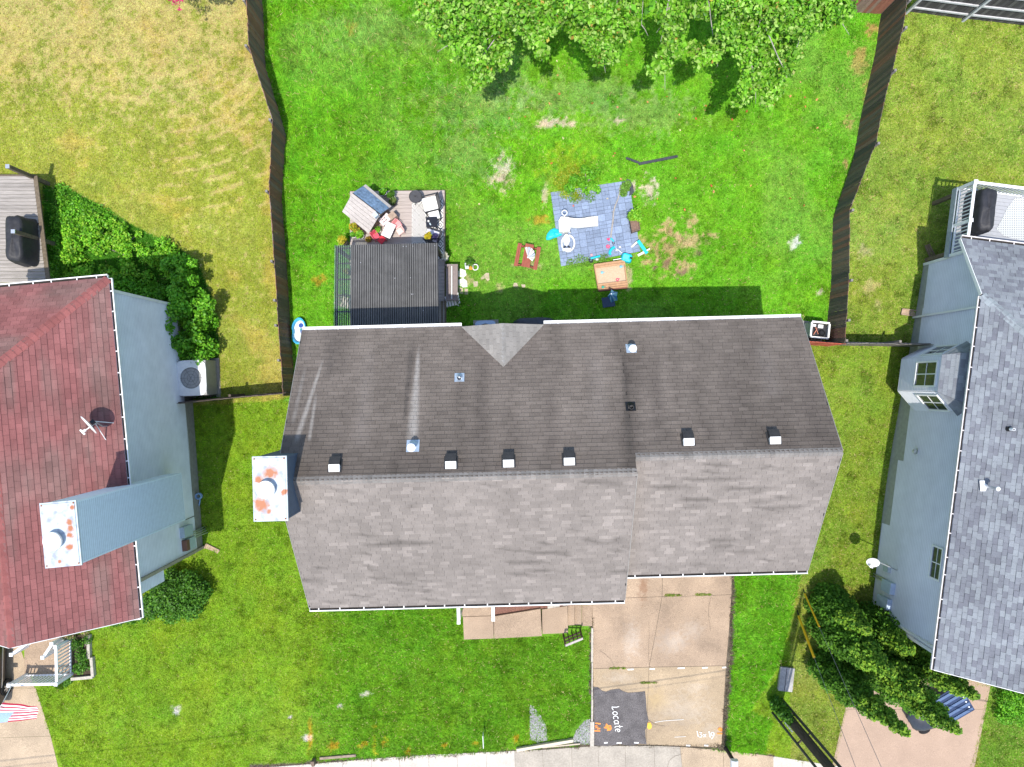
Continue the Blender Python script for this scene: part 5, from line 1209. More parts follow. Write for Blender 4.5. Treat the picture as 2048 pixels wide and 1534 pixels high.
def cover_mesh(b, c, z0, wx, wy, h, rz, seed=0, taper=.9):
    n = 9; mm = 7; V = []; co, si = math.cos(rz), math.sin(rz)
    prof = [(1.04,0),(1.0,.25),(.985,.55),(.96,.85),(.90,.97),(.7,1.0),(.0,1.02)]
    K = 36
    for (s, t) in prof:
        for k in range(K):
            a = 2*math.pi*k/K; ca, sa = math.cos(a), math.sin(a); q = (abs(ca)**5+abs(sa)**5)**(-1/5)
            wob = 1+.02*math.sin(7*a+seed+4*t)+.012*math.sin(13*a+seed*2)
            x = wx/2*s*q*ca*wob*(1-(1-taper)*t); y = wy/2*s*q*sa*wob; z = h*t*(1+.03*math.sin(3*a+seed)) if t > .9 else h*t
            V.append((c[0]+x*co-y*si, c[1]+x*si+y*co, z0+z))
    b.add(V, [(i*K+k, i*K+(k+1) % K, (i+1)*K+(k+1) % K, (i+1)*K+k) for i in range(len(prof)-1) for k in range(K)])
M_cov = mat('black_grill_cover', (.028,.028,.032), .55, var=.2, scale=5, bump=.6, bscale=7)
M_cov2 = mat('slate_cover', (.05,.055,.07), .6, var=.15, bump=.4, bscale=6)
part('cover', M_cov2, cv, lambda b: cover_mesh(b, gp_, tz(gp_.x, gp_.y)+.05, 1.75, .75, .85, .03, 1), smooth=True)
part('leg', M_black, cv, lambda b: [b.box((gp_.x+sx*.7, gp_.y+sy*.25, tz(gp_.x, gp_.y)+.03), (.06,.06,.1)) for sx in (-1,1) for sy in (-1,1)])

# ------------------------------------------------------------------ satellite dishes
def dish(label, c, nrm, R, arm_dir, foot, m=M_white, pole=True, r2=None):
    c = Vector(c); n = Vector(nrm).normalized(); root = empty('satellite_dish', foot, label, 'satellite dish')
    q = Vector((0,0,1)).rotation_difference(n); V = []; fs = []; K = 24; rings = [0,.3,.6,.85,1.0]
    for rr_ in rings:
        for k in range(K):
            a = 2*math.pi*k/K; p = Vector((R*rr_*math.cos(a), (r2 or R)*rr_*math.sin(a), .16*R*rr_**2)); V.append(c+q @ p)
    for k in range(K): V.append(c+q @ Vector((R*math.cos(2*math.pi*k/K), (r2 or R)*math.sin(2*math.pi*k/K), .16*R-.02)))
    V.append(c-n*.02)
    for i in range(len(rings)): 
        if i < len(rings)-1: fs += [(i*K+k, i*K+(k+1) % K, (i+1)*K+(k+1) % K, (i+1)*K+k) for k in range(K)]
    o = (len(rings)-1)*K; fs += [(o+k, o+(k+1) % K, o+K+(k+1) % K, o+K+k) for k in range(K)]; fs += [(o+K+(k+1) % K, o+K+k, len(V)-1) for k in range(K)]
    b = MB(); b.add(V, fs); b.build('reflector', m, root)
    f = c+n*R*1.05+Vector((0,0,-R*.75)); s = c-Vector((0,0,R*.8))
    part('feed_arm', m, root, lambda b: b.tube([s-n*.05, f], .018, 6)); part('receiver', m, root, lambda b: (b.bar(f-n*.05, f+n*.08, .07, .07), b.bar(f+n*.06+n.cross(Vector((0,0,1)))*.12, f+n*.06-n.cross(Vector((0,0,1)))*.12, .05, .05)))
    part('mount', M_dark, root, lambda b: b.bar(c-n*.03, c-n*.16, .12, .14)); part('mast', M_steel, root, lambda b: b.tube([c-n*.14, Vector(foot)+Vector((0,0,.25)), foot], .022, 8))
    return root, c-n*.14
def on_left(px, py, off=0):
    z = 6
    for _ in range(15):
        p = P(px, py, z); l = (p-LC).dot(ll); z = LE+LP_*l+off
    return P(px, py, z)
ft = on_left(214, 852); dc = P(180, 848, ft.z+.75)
dr, dm = dish('white satellite dish on struts on the red roof', dc, (-.62,-.60,.46), .36, None, ft)
for e in ((212,880),(228,846)): 
    fp = on_left(*e); part('strut', M_white, dr, lambda b: b.tube([fp, dm], .014, 6))
ft2 = hr(ri-.02, yb(-7.35), 1.2); dish('white satellite dish on the grey siding wall', T(1746,1124,1.75), (-.35,-.55,.75), .24, None, ft2)

# ------------------------------------------------------------------ left deck with posts and covered grill
dz = 1.1
dk = empty('deck', T(60,460), 'weathered grey raised deck at the left edge behind the red roof', 'deck')
A = P(66,352,dz); B = P(93,572,dz); Lx = -23.0
n = int((A.y-B.y)/.145)
for i in range(n):
    y = A.y-(i+.5)*(A.y-B.y)/n; xr = A.x+(B.x-A.x)*(i+.5)/n; v = random.uniform(.8, 1.2)
    b = MB(); b.hexa([(Lx,y-.067,dz-.03),(xr,y-.067,dz-.03),(xr,y+.067,dz-.03),(Lx,y+.067,dz-.03)], [(Lx,y-.067,dz),(xr,y-.067,dz),(xr,y+.067,dz),(Lx,y+.067,dz)]); b.build('board', M_wood_grey, dk)
M_beam = mat('brown_beam', (.14,.11,.075), .9, var=.25, scale=10, bump=.3)
part('rim_beam', M_beam, dk, lambda b: (b.bar(A+Vector((.04,.02,-.1)), B+Vector((.04,0,-.1)), .05, .24), b.bar(Vector((Lx,A.y+.03,dz-.1)), A+Vector((.06,.03,-.1)), .05, .24)))
part('cap_rail', M_beam, dk, lambda b: b.bar(A+Vector((.10,0,.0)), B+Vector((.10,0,.0)), .16, .05))
for px, py in ((16,333),(27,463)):
    t = P(px, py, 2.5); part('post', M_beam, dk, lambda b: b.box((t.x, t.y, (2.5-.7)/2), (.14,.14,3.2))); part('post_cap', M_steel, dk, lambda b: b.box((t.x, t.y, 2.52), (.15,.15,.04)))
part('post', M_beam, dk, lambda b: (b.box((-21.8,A.y-.3,.2), (.14,.14,1.7)), b.box((B.x-.2,B.y+.3,.2), (.14,.14,1.7))))
g1_ = P(29,477,2.0); gl1 = empty('covered_grill', (g1_.x, g1_.y, dz), 'long black covered grill on the weathered left deck', 'grill')
part('cover', M_cov, gl1, lambda b: cover_mesh(b, g1_, dz+.06, .74, 1.85, .95, .03, 2), smooth=True)
part('wheel', M_black, gl1, lambda b: [b.lathe([(.07,0),(.07,.05)], (g1_.x+sx*.28, g1_.y+sy*.75, dz), 10) for sx in (-1,1) for sy in (-1,1)])

# ------------------------------------------------------------------ right deck with white railing
rz_ = 2.5; RB = P(1918,378,rz_); rd_ = empty('deck', (RB.x+2.5, RB.y-1.2, 1.2), 'grey composite deck with white balustrade behind the right house', 'deck')
M_deckg = mat('grey_composite', (.34,.35,.37), .7, var=.06, scale=8)
yN = RB.y; yS = hr(ri,-ND+.45,0).y-.1; xW = RB.x; xE = 24.0; dirw = rg
def dk_pt(t, s, z): return Vector((xW, yN, 0)) + rr*t + rg*s + Vector((0,0,z))
dl = 2.6
for i in range(18):
    s0 = dl*i/18+.004; s1 = dl*(i+1)/18-.004
    b = MB(); b.hexa([dk_pt(0,s1,rz_-.03),dk_pt(6,s1,rz_-.03),dk_pt(6,s0,rz_-.03),dk_pt(0,s0,rz_-.03)], [dk_pt(0,s1,rz_),dk_pt(6,s1,rz_),dk_pt(6,s0,rz_),dk_pt(0,s0,rz_)]); b.build('board', M_deckg, rd_)
part('rim', mat('grey_rim', (.30,.34,.38), .6), rd_, lambda b: (b.bar(dk_pt(-.06,-.05,rz_-.15), dk_pt(-.06,dl,rz_-.15), .04, .30), b.bar(dk_pt(-.06,-.06,rz_-.15), dk_pt(6,-.06,rz_-.15), .04, .30)))
part('support_post', M_beam, rd_, lambda b: [b.bar(dk_pt(t,s,.7), dk_pt(t,s,rz_-.04), .14, .14) for t in (.1, 3, 5.8) for s in (.1, 2.4)])
def balustrade(root, a, b_, z, h, m, pitch=.125, posts=True, bw=.035, ends=(1,1)):
    a = Vector(a); b_ = Vector(b_); L = (b_-a).length; d = (b_-a).normalized()
    part('top_rail', m, root, lambda b: b.bar(a+Vector((0,0,z+h)), b_+Vector((0,0,z+h)), .10, .05)); part('bottom_rail', m, root, lambda b: b.bar(a+Vector((0,0,z+.09)), b_+Vector((0,0,z+.09)), .06, .05))
    k = int(L/pitch)
    for i in range(1, k):
        p = a+d*L*i/k; part('baluster', m, root, lambda b: b.bar(p+Vector((0,0,z+.115)), p+Vector((0,0,z+h-.026)), bw, bw))
    if posts:
        for p in [q for q, k in zip((a, b_), ends) if k]: part('newel_post', m, root, lambda b: (b.box((p.x, p.y, z+(h+.05)/2), (.11,.11,h+.05)), b.box((p.x, p.y, z+h+.06), (.14,.14,.03))))
balustrade(rd_, dk_pt(0,0,0), dk_pt(0,1.42,0), rz_, .95, M_vinyl, .13); balustrade(rd_, dk_pt(0,1.47,0), dk_pt(0,2.55,0), rz_, .947, M_vinyl, .13, ends=(0,1)); balustrade(rd_, dk_pt(.08,0,0), dk_pt(2.38,0,0), rz_, .944, M_vinyl, .13, ends=(0,1)); balustrade(rd_, dk_pt(2.43,0,0), dk_pt(5,0,0), rz_, .947, M_vinyl, .13, ends=(0,1))
g2 = P(1975,419,3.45); gl2 = empty('covered_grill', (g2.x, g2.y, rz_), 'wide black covered grill on the grey composite deck', 'grill')
part('cover', M_cov, gl2, lambda b: cover_mesh(b, g2, rz_+.05, .66, 1.65, .98, -.10, 5), smooth=True)
part('wheel', M_black, gl2, lambda b: [b.lathe([(.06,0),(.06,.05)], (g2.x+sx*.22, g2.y+sy*.6, rz_), 10) for sx in (-1,1) for sy in (-1,1)])
def pattern_mat(name, fn_scale, c0, c1, kind):
    m, t, bs = new_mat(name); N = t.nodes; L = t.links; tc = N.new('ShaderNodeTexCoord'); sp = N.new('ShaderNodeSeparateXYZ'); L.new(tc.outputs['Object'], sp.inputs[0])
    def M(op, a, b=None, c=None):
        n = N.new('ShaderNodeMath'); n.operation = op
        for i, v in enumerate((a, b, c)):
            if v is None: continue
            if isinstance(v, (int, float)): n.inputs[i].default_value = v
            else: L.new(v, n.inputs[i])
        return n.outputs[0]
    x, y = sp.outputs[0], sp.outputs[1]
    if kind == 'diamond':
        a, b_ = fn_scale
        u = M('PINGPONG', M('ADD', M('DIVIDE', x, a), 50.0), .5); v = M('PINGPONG', M('ADD', M('DIVIDE', y, b_), 50.0), .5); s = M('ADD', u, v)      # 0..1, 0 at lattice centres
        s2 = M('PINGPONG', s, .5)                                      # fold: two diamond lattices
        l1 = M('LESS_THAN', M('ABSOLUTE', M('SUBTRACT', s2, .49)), .055); l2 = M('LESS_THAN', M('ABSOLUTE', M('SUBTRACT', s2, .19)), .05); f = M('MAXIMUM', l1, l2)
    else:
        a, b_ = fn_scale
        u = M('PINGPONG', M('ADD', M('DIVIDE', x, a), 50.0), .5); v = M('PINGPONG', M('ADD', M('DIVIDE', y, b_), 50.0), .5)
        f = M('LESS_THAN', M('ADD', u, v), .28)
    mx = N.new('ShaderNodeMix'); mx.data_type = 'RGBA'; L.new(f, mx.inputs[0]); mx.inputs[6].default_value = (*c0, 1); mx.inputs[7].default_value = (*c1, 1)
    L.new(mx.outputs[2], bs.inputs['Base Color']); bs.inputs['Roughness'].default_value = .9; return m
rp = [P(x, y, rz_+.012) for x, y in [(2060,392),(2030,396),(2015,415),(2003,440),(1993,458),(2008,472),(2040,480),(2065,482)]]
b = MB(); b.add([tuple(p) for p in rp]+[(p.x, p.y, p.z-.010) for p in rp], [tuple(range(7,-1,-1))]+[(i, (i+1) % 8, 8+(i+1) % 8, 8+i) for i in range(8)])
b.build('outdoor_rug', pattern_mat('dotted_rug', (.085,.085), (.46,.48,.48), (.16,.165,.17), 'dot'), label='white dotted outdoor rug on the grey composite deck', cat='rug')

# ------------------------------------------------------------------ splash blocks
def splash(label, pts, m, h=.08):
    w = [T(*p) for p in pts]; z = sum(tz(p.x, p.y) for p in w)/4; b = MB(); b.prism([(p.x, p.y) for p in w][::-1], z-.03, z+.02)
    c = sum(w, Vector())/4
    for i in (0, 1, 2):
        p, q = w[i], w[(i+1) % 4]; b.bar(Vector((p.x, p.y, z+.04)), Vector((q.x, q.y, z+.04)), .035, h)
    b.build('splash_block', m, label=label, cat='splash block')
M_spl = mat('tan_splash_block', (.40,.29,.21), .9, var=.2)
splash('tan splash block below the downspout of the grey siding wall', [(1837,633),(1800,629),(1803,618),(1839,622)], M_spl)
splash('brown splash block by the right deck', [(1862,522),(1849,492),(1857,489),(1871,516)], mat('brown_block', (.22,.16,.10), .9, var=.2))
splash('pinkish splash block at the corner of the pale siding', [(410,1096),(414,1087),(440,1100),(435,1106)], M_spl)
hp = T(398,992,.3); hr_ = empty('hose_reel', (hp.x, hp.y, tz(hp.x, hp.y)), 'bluish garden hose reel by the pale siding wall', 'hose reel')
part('drum', mat('blue_plastic', (.25,.38,.55), .4, var=.1), hr_, lambda b: (b.torus((hp.x, hp.y, hp.z), .11, .035, 18, 6), b.torus((hp.x, hp.y, hp.z+.08), .11, .03, 18, 6))); part('nozzle', MATS['blue_plastic'], hr_, lambda b: (b.tube([hp+Vector((0,-.15,-.1)), hp+Vector((-.05,-.35,-.15)), hp+Vector((-.1,-.45,-.2))], .03, 6)))
part('hose', M_dark, hr_, lambda b: b.tube([hp+Vector((-.08,0,0)), hp+Vector((-.3,.02,-.05)), hp+Vector((-.45,-.02,.1))], .014, 6))

# ------------------------------------------------------------------ left porch, railing, flag, car
po_ = T(60,1310); pz = tz(po_.x, po_.y)
pch = empty('porch', po_, 'white-railed front porch of the red-roofed house', 'porch')
K0, K1, K2 = T(146,1346), T(57,1347), T(144,1275); z_ = tz(K0.x, K0.y)+.06
part('floor', M_aggr, pch, lambda b: b.prism([(K1.x-.1,K1.y), (K0.x,K0.y), (K2.x,K2.y+1.2), (K1.x-.1,K2.y+1.2)], z_-.3, z_))
balustrade(pch, Vector((K1.x,K1.y,0)), Vector((K0.x,K0.y,0)), z_, 1.02, M_vinyl, .14, True, .04)
balustrade(pch, Vector((K2.x,K2.y,0)), Vector((K0.x,K0.y+.07,0)), z_, 1.016, M_vinyl, .14, True, .04, (1,0))
K3 = T(118,1296); K4 = T(135,1270)
balustrade(pch, Vector((K3.x,K3.y,0)), Vector((K4.x,K4.y,0)), z_, .95, M_vinyl, .14, True, .04)
K5 = T(58,1290); balustrade(pch, Vector((K5.x,K5.y,0)), Vector((K5.x+.7,K5.y+.5,0)), z_, .95, M_vinyl, .14, True, .04)
bed = empty('garden_bed', T(168,1320), 'raised bed with pale stone edging beside the left porch', 'garden bed')
M_edge = mat('pale_stone_edging', (.42,.38,.32), .9, var=.2, scale=12)
for a, c in (((181,1268),(182,1314)), ((187,1312),(190,1350)), ((190,1351),(147,1355))):
    p, q = T(*a), T(*c); b = MB(); b.bar(p+Vector((0,0,.08)), q+Vector((0,0,.08)), .12, .22); b.build('edging', M_edge, bed)
part('soil', mat('bed_soil', (.06,.045,.03), .95, var=.3), bed, lambda b: fan_poly(b, [(148,1270),(180,1268),(188,1350),(147,1353)], .05, .04))
# flag
pb = P(23,1372,1.25); pe = P(-6,1428,2.3)
fg = empty('flag', pb, 'striped flag on a white pole at the left porch', 'flag')
part('pole', M_white, fg, lambda b: b.tube([pb+Vector((.05,.05,-.3)), pb, pe], .014, 8)); part('finial', mat('brass', (.5,.35,.1), .3, metal=.8), fg, lambda b: b.lathe([(.0,-.03),(.025,0),(.0,.03)], pe, 8, close=False))
M_fr = mat('flag_red', (.40,.02,.05), .8, var=.05); M_fw = mat('flag_white', (.78,.77,.77), .8, var=.05); M_fb = mat('flag_canton', (.30,.42,.62), .8, var=.25, scale=40)
c00, c10, c11, c01 = P(6,1405,1.95), P(76,1412,1.6), P(71,1438,1.45), P(-28,1450,2.2)
def flag_part(name, m, s0, s1, t0, t1):
    b = MB(); n = 10; V = []
    for j in (t0, (t0+t1)/2, t1):
        for i in range(n+1):
            s = s0+(s1-s0)*i/n; p = (c00*(1-s)+c10*s)*(1-j)+(c01*(1-s)+c11*s)*j; p = p+Vector((0,0,.07*math.sin(s*9+j*3)*s+.03*math.sin(j*11)))+Vector((0,.03*math.sin(s*7+j*5)*s,0)); V.append(p)
    b.add(V, [(j*(n+1)+i, j*(n+1)+i+1, (j+1)*(n+1)+i+1, (j+1)*(n+1)+i) for j in range(2) for i in range(n)]); b.build(name, m, fg, smooth=True)
for k in range(13):
    flag_part('stripe', M_fr if k % 2 == 0 else M_fw, 0 if k < 6 else .42, 1, k/13, (k+1)/13)
flag_part('canton', M_fb, 0, .42, 6/13, 1)
# car under the eave at the left edge
def car(label, cx, cy, z, hd, L, Wd, m):
    root = empty('car', (cx, cy, z), label, 'car'); d = Vector((math.cos(hd), math.sin(hd), 0)); s = Vector((-d.y, d.x, 0)); o = Vector((cx, cy, z))
    prof = [(-.5,.45,.92,.94),(-.47,.35,.80,.98),(-.38,.30,.95,1),(-.2,.30,.98,1),(0,.30,.98,1),(.22,.30,.97,1),(.38,.30,.88,.99),(.48,.34,.74,.94),(.5,.42,.68,.88)]
    V = []
    for x, zb, zt, w in prof:
        p = o+d*x*L
        for (sy, zz) in ((-.94,zb),(-1,zb+.18),(-1,zt-.16),(-.9,zt),(.9,zt),(1,zt-.16),(1,zb+.18),(.94,zb)): V.append(p+s*sy*Wd/2*w+Vector((0,0,zz)))
    n = 8; fs = [(i*n+k, i*n+(k+1) % n, (i+1)*n+(k+1) % n, (i+1)*n+k) for i in range(len(prof)-1) for k in range(n)]+[tuple(range(n-1,-1,-1)), tuple((len(prof)-1)*n+k for k in range(n))]
    b = MB(); b.add(V, fs); b.build('body', m, root, smooth=False)
    cp = [(-.36,.93,.84),(-.24,1.40,.70),(.08,1.43,.70),(.24,.95,.82)]
    V = []
    for x, zz, w in cp:
        p = o+d*x*L
        for sy in (-1, 1): V.append(p+s*sy*Wd/2*w+Vector((0,0,zz)))
    b = MB(); b.add(V, [(0,1,3,2),(2,3,5,4),(4,5,7,6),(0,2,4,6),(1,7,5,3),(0,6,7,1)]); b.build('cabin_glass', M_glass, root)
    part('roof_panel', m, root, lambda b: b.hexa([V[2],V[3],V[5],V[4]], [v+Vector((0,0,.05)) for v in (V[2],V[3],V[5],V[4])]))
    for x in (-.31, .31):
        for sy in (-1, 1):
            c = o+d*x*L+s*sy*(Wd/2-.07)+Vector((0,0,.33)); w_ = MB()
            def ring(r0, r1, t0, t1, K=24):
                V = []
                for (r, t) in ((r0,t0),(r1,t0),(r1,t1),(r0,t1)):
                    for k in range(K): a = 2*math.pi*k/K; V.append(c+s*sy*t+(d*math.cos(a)+Vector((0,0,1))*math.sin(a))*r)
                return V, [(j*K+k, j*K+(k+1) % K, ((j+1) % 4)*K+(k+1) % K, ((j+1) % 4)*K+k) for j in range(4) for k in range(K)]
            w_.add(*ring(.20,.33,-.1,.10)); ty = w_.build('wheel', mat('tyre_rubber', (.015,.015,.016), .85), root)
            r_ = MB(); r_.add(*ring(.19,.215,-.05,.085)); 
            for k in range(6):
                a = 2*math.pi*k/6; e = c+s*sy*.07+(d*math.cos(a)+Vector((0,0,1))*math.sin(a))*.2; r_.bar(c+s*sy*.075, e, .07, .02, up=s)
            r_.build('rim', mat('alloy_rim', (.6,.6,.62), .3, metal=.6), ty)
    for sy in (-1,1):
        part('headlight', M_wplastic, root, lambda b: b.box(tuple(o+d*L*.488+s*sy*Wd*.36+Vector((0,0,.62))), (.08,.3,.12), hd)); part('tail_light', M_red, root, lambda b: b.box(tuple(o-d*L*.492+s*sy*Wd*.38+Vector((0,0,.72))), (.06,.22,.16), hd))
        part('mirror', m, root, lambda b: b.box(tuple(o+d*L*.2+s*sy*(Wd/2+.08)+Vector((0,0,.98))), (.16,.18,.12), hd)); part('side_trim', M_steel, root, lambda b: b.bar(o-d*L*.3+s*sy*(Wd/2+.008)+Vector((0,0,.62)), o+d*L*.3+s*sy*(Wd/2+.008)+Vector((0,0,.62)), .012, .05))
    return root
cw = T(12,1373,.33); car('black car with silver wheels parked under the red eave', cw.x-.83, cw.y+.31*4.5, tz(cw.x, cw.y)+.01, -math.pi/2-.02, 4.5, 1.8, mat('black_car_paint', (.012,.012,.014), .2, var=.05, spec=.6))
# ribbed cart under the evergreens
kc = T(1880,1424,.7); kr = empty('utility_cart', (kc.x, kc.y, tz(kc.x, kc.y)), 'dark blue ribbed utility cart half hidden under the evergreen trees', 'cart')
M_navy = mat('navy_metal', (.03,.05,.11), .35, var=.15); kd = Vector((.86,.50,0)).normalized(); ks = Vector((-kd.y, kd.x, 0)); kz = tz(kc.x, kc.y)
o_ = Vector((kc.x, kc.y, kz))
part('bed', M_navy, kr, lambda b: b.hexa([o_+kd*x+ks*y+Vector((0,0,.45)) for x, y in ((0,-.55),(1.2,-.55),(1.2,.55),(0,.55))], [o_+kd*x+ks*y+Vector((0,0,.75)) for x, y in ((0,-.6),(1.25,-.6),(1.25,.6),(0,.6))]))
for i in range(5): part('rib', mat('blue_rib', (.10,.15,.26), .3, var=.1), kr, lambda b: b.bar(o_+kd*.05+ks*(-.48+.24*i)+Vector((0,0,.77)), o_+kd*1.2+ks*(-.48+.24*i)+Vector((0,0,.77)), .10, .04))
for i in range(4): part('bolt', M_white, kr, lambda b: b.lathe([(.04,0),(.03,.03)], o_+kd*1.1+ks*(-.36+.24*i)+Vector((0,0,.76)), 8))
hood = MB(); K = 12; hv = []
for j, (x, h_, w_) in enumerate(((-.02,.75,.6),(-.5,.74,.6),(-.9,.66,.52),(-1.15,.52,.38),(-1.22,.40,.25))):
    for k in range(K+1): a = math.pi*k/K; hv.append(o_+kd*x+ks*w_*math.cos(a)+Vector((0,0,.3+(h_-.3)*math.sin(a)**.5)))
hood.add(hv, [(j*(K+1)+k, j*(K+1)+k+1, (j+1)*(K+1)+k+1, (j+1)*(K+1)+k) for j in range(4) for k in range(K)]); hood.build('hood', mat('navy_hood', (.035,.04,.05), .3), kr, smooth=True)
for x in (-.8, .8):
    for y in (-.55, .55): part('wheel', MATS['tyre_rubber'], kr, lambda b: b.tube([o_+kd*x+ks*(y-.09)+Vector((0,0,.24)), o_+kd*x+ks*(y+.09)+Vector((0,0,.24))], .24, 16))
# ------------------------------------------------------------------ main deck, rug, furniture
g0 = T(790,440); DZ = tz(g0.x, g0.y)+.28
def D(px, py, h=0.0): return P(px, py, DZ+h)
deck = empty('deck', (g0.x, g0.y, tz(g0.x, g0.y)), 'grey wooden deck behind the corrugated patio cover', 'deck')
a = D(700,383); c = D(889,655); nb = int((a.y-c.y)/.150)
for i in range(nb):
    y1 = a.y-(a.y-c.y)*i/nb-.004; y0 = a.y-(a.y-c.y)*(i+1)/nb+.004; sk = .018
    b = MB(); j = random.uniform(-.004, .004); xa, xb = a.x, c.x
    b.hexa([(xa,y0,DZ-.035),(xb,y0+.05,DZ-.035),(xb,y1+.05,DZ-.035),(xa,y1,DZ-.035)], [(xa,y0,DZ+j),(xb,y0+.05,DZ+j),(xb,y1+.05,DZ+j),(xa,y1,DZ+j)], 0, tuple(np.array((1,1,1))*random.uniform(.85,1.12))); b.build('board', M_wood_grey2 if False else mat('deck_board', (.40,.345,.315), .85, var=.2, scale=10, stretch=(.2,4,4), bump=.2), deck)
part('joist', M_beam, deck, lambda b: [b.bar((x, a.y-.05, DZ-.12), (x, c.y+.05, DZ-.12), .05, .16) for x in np.linspace(a.x+.05, c.x-.05, 6)])
part('skirt', M_beam, deck, lambda b: (b.bar((c.x+.01,a.y+.05,DZ-.13),(c.x+.01,c.y,DZ-.13),.03,.22), b.bar((a.x,a.y+.01,DZ-.13),(c.x,a.y+.06,DZ-.13),.03,.22)))
ru = [D(824,398,.014), D(886,398,.014), D(887,520,.014), D(823,520,.014)]
b = MB(); b.prism([(p.x, p.y) for p in ru][::-1], DZ+.005, DZ+.014)
b.build('outdoor_rug', pattern_mat('diamond_rug', (.36,.40), (.72,.70,.66), (.035,.035,.04), 'diamond'), label='black and white diamond patterned rug on the wooden deck', cat='rug')
# round black table
tc_ = D(831,393,.5); rt = empty('side_table', (tc_.x, tc_.y, DZ), 'round black metal table at the top edge of the deck', 'table')
part('top', mat('charcoal_metal', (.05,.05,.055), .5, var=.15), rt, lambda b: b.lathe([(.255,0),(.265,.015),(.26,.03)], tc_-Vector((0,0,.03)), 28)); part('rim', M_black, rt, lambda b: b.torus(tc_, .262, .010, 28, 5))
part('leg', M_black, rt, lambda b: [b.bar(tc_+Vector((.18*math.cos(t),.18*math.sin(t),-.03)), Vector((tc_.x+.24*math.cos(t), tc_.y+.24*math.sin(t), DZ)), .02, .02) for t in (.3,2.4,4.5)]); part('finial', M_black, rt, lambda b: (b.torus(tc_+Vector((-.01,.02,.015)), .03, .008, 12, 5), b.lathe([(.012,0),(.012,.03)], tc_+Vector((.08,-.03,0)), 8)))
def chair(label, c, rz, w, d, seat_m, frame_m, back=True, h=.42, bh=.45, arms=True, name='patio_chair', cat='chair', cush=.10, legs=True):
    c = Vector(c); root = empty(name, (c.x, c.y, DZ), label, cat); co, si = math.cos(rz), math.sin(rz)
    def q(x, y, z): return Vector((c.x+x*co-y*si, c.y+x*si+y*co, DZ+z))
    def bx(b, x, y, z, sx, sy, sz): b.box(tuple(q(x, y, z)), (sx, sy, sz), rz)
    part('seat_frame', frame_m, root, lambda b: bx(b, 0, 0, h-.04, w, d, .05)); part('cushion', seat_m, root, lambda b: bx(b, -.01, 0, h+.03+cush/2-.04, w*.94, d*.92, cush), bevel=.025)
    if back:
        part('backrest', frame_m, root, lambda b: b.hexa([q(w/2-.05,-d/2,h), q(w/2,-d/2,h), q(w/2,d/2,h), q(w/2-.05,d/2,h)], [q(w/2+.09,-d/2,h+bh), q(w/2+.13,-d/2,h+bh), q(w/2+.13,d/2,h+bh), q(w/2+.09,d/2,h+bh)]))
    for sy in (-1, 1):
        for sx in (-1, 1): part('leg', frame_m, root, lambda b: bx(b, sx*(w/2-.03), sy*(d/2-.03), (h-.06)/2, .04, .04, h-.06))
        if arms: part('armrest', frame_m, root, lambda b: (bx(b, 0, sy*(d/2+.02), h+.2, w, .05, .03), bx(b, -w/2+.03, sy*(d/2+.02), h+.09, .04, .04, .2)))
    return root
M_cush = mat('white_cushion', (.80,.79,.76), .85, var=.04, bump=.2, bscale=8); M_cush2 = mat('lilac_cushion', (.58,.57,.68), .85, var=.05)
chair('white-cushioned dark armchair at the top right of the deck', D(861,408,.45), .24, .62, .62, M_cush, M_dark)
chair('small white footstool tucked below the dark armchair', D(869,430,.3), .24, .46, .42, M_cush, M_dark, back=False, arms=False, h=.30, name='footstool', cat='footstool')
chair('pale lilac cushioned chair partly in the cover\'s shade', D(865,472,.42), -.30, .56, .50, M_cush2, M_dark)
tq = D(863,444,.5); bt = empty('side_table', (tq.x, tq.y, DZ), 'square black table with white cup on the diamond rug', 'table')
part('top', mat('black_tabletop', (.012,.014,.022), .3), bt, lambda b: b.box((tq.x, tq.y, tq.z), (.46,.42,.03), .03)); part('leg', M_black, bt, lambda b: [b.box((tq.x+sx*.2, tq.y+sy*.18, (tq.z+DZ)/2-.01), (.03,.03,tq.z-DZ-.03)) for sx in (-1,1) for sy in (-1,1)])
cp_ = tq+Vector((-.12,.02,.015)); cu = MB(); cu.lathe([(.03,0),(.04,.07),(.034,.07),(.026,.01)], cp_, 14); cu.build('cup', M_wplastic, label='small white cup on the square black table', cat='cup')
sp = MB(); sp.bar(cp_+Vector((.04,-.06,.005)), cp_+Vector((.09,-.15,.005)), .045, .008); sp.build('phone', mat('pale_blue_plastic', (.5,.6,.65), .3), label='pale narrow item beside the white cup', cat='phone')
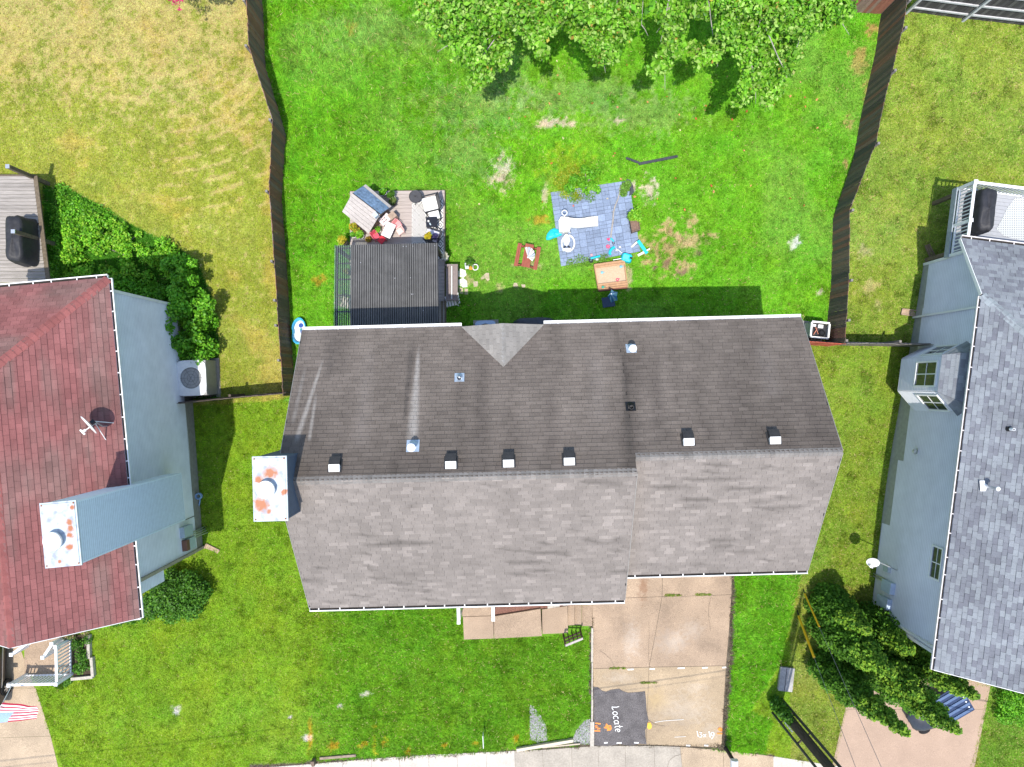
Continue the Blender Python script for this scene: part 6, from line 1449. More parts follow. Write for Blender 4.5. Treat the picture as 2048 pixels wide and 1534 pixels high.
# playhouse
ph0 = D(733,425); ph = empty('playhouse', (ph0.x, ph0.y, DZ-.2), 'wooden playhouse with a weathered plank gable roof on the deck corner', 'playhouse')
r0, r1 = D(705,386,1.55), D(760.5,428.5,1.55); n0, n1 = D(731.5,368.6,1.15), D(783,412.6,1.15); s0, s1 = D(684.3,423.4,1.0), D(737,467,1.0)
M_ph1 = mat('playhouse_grey', (.44,.40,.37), .85, var=.12, scale=12, var2=.12); M_ph2 = mat('playhouse_blue', (.13,.20,.30), .85, var=.35, scale=9, stretch=(1,1,1), var2=.2); M_ph3 = mat('playhouse_wood', (.36,.27,.21), .85, var=.2)
rl = r0.copy(); 
for (e0, e1, m, k, sp_) in ((n0, n1, M_ph2, 5, .8), (s0, s1, M_ph1, 6, 1)):
    nn = (r1-r0).cross(e0-r0).normalized(); nn = nn if nn.z > 0 else -nn
    for i in range(k):
        t0, t1 = i/k+.006, (i+1)/k-.006; mm_ = m if not (m is M_ph2 and i == k-1) else M_ph1
        a_, b_, c_, d_ = r0.lerp(e0, t0), r1.lerp(e1, t0), r1.lerp(e1, t1), r0.lerp(e0, t1); lift = nn*random.uniform(0, .008)
        pb_ = MB(); pb_.slab([a_+lift, b_+lift, c_+lift, d_+lift], nn, .022); pb_.build('roof_plank', mm_, ph)
nv = (n0+s0)/2; 
wc = [(D(*p, 0)) for p in ((0,0),)]
def lerp4(a, b, t): return a.lerp(b, t)
wl = [n0.lerp(n1,.1), n0.lerp(n1,.9), s0.lerp(s1,.9), s0.lerp(s1,.1)]; cen_ = sum(wl, Vector())/4
wl = [cen_+(p-cen_)*.82 for p in wl]
for i in range(4):
    p, q = wl[i], wl[(i+1) % 4]; pl_ = int((q-p).length/.12)
    for k in range(pl_):
        u, v = p.lerp(q, (k+.03)/pl_), p.lerp(q, (k+.97)/pl_); zt_ = min(u.z, v.z)-.06
        if i % 2 == 1: zt_ = min(zt_+.12, DZ+1.2)
        d = (q-p).normalized(); nrm_ = Vector((d.y,-d.x,0))*.02
        w_ = MB(); w_.hexa([Vector((x.x,x.y,DZ)) for x in (u, v, v+nrm_, u+nrm_)], [Vector((x.x,x.y,zt_)) for x in (u, v, v+nrm_, u+nrm_)]); w_.build('wall_board', M_ph3, ph)
part('chimney', mat('pale_blue_wood', (.42,.50,.58), .8, var=.1), ph, lambda b: b.box(tuple(D(752,431,1.52)), (.18,.18,.34), .7))
rd2 = (r1-r0).normalized()
part('ridge_trim', M_dark, ph, lambda b: b.bar(r0+Vector((0,0,.012)), r1+Vector((0,0,.012)), .03, .02))
# toy kitchen, table and chairs in front of the playhouse
kp = D(770,439,.55); tk_ = empty('toy_kitchen', (kp.x, kp.y, DZ), 'pale pink toy kitchen with black burner marks in front of the playhouse', 'toy kitchen'); kz_ = .72
M_pale = mat('pale_pink', (.68,.53,.53), .6, var=.06)
part('body', M_pale, tk_, lambda b: b.box((kp.x, kp.y, DZ+.27), (.44,.28,.54), kz_), bevel=.015); part('worktop', mat('blush_top', (.74,.60,.60), .5), tk_, lambda b: b.box((kp.x, kp.y, DZ+.56), (.48,.32,.03), kz_))
for x, y in ((-.09,-.05),(-.09,.06),(.02,-.05),(.02,.06)):
    part('burner', M_black, tk_, lambda b: b.box((kp.x+x*math.cos(kz_)-y*math.sin(kz_), kp.y+x*math.sin(kz_)+y*math.cos(kz_), DZ+.58), (.075,.03,.008), kz_))
part('shelf', M_ph3, tk_, lambda b: b.box((kp.x+.30, kp.y+.16, DZ+.3), (.30,.26,.6), kz_))
tt = D(777,460,.45); kt = empty('kids_table', (tt.x, tt.y, DZ), 'small white children\'s table on the deck', 'table')
part('top', M_wplastic, kt, lambda b: b.box((tt.x, tt.y, tt.z), (.40,.62,.03), -.42), bevel=.02); part('leg', M_wplastic, kt, lambda b: [b.box((tt.x+sx*.12+sy*.1, tt.y+sy*.22-sx*.05, (tt.z+DZ)/2-.01), (.035,.035,tt.z-DZ-.03)) for sx in (-1,1) for sy in (-1,1)])
def kid_chair(label, p, rz, m):
    c = D(*p, .28); r = empty('kids_chair', (c.x, c.y, DZ), label, 'chair'); co, si = math.cos(rz), math.sin(rz)
    def q(x, y, z): return Vector((c.x+x*co-y*si, c.y+x*si+y*co, DZ+z))
    part('seat', m, r, lambda b: b.box(tuple(q(0,0,.27)), (.27,.27,.03), rz), bevel=.012)
    part('backrest', m, r, lambda b: (b.hexa([q(.10,-.13,.28),q(.13,-.13,.28),q(.13,.13,.28),q(.10,.13,.28)], [q(.16,-.13,.55),q(.185,-.13,.55),q(.185,.13,.55),q(.16,.13,.55)])), bevel=.012)
    for sx in (-1, 1):
        for sy in (-1, 1): part('leg', m, r, lambda b: b.bar(q(sx*.11,sy*.11,.26), q(sx*.13,sy*.13,0), .03, .03))
    for sy in (-1, 1): part('armrest', m, r, lambda b: b.bar(q(-.08,sy*.135,.40), q(.15,sy*.135,.42), .025, .025))
kid_chair('pink children\'s chair right of the small white table', (795,449), 2.4, M_pink); kid_chair('pale pink children\'s chair at the lower right of the white table', (800,462), .6, mat('pale_pink_plastic', (.80,.50,.46), .45))
kid_chair('red children\'s chair with its back to the patio cover', (763,480), -.7, M_red); kid_chair('crimson children\'s chair left of the red one', (751,472), 2.2, mat('crimson_plastic', (.60,.08,.12), .4))
def pot(label, p, r, h, m, pal, n=260, size=.07, hh=.2, oval=1, plant_r=None):
    c = D(*p, h/2); root = empty('potted_plant', (c.x, c.y, DZ), label, 'potted plant')
    part('pot', m, root, lambda b: b.lathe([(r*.75,0),(r,h),(r*.88,h),(r*.85,h-.03)], (c.x, c.y, DZ), 16, sx=1, sy=oval)); part('soil', MATS['bed_soil'], root, lambda b: b.lathe([(r*.86,0),(r*.86,.01)], (c.x, c.y, DZ+h-.03), 16, sy=oval))
    pr_ = plant_r or r*1.3; foliage('foliage', root, [leaves([(c.x, c.y, DZ+h+hh*.5), (c.x+r*.4, c.y+r*.3, DZ+h+hh*.6), (c.x-r*.4, c.y-r*.2, DZ+h+hh*.4)], [pr_*.7, pr_*.5, pr_*.5], n, size, pal, .8, .5)])
    return root
M_pot = mat('white_pot', (.6,.6,.58), .6); M_potd = mat('dark_pot', (.03,.03,.03), .6); M_terr = mat('terracotta', (.35,.14,.08), .8)
pot('potted plant in a silver box behind the playhouse', (767,386), .16, .25, M_steel, MID); pot('dark-leaved potted plant right of the playhouse roof', (784,392), .15, .25, M_pot, DKG, 420, .09, .35)
pot('bushy potted plant at the playhouse corner', (787,405), .15, .25, M_potd, [(.12,.22,.04),(.05,.10,.02),(.2,.26,.08)], 380, .09, .3); pot('yellow-flowered pot left of the playhouse', (708,455), .18, .22, M_terr, [(.5,.44,.04),(.2,.34,.03),(.5,.36,.03)], 420, .06, .2)
pot('yellow and green pot below the playhouse eave', (716,464), .16, .22, M_terr, [(.45,.38,.03),(.16,.28,.03)], 360, .06, .25); pot('leafy green pot by the patio cover corner', (722,472), .16, .24, M_pot, LIT, 420, .09, .3)
pot('white pot at the left edge of the deck', (708,470), .14, .2, M_wplastic, MID, 200, .07, .15); pot('orange-brown pot left of the red chairs', (738,480), .13, .2, M_terr, [(.5,.28,.05),(.35,.3,.04)], 200, .06, .15)
pot('oval planter with sprouting greens behind the white table', (755,462), .17, .2, M_wplastic, LIT, 240, .06, .2, .6); pot('yellow spiky plant at the left corner of the patio cover', (690,485), .16, .5, M_potd, [(.55,.46,.03),(.45,.42,.03),(.3,.38,.03)], 420, .10, .6, 1, .26)
pot('yellow flowering plant at the right corner of the patio cover', (860,479), .16, .6, M_potd, [(.6,.45,.02),(.5,.40,.02),(.3,.34,.03)], 420, .08, .9, 1, .18); pot('purple-leaved plant in the shade by the lilac chair', (872,477), .12, .4, M_potd, [(.06,.05,.14),(.09,.08,.2)], 300, .06, .4, 1, .2)
ag = D(889,511,.75); agr = empty('potted_plant', (ag.x, ag.y, DZ), 'spiky white agave-like plant beside the patio cover', 'potted plant')
part('pot', M_pot, agr, lambda b: b.lathe([(.10,0),(.13,.5),(.11,.5)], (ag.x, ag.y, DZ), 14))
for k in range(26):
    t = k*2.4; e_ = .25+.55*random.random(); L_ = .30*random.uniform(.7, 1.1); dd = Vector((math.cos(t)*e_, math.sin(t)*e_, 1-e_*.6)).normalized(); s_ = dd.cross(Vector((0,0,1))).normalized()*.018; o1 = Vector((ag.x, ag.y, DZ+.5))
    part('leaf', mat('silver_leaf', (.62,.60,.48), .7, var=.1), agr, lambda b: b.add([o1-s_, o1+s_, o1+dd*L_*.6+s_*1.2, o1+dd*L_, o1+dd*L_*.6-s_*1.2], [(0,1,2,3,4)]))

# ------------------------------------------------------------------ corrugated patio cover
CZ = DZ+2.35; pcv = empty('patio_cover', (D(770,570).x, D(770,570).y, DZ), 'corrugated grey patio cover with one clear panel strip', 'patio cover')
m, t, bs = new_mat('clear_corrugated'); bs.inputs['Base Color'].default_value = (.30,.36,.36,1); bs.inputs['Roughness'].default_value = .25
tr_ = t.nodes.new('ShaderNodeBsdfTransparent'); tr_.inputs[0].default_value = (.62,.70,.68,1); mxs = t.nodes.new('ShaderNodeMixShader'); mxs.inputs[0].default_value = .72
t.links.new(bs.outputs[0], mxs.inputs[1]); t.links.new(tr_.outputs[0], mxs.inputs[2]); t.links.new(mxs.outputs[0], t.nodes['Material Output'].inputs[0]); M_clear = m
M_corr = mat('corrugated_grey', (.112,.110,.106), .6, var=.12, scale=4, var2=.22, scale2=1.3); M_corr_d = mat('corrugated_groove_dark', (.05,.05,.052), .8, var=.3, scale=6)  # groove faces get a darker grey than the crests
M_clear_d = M_clear
cA, cB, cC, cD = P(669,491,CZ), P(875,486,CZ), P(877,668,CZ+.25), P(667,670,CZ+.25)
edges = [669,703,738,773,807,841,876]
def cpt(s, t, h=0): p = (cA*(1-s)+cB*s)*(1-t)+(cD*(1-s)+cC*s)*t; return p+Vector((0,0,h))
for i in range(6):
    sa, sb = (edges[i]-669)/207, (edges[i+1]-669)/207+.004; b = MB(); ribs = 8
    for k in range(ribs):
        u0 = sa+(sb-sa)*k/ribs; w_ = (sb-sa)/ribs; lift = .004*(i % 2)
        prof = [(0,0),(.10,.022),(.62,.026),(.74,.0),(.87,-.008),(1.0,0)]
        V = [cpt(u0+w_*x, tt_, h_+lift) for tt_ in (0, 1) for x, h_ in prof]; n = len(prof)
        for j in range(n-1): b.add([V[j], V[j+1], V[n+j+1], V[n+j]], [(0,1,2,3)], 1 if j >= 2 else 0)
    b.build('roof_sheet', [M_clear, mat('clear_groove', (.03,.04,.045), .7)] if i == 0 else [M_corr, M_corr_d], pcv)
for t_ in (.03, .2, .38, .56, .74, .93): part('purlin', M_beam, pcv, lambda b: b.bar(cpt(0.01,t_,-.07), cpt(.99,t_,-.07), .05, .09))
for s_ in (.015, .165, .985): part('rafter', M_beam, pcv, lambda b: b.bar(cpt(s_,.01,-.18), cpt(s_,.99,-.18), .06, .13))
for s_, t_ in ((.02,.03),(.98,.03),(.02,.93),(.98,.93)): 
    p = cpt(s_, t_); part('post', M_beam, pcv, lambda b: b.box((p.x, p.y, (p.z-.24+DZ-.3)/2), (.12,.12,p.z-.24-DZ+.3)))
for k in range(10): 
    p = cpt(random.uniform(.2,.98), random.choice((.03,.2,.38,.56,.74))); part('screw', M_steel, pcv, lambda b: b.lathe([(.016,.024),(.012,.036)], p, 6))
def lawn_chair(label, p, rz, m):
    c = T(*p, .3); z = tz(c.x, c.y); r = empty('garden_chair', (c.x, c.y, z), label, 'chair'); co, si = math.cos(rz), math.sin(rz)
    def q(x, y, h): return Vector((c.x+x*co-y*si, c.y+x*si+y*co, z+h))
    for i in range(4): part('seat_slat', m, r, lambda b: b.bar(q(-.2+.12*i,-.22,.4), q(-.2+.12*i,.22,.4), .09, .02))
    for i in range(4): part('back_slat', m, r, lambda b: b.bar(q(.24,-.18+.12*i,.42), q(.36,-.18+.12*i,.85), .08, .02))
    for sx in (-1,1):
        for sy in (-1,1): part('leg', m, r, lambda b: b.bar(q(sx*.2,sy*.2,.4), q(sx*.24,sy*.22,0), .04, .04))
lawn_chair('pale slatted chair under the clear strip of the patio cover', (694,606), 2.8, mat('pale_wood', (.6,.5,.4), .8)); 
lawn_chair('white plastic chair at the lower end of the wooden bench', (903,602), .2, M_wplastic)
pot('yellow plant under the clear strip of the patio cover', (697,545), .12, .5, M_potd, [(.5,.42,.02),(.3,.34,.03)], 160, .09, .3)

# bench beside the cover
bc_ = T(903,566,.5); bz = tz(bc_.x, bc_.y); bn = empty('garden_bench', (bc_.x, bc_.y, bz), 'brown-grey wooden bench along the right side of the patio cover', 'bench'); M_bn = mat('bench_wood', (.25,.205,.195), .8, var=.12, scale=10)
for i in range(3): part('seat_slat', M_bn, bn, lambda b: b.box((bc_.x-.19+.10*i, bc_.y, bz+.45), (.092,1.46,.03), .0))
part('backrest', M_bn, bn, lambda b: b.hexa([(bc_.x+.06,bc_.y-.73,bz+.46),(bc_.x+.28,bc_.y-.73,bz+.46),(bc_.x+.28,bc_.y+.73,bz+.46),(bc_.x+.06,bc_.y+.73,bz+.46)], [(bc_.x+.07,bc_.y-.73,bz+.62),(bc_.x+.27,bc_.y-.73,bz+.70),(bc_.x+.27,bc_.y+.73,bz+.70),(bc_.x+.07,bc_.y+.73,bz+.62)]))
part('top_rail', M_cush, bn, lambda b: b.box((bc_.x+.015, bc_.y, bz+.56), (.05,1.42,.05)))
for sy in (-1, 1):
    part('arm', M_bn, bn, lambda b: b.box((bc_.x+.02, bc_.y+sy*.72, bz+.68), (.52,.07,.05)))
    for sx in (-1, 1): part('leg', M_bn, bn, lambda b: b.box((bc_.x+.02+sx*.2, bc_.y+sy*.68, bz+.32), (.07,.07,.66)))
# step rail by the house
part('stair_rail', M_beam, deck, lambda b: [b.bar(D(x,602,.9), D(x,655,.9), .06, .08) for x in (884, 891)]); part('stair_post', M_beam, deck, lambda b: [b.bar(D(x,y,0), D(x,y,.9), .08, .08) for x in (884,891) for y in (604,650)])
# stepping stones
def stone(label, pts, m, h=.03):
    b = MB(); fan_poly(b, pts, h, .08); b.build('stepping_stone', m, label=label, cat='stone')
M_st = mat('white_stone', (.78,.76,.72), .8, var=.06, bump=.2, bscale=12); M_st2 = mat('tan_flagstone', (.45,.37,.27), .9, var=.2, bump=.3, bscale=12)
stone('upper bright white flagstone beside the wooden bench', [(916,544),(921,537),(931,541),(933,550),(927,556),(917,553)], M_st); stone('lower bright white flagstone beside the wooden bench', [(917,560),(926,556),(934,562),(935,574),(926,575),(918,571)], M_st)
stone('tan flagstone below the white flagstones', [(918,574),(926,577),(927,588),(919,587)], M_st2); stone('second tan flagstone near the bench foot', [(929,577),(936,578),(936,589),(929,589)], M_st2)
stone('crescent grey-tan flagstone in the lawn below the planter cart', [(961,556),(972,546),(978,546),(979,560),(975,562),(970,556),(965,560)], M_st2); stone('tan flagstone at the edge of the house shadow', [(946,563),(956,563),(956,572),(948,574)], M_st2)
stone('small round flagstone at the shadow line, left one', [(1028,566),(1034,566),(1036,572),(1030,575),(1026,571)], M_st2); stone('small round flagstone at the shadow line, right one', [(1042,569),(1050,569),(1051,574),(1045,576)], M_st2)
# planter cart
pc = T(943,533,.2); pz_ = tz(pc.x, pc.y); pcr = empty('planter_cart', (pc.x, pc.y, pz_), 'small silver planter cart with orange flowers on the lawn', 'planter')
part('basket', M_steel, pcr, lambda b: b.box((pc.x-.1, pc.y+.03, pz_+.2), (.30,.24,.18), .1, taper=1.15)); part('wheel', M_wplastic, pcr, lambda b: b.torus((pc.x+.16, pc.y-.03, pz_+.2), .12, .022, 18, 6, axis=(.25,-.3,1))); part('pumpkin', mat('orange_bloom', (.75,.30,.04), .7, var=.2), pcr, lambda b: b.lathe([(.02,0),(.09,.03),(.09,.10),(.03,.13)], (pc.x-.03, pc.y-.07, pz_+.2), 10))
foliage('foliage', pcr, [leaves([(pc.x-.12, pc.y+.18, pz_+.3), (pc.x-.02, pc.y+.12, pz_+.3)], [.2,.16], 300, .08, DKG, .8, .4)])

# ------------------------------------------------------------------ children's picnic table
pt = T(1055,512,.4); qz = tz(pt.x, pt.y); pk = empty('picnic_table', (pt.x, pt.y, qz), 'small red-brown picnic table with a folded white umbrella on it', 'picnic table'); an = -.19
M_rw = mat('red_brown_wood', (.30,.085,.055), .75, var=.2, scale=10, stretch=(3,.4,1))
def q_(x, y, h): co, si = math.cos(an), math.sin(an); return Vector((pt.x+x*co-y*si, pt.y+x*si+y*co, qz+h))
for sx in (-1, 1):
    for i in range(2): part('bench_plank', M_rw, pk, lambda b: b.box(tuple(q_(sx*(.37+.085*i), 0, .27)), (.078,.98,.025), an))
for i in range(4): part('table_plank', M_rw, pk, lambda b: b.box(tuple(q_(-.135+.09*i, .0, .50)), (.084,.98,.025), an))
for sy in (-1, 1): part('frame', M_rw, pk, lambda b: (b.bar(q_(-.45,sy*.40,.24), q_(.45,sy*.40,.24), .04, .06), b.bar(q_(-.32,sy*.40,0), q_(-.1,sy*.40,.49), .04, .06), b.bar(q_(.32,sy*.40,0), q_(.1,sy*.40,.49), .04, .06)))
um = empty('folded_umbrella', q_(0,.12,.52), 'folded white umbrella lying on the small picnic table', 'umbrella'); M_umw = mat('umbrella_white', (.72,.70,.66), .85, var=.06)
for k in range(7):
    t = math.radians(200+k*24); r1_, r2_ = .30, .22; ap = q_(.03,-.10,.66)
    e1 = ap+Vector((math.cos(t+1.9)*.30, math.sin(t+1.9)*.34+.12, -.12)); e2 = ap+Vector((math.cos(t+2.25)*.30, math.sin(t+2.25)*.34+.12, -.13))
    part('panel', M_umw if k not in (2, 5) else mat('umbrella_stripe', (.45,.50,.58), .85), um, lambda b: b.add([ap, e1, (e1+e2)/2+Vector((0,0,.05)), e2, ap-Vector((0,0,.03))], [(0,1,2),(0,2,3),(4,1,2,3)]))
part('pole', M_steel, um, lambda b: b.tube([q_(.03,-.1,.52), q_(.03,-.1,.70)], .02, 8)); part('finial', M_wplastic, um, lambda b: b.lathe([(.035,-.03),(.04,0),(.02,.03)], q_(.03,-.1,.71), 10))

# ------------------------------------------------------------------ blue paver patio
pat = empty('paver_patio', T(1190,450), 'blue-grey square paver patio in the back lawn', 'patio')
Q = [Vector((p.x, p.y)) for p in (T(1101,385), T(1257,361), T(1281,503), T(1122,533))]
part('bedding', mat('patio_bedding', (.09,.11,.15), .9), pat, lambda b: drape(b, [Q[3], Q[2], Q[1], Q[0]], 8, 8, .012, .06))
M_pav = mat('blue_paver', (1,1,1), .85, attr=True, var=.14, scale=14, bump=.25, bscale=40)
def bil(s, t): return (Q[0]*(1-s)+Q[1]*s)*(1-t)+(Q[3]*(1-s)+Q[2]*s)*t
nx_p, ny_p = 11, 10; made = 0
def inq(px, py): return not ((px < 1200 and py < 372+max(0, (1200-px)*.16)) or (px > 1240 and py < 392 and (px-1240)+(392-py) > 22))
for i in range(nx_p):
    for j in range(ny_p):
        cells = [(0,0,1,1)] if random.random() < .45 else ([(0,0,1,.5),(0,.5,1,1)] if random.random() < .6 else [(0,0,.5,.5),(.5,0,1,.5),(0,.5,1,1)])
        base = np.array((.21,.265,.375))*random.uniform(.88, 1.12)
        for (a0, b0p, a1, b1p) in cells:
            g = .018; s0_, s1_ = (i+a0+g)/nx_p, (i+a1-g)/nx_p; t0_, t1_ = (j+b0p+g)/ny_p, (j+b1p-g)/ny_p
            pts = [bil(s0_,t1_), bil(s1_,t1_), bil(s1_,t0_), bil(s0_,t0_)]; c = (pts[0]+pts[2])/2; x, y = px_of(c.x, c.y, tz(c.x, c.y))
            if not inq(x, y): continue
            b = MB(); h_ = .035+random.uniform(-.004,.004); col = base*random.uniform(.9,1.1)
            b.hexa([(p.x,p.y,tz(p.x,p.y)) for p in pts], [(p.x,p.y,tz(p.x,p.y)+h_) for p in pts], 0, tuple(col)); b.build('paver', M_pav, pat); made += 1
# white slide climber
sc_ = T(1129,446,.6); sz_ = tz(sc_.x, sc_.y); sld = empty('toy_slide', (sc_.x, sc_.y, sz_), 'white plastic toddler slide with a basketball hoop on the patio', 'slide')
def s2(px, py, h): return T(px, py, h)
pf = [s2(1117.5,441,.62), s2(1122,433,.62), s2(1138,434,.62), s2(1141,456,.62), s2(1139,462,.62), s2(1118.5,463,.62)]
part('platform', M_wplastic, sld, lambda b: b.add([p for p in pf]+[p-Vector((0,0,.06)) for p in pf], [tuple(range(5,-1,-1))]+[(i,(i+1)%6,6+(i+1)%6,6+i) for i in range(6)]))
ctr = sum(pf, Vector())/6
for i in range(6):
    p, q = ctr+(pf[i]-ctr)*.93, ctr+(pf[(i+1) % 6]-ctr)*.93
    if i == 2: continue
    part('side_panel', M_wplastic, sld, lambda b: b.hexa([Vector((p.x,p.y,sz_)), Vector((q.x,q.y,sz_)), Vector((q.x,q.y,sz_))+(ctr-q).normalized()*.04, Vector((p.x,p.y,sz_))+(ctr-p).normalized()*.04], [v+Vector((0,0,.02)) for v in (p, q, q+(ctr-q).normalized()*.04, p+(ctr-p).normalized()*.04)]))
ch = MB(); V = []; N_ = 10
for k in range(N_+1):
    t = k/N_; px = 1138+58*t; yc = 445+1.5*math.sin(t*5)-1.0*t; hh = .62*(1-t)**1.15+.04+.03*math.sin(t*9)*t; wd = 9.6+1.2*abs(t-.4)
    for (o, up_) in ((-wd,.08),(-wd*.86,.0),(wd*.86,.0),(wd,.08)): V.append(T(px, yc+o, max(.04, hh+up_)))
ch.add(V, [(k*4+j, k*4+j+1, (k+1)*4+j+1, (k+1)*4+j) for k in range(N_) for j in range(3)]); V2 = [v-Vector((0,0,.05)) for v in V]; ch.add(V2, [((k+1)*4+j, (k+1)*4+j+1, k*4+j+1, k*4+j) for k in range(N_) for j in range(3)])
ch.build('chute', M_wplastic, sld, smooth=False)
hp_ = s2(1129,425.5,.85); part('hoop', M_wplastic, sld, lambda b: b.torus(hp_, .105, .018, 20, 6)); part('hoop_post', M_wplastic, sld, lambda b: b.bar(s2(1129,432,.6), hp_+Vector((0,-.11,0)), .05, .05))
# white ride-on rocker
rc_ = T(1136,482,.3); rz0 = tz(rc_.x, rc_.y); rk = empty('rocker_toy', (rc_.x, rc_.y, rz0), 'white oval ride-on rocker below the toddler slide', 'toy')
part('seat', M_wplastic, rk, lambda b: b.lathe([(.05,.12),(.16,.16),(.175,.26),(.13,.33),(.05,.30)], (rc_.x-.06, rc_.y+.06, rz0), 20, sx=.85, sy=1.5), smooth=True)
part('base_ring', M_wplastic, rk, lambda b: b.torus((rc_.x+.02, rc_.y-.05, rz0+.08), .27, .035, 26, 6, sy=1.25)); part('handle', M_wplastic, rk, lambda b: (b.tube([(rc_.x-.2,rc_.y+.36,rz0+.28),(rc_.x-.06,rc_.y+.43,rz0+.42),(rc_.x+.1,rc_.y+.36,rz0+.28)], .025, 6), b.box((rc_.x-.05, rc_.y-.34, rz0+.18), (.34,.10,.10), .1)))
part('slot', M_black, rk, lambda b: (b.box((rc_.x-.14, rc_.y-.24, rz0+.24), (.13,.04,.03), .5), b.box((rc_.x+.04, rc_.y-.24, rz0+.24), (.13,.04,.03), -.5)))
# turquoise tarp
tr0 = T(1108,468); trp = MB(); V = []; K = 14
out_ = [(1092,476),(1094,468),(1100,460),(1108,456),(1117,459),(1122,464),(1124,470),(1116,474),(1106,477),(1099,480),(1093,480)]
cc_ = (1108,468); R_ = 5
for r in range(R_+1):
    for (x, y) in out_: V.append(T(cc_[0]+(x-cc_[0])*r/R_, cc_[1]+(y-cc_[1])*r/R_, .05+.10*(1-r/R_)+random.uniform(0,.07)*(r < R_)))
n = len(out_); trp.add(V, [(r*n+i, r*n+(i+1) % n, (r+1)*n+(i+1) % n, (r+1)*n+i) for r in range(R_) for i in range(n)]); trp.build('tarp', M_teal, smooth=True, label='crumpled turquoise plastic sheet at the left edge of the patio', cat='tarp')
# turquoise play table legs, caddy and small toys
tb0, tb1 = T(1276,481,.25), T(1294,507,.25); tt2 = empty('toy_bench', (tb0+tb1)/2-Vector((0,0,.25)), 'turquoise toy bench with pale legs tipped over at the patio corner', 'toy')
part('top', M_teal, tt2, lambda b: b.bar(tb0, tb1, .14, .05), bevel=.012); part('leg', mat('ivory_plastic', (.74,.72,.58), .5), tt2, lambda b: (b.bar(tb0+Vector((0,-.02,-.04)), T(1263,494,.04), .07, .05), b.bar(tb1+Vector((-.05,.1,-.04)), T(1276,511,.04), .10, .05), b.bar(tb1+Vector((-.03,.12,0)), tb1+Vector((.12,.2,0)), .06, .05)))
tcb = T(1254,515,.25); tz0 = tz(tcb.x, tcb.y); tcd = empty('toy_cart', (tcb.x, tcb.y, tz0), 'rounded turquoise toy cart with a black handle by the sandbox', 'toy')
part('body', M_teal, tcd, lambda b: cover_mesh(b, tcb, tz0+.06, .46, .36, .22, -.3, 3, .92), smooth=True); part('tray', mat('light_teal', (.10,.55,.60), .4), tcd, lambda b: b.box((tcb.x-.05, tcb.y+.02, tz0+.29), (.24,.18,.02), -.3)); part('handle', M_black, tcd, lambda b: b.box((tcb.x+.16, tcb.y-.03, tz0+.30), (.10,.07,.04), -.3)); part('wheel', M_dark, tcd, lambda b: [b.lathe([(.06,0),(.06,.04)], (tcb.x+sx*.16, tcb.y+sy*.13, tz0+.02), 10) for sx in (-1,1) for sy in (-1,1)])
part('rim_edge', M_wplastic, tcd, lambda b: b.bar(T(1226,520,.18), T(1243,517,.18), .03, .03))
def toy(name, label, pts, r, m, cat='toy', extra=None):
    root = empty(name, T(*pts[0][:2]), label, cat); part('body', m, root, lambda b: b.tube([T(*p) for p in pts], r, 8))
    if extra: extra(root)
    return root
toy('toy_shovel', 'turquoise toy shovel at the foot of the fallen branch', [(1221,476,.06),(1228,483,.06)], .035, M_teal, extra=lambda r: part('grip', M_black, r, lambda b: b.torus(T(1227,486,.06), .05, .012, 12, 5)))
toy('toy_boot', 'bent turquoise toy on the patio between pink toys and cart', [(1229,494,.07),(1224,497,.08),(1220,503,.08),(1219,508,.06)], .06, M_teal, extra=lambda r: part('tip', M_teal, r, lambda b: b.lathe([(.06,0),(.05,.09)], T(1220,508,.03), 10)))
toy('toy_bike', 'turquoise scooter lying at the lower patio edge', [(1181,517,.08),(1192,514,.1),(1200,512,.08)], .045, M_teal, extra=lambda r: (part('wheel', M_dark, r, lambda b: b.torus(T(1182,521,.06), .07, .03, 14, 6)), part('seat', M_wplastic, r, lambda b: b.box(tuple(T(1194,519,.08)), (.10,.06,.05))), part('grip', M_pink, r, lambda b: b.box(tuple(T(1183,510,.08)), (.07,.08,.05)))))
toy('toy_rake', 'pink toy rake near the top of the toy pile', [(1214,477,.05),(1219,481,.05)], .03, mat('hot_pink', (.75,.05,.16), .45), extra=lambda r: part('head', MATS['hot_pink'], r, lambda b: b.box(tuple(T(1217,478,.05)), (.12,.05,.04), .6)))
toy('toy_bucket', 'hot pink toy bucket on the patio', [(1216,493,.02),(1216,493,.12)], .07, MATS['hot_pink'], extra=lambda r: part('rim', MATS['hot_pink'], r, lambda b: b.torus(T(1216,493,.13), .07, .01, 14, 5)))
toy('toy_tricycle', 'thin white wire toy beside the turquoise cart', [(1232,497,.1),(1238,501,.12),(1244,506,.1)], .014, M_wplastic, extra=lambda r: part('wheel', M_steel, r, lambda b: (b.torus(T(1239,497,.07), .07, .012, 14, 5), b.torus(T(1232,503,.07), .06, .012, 14, 5))))
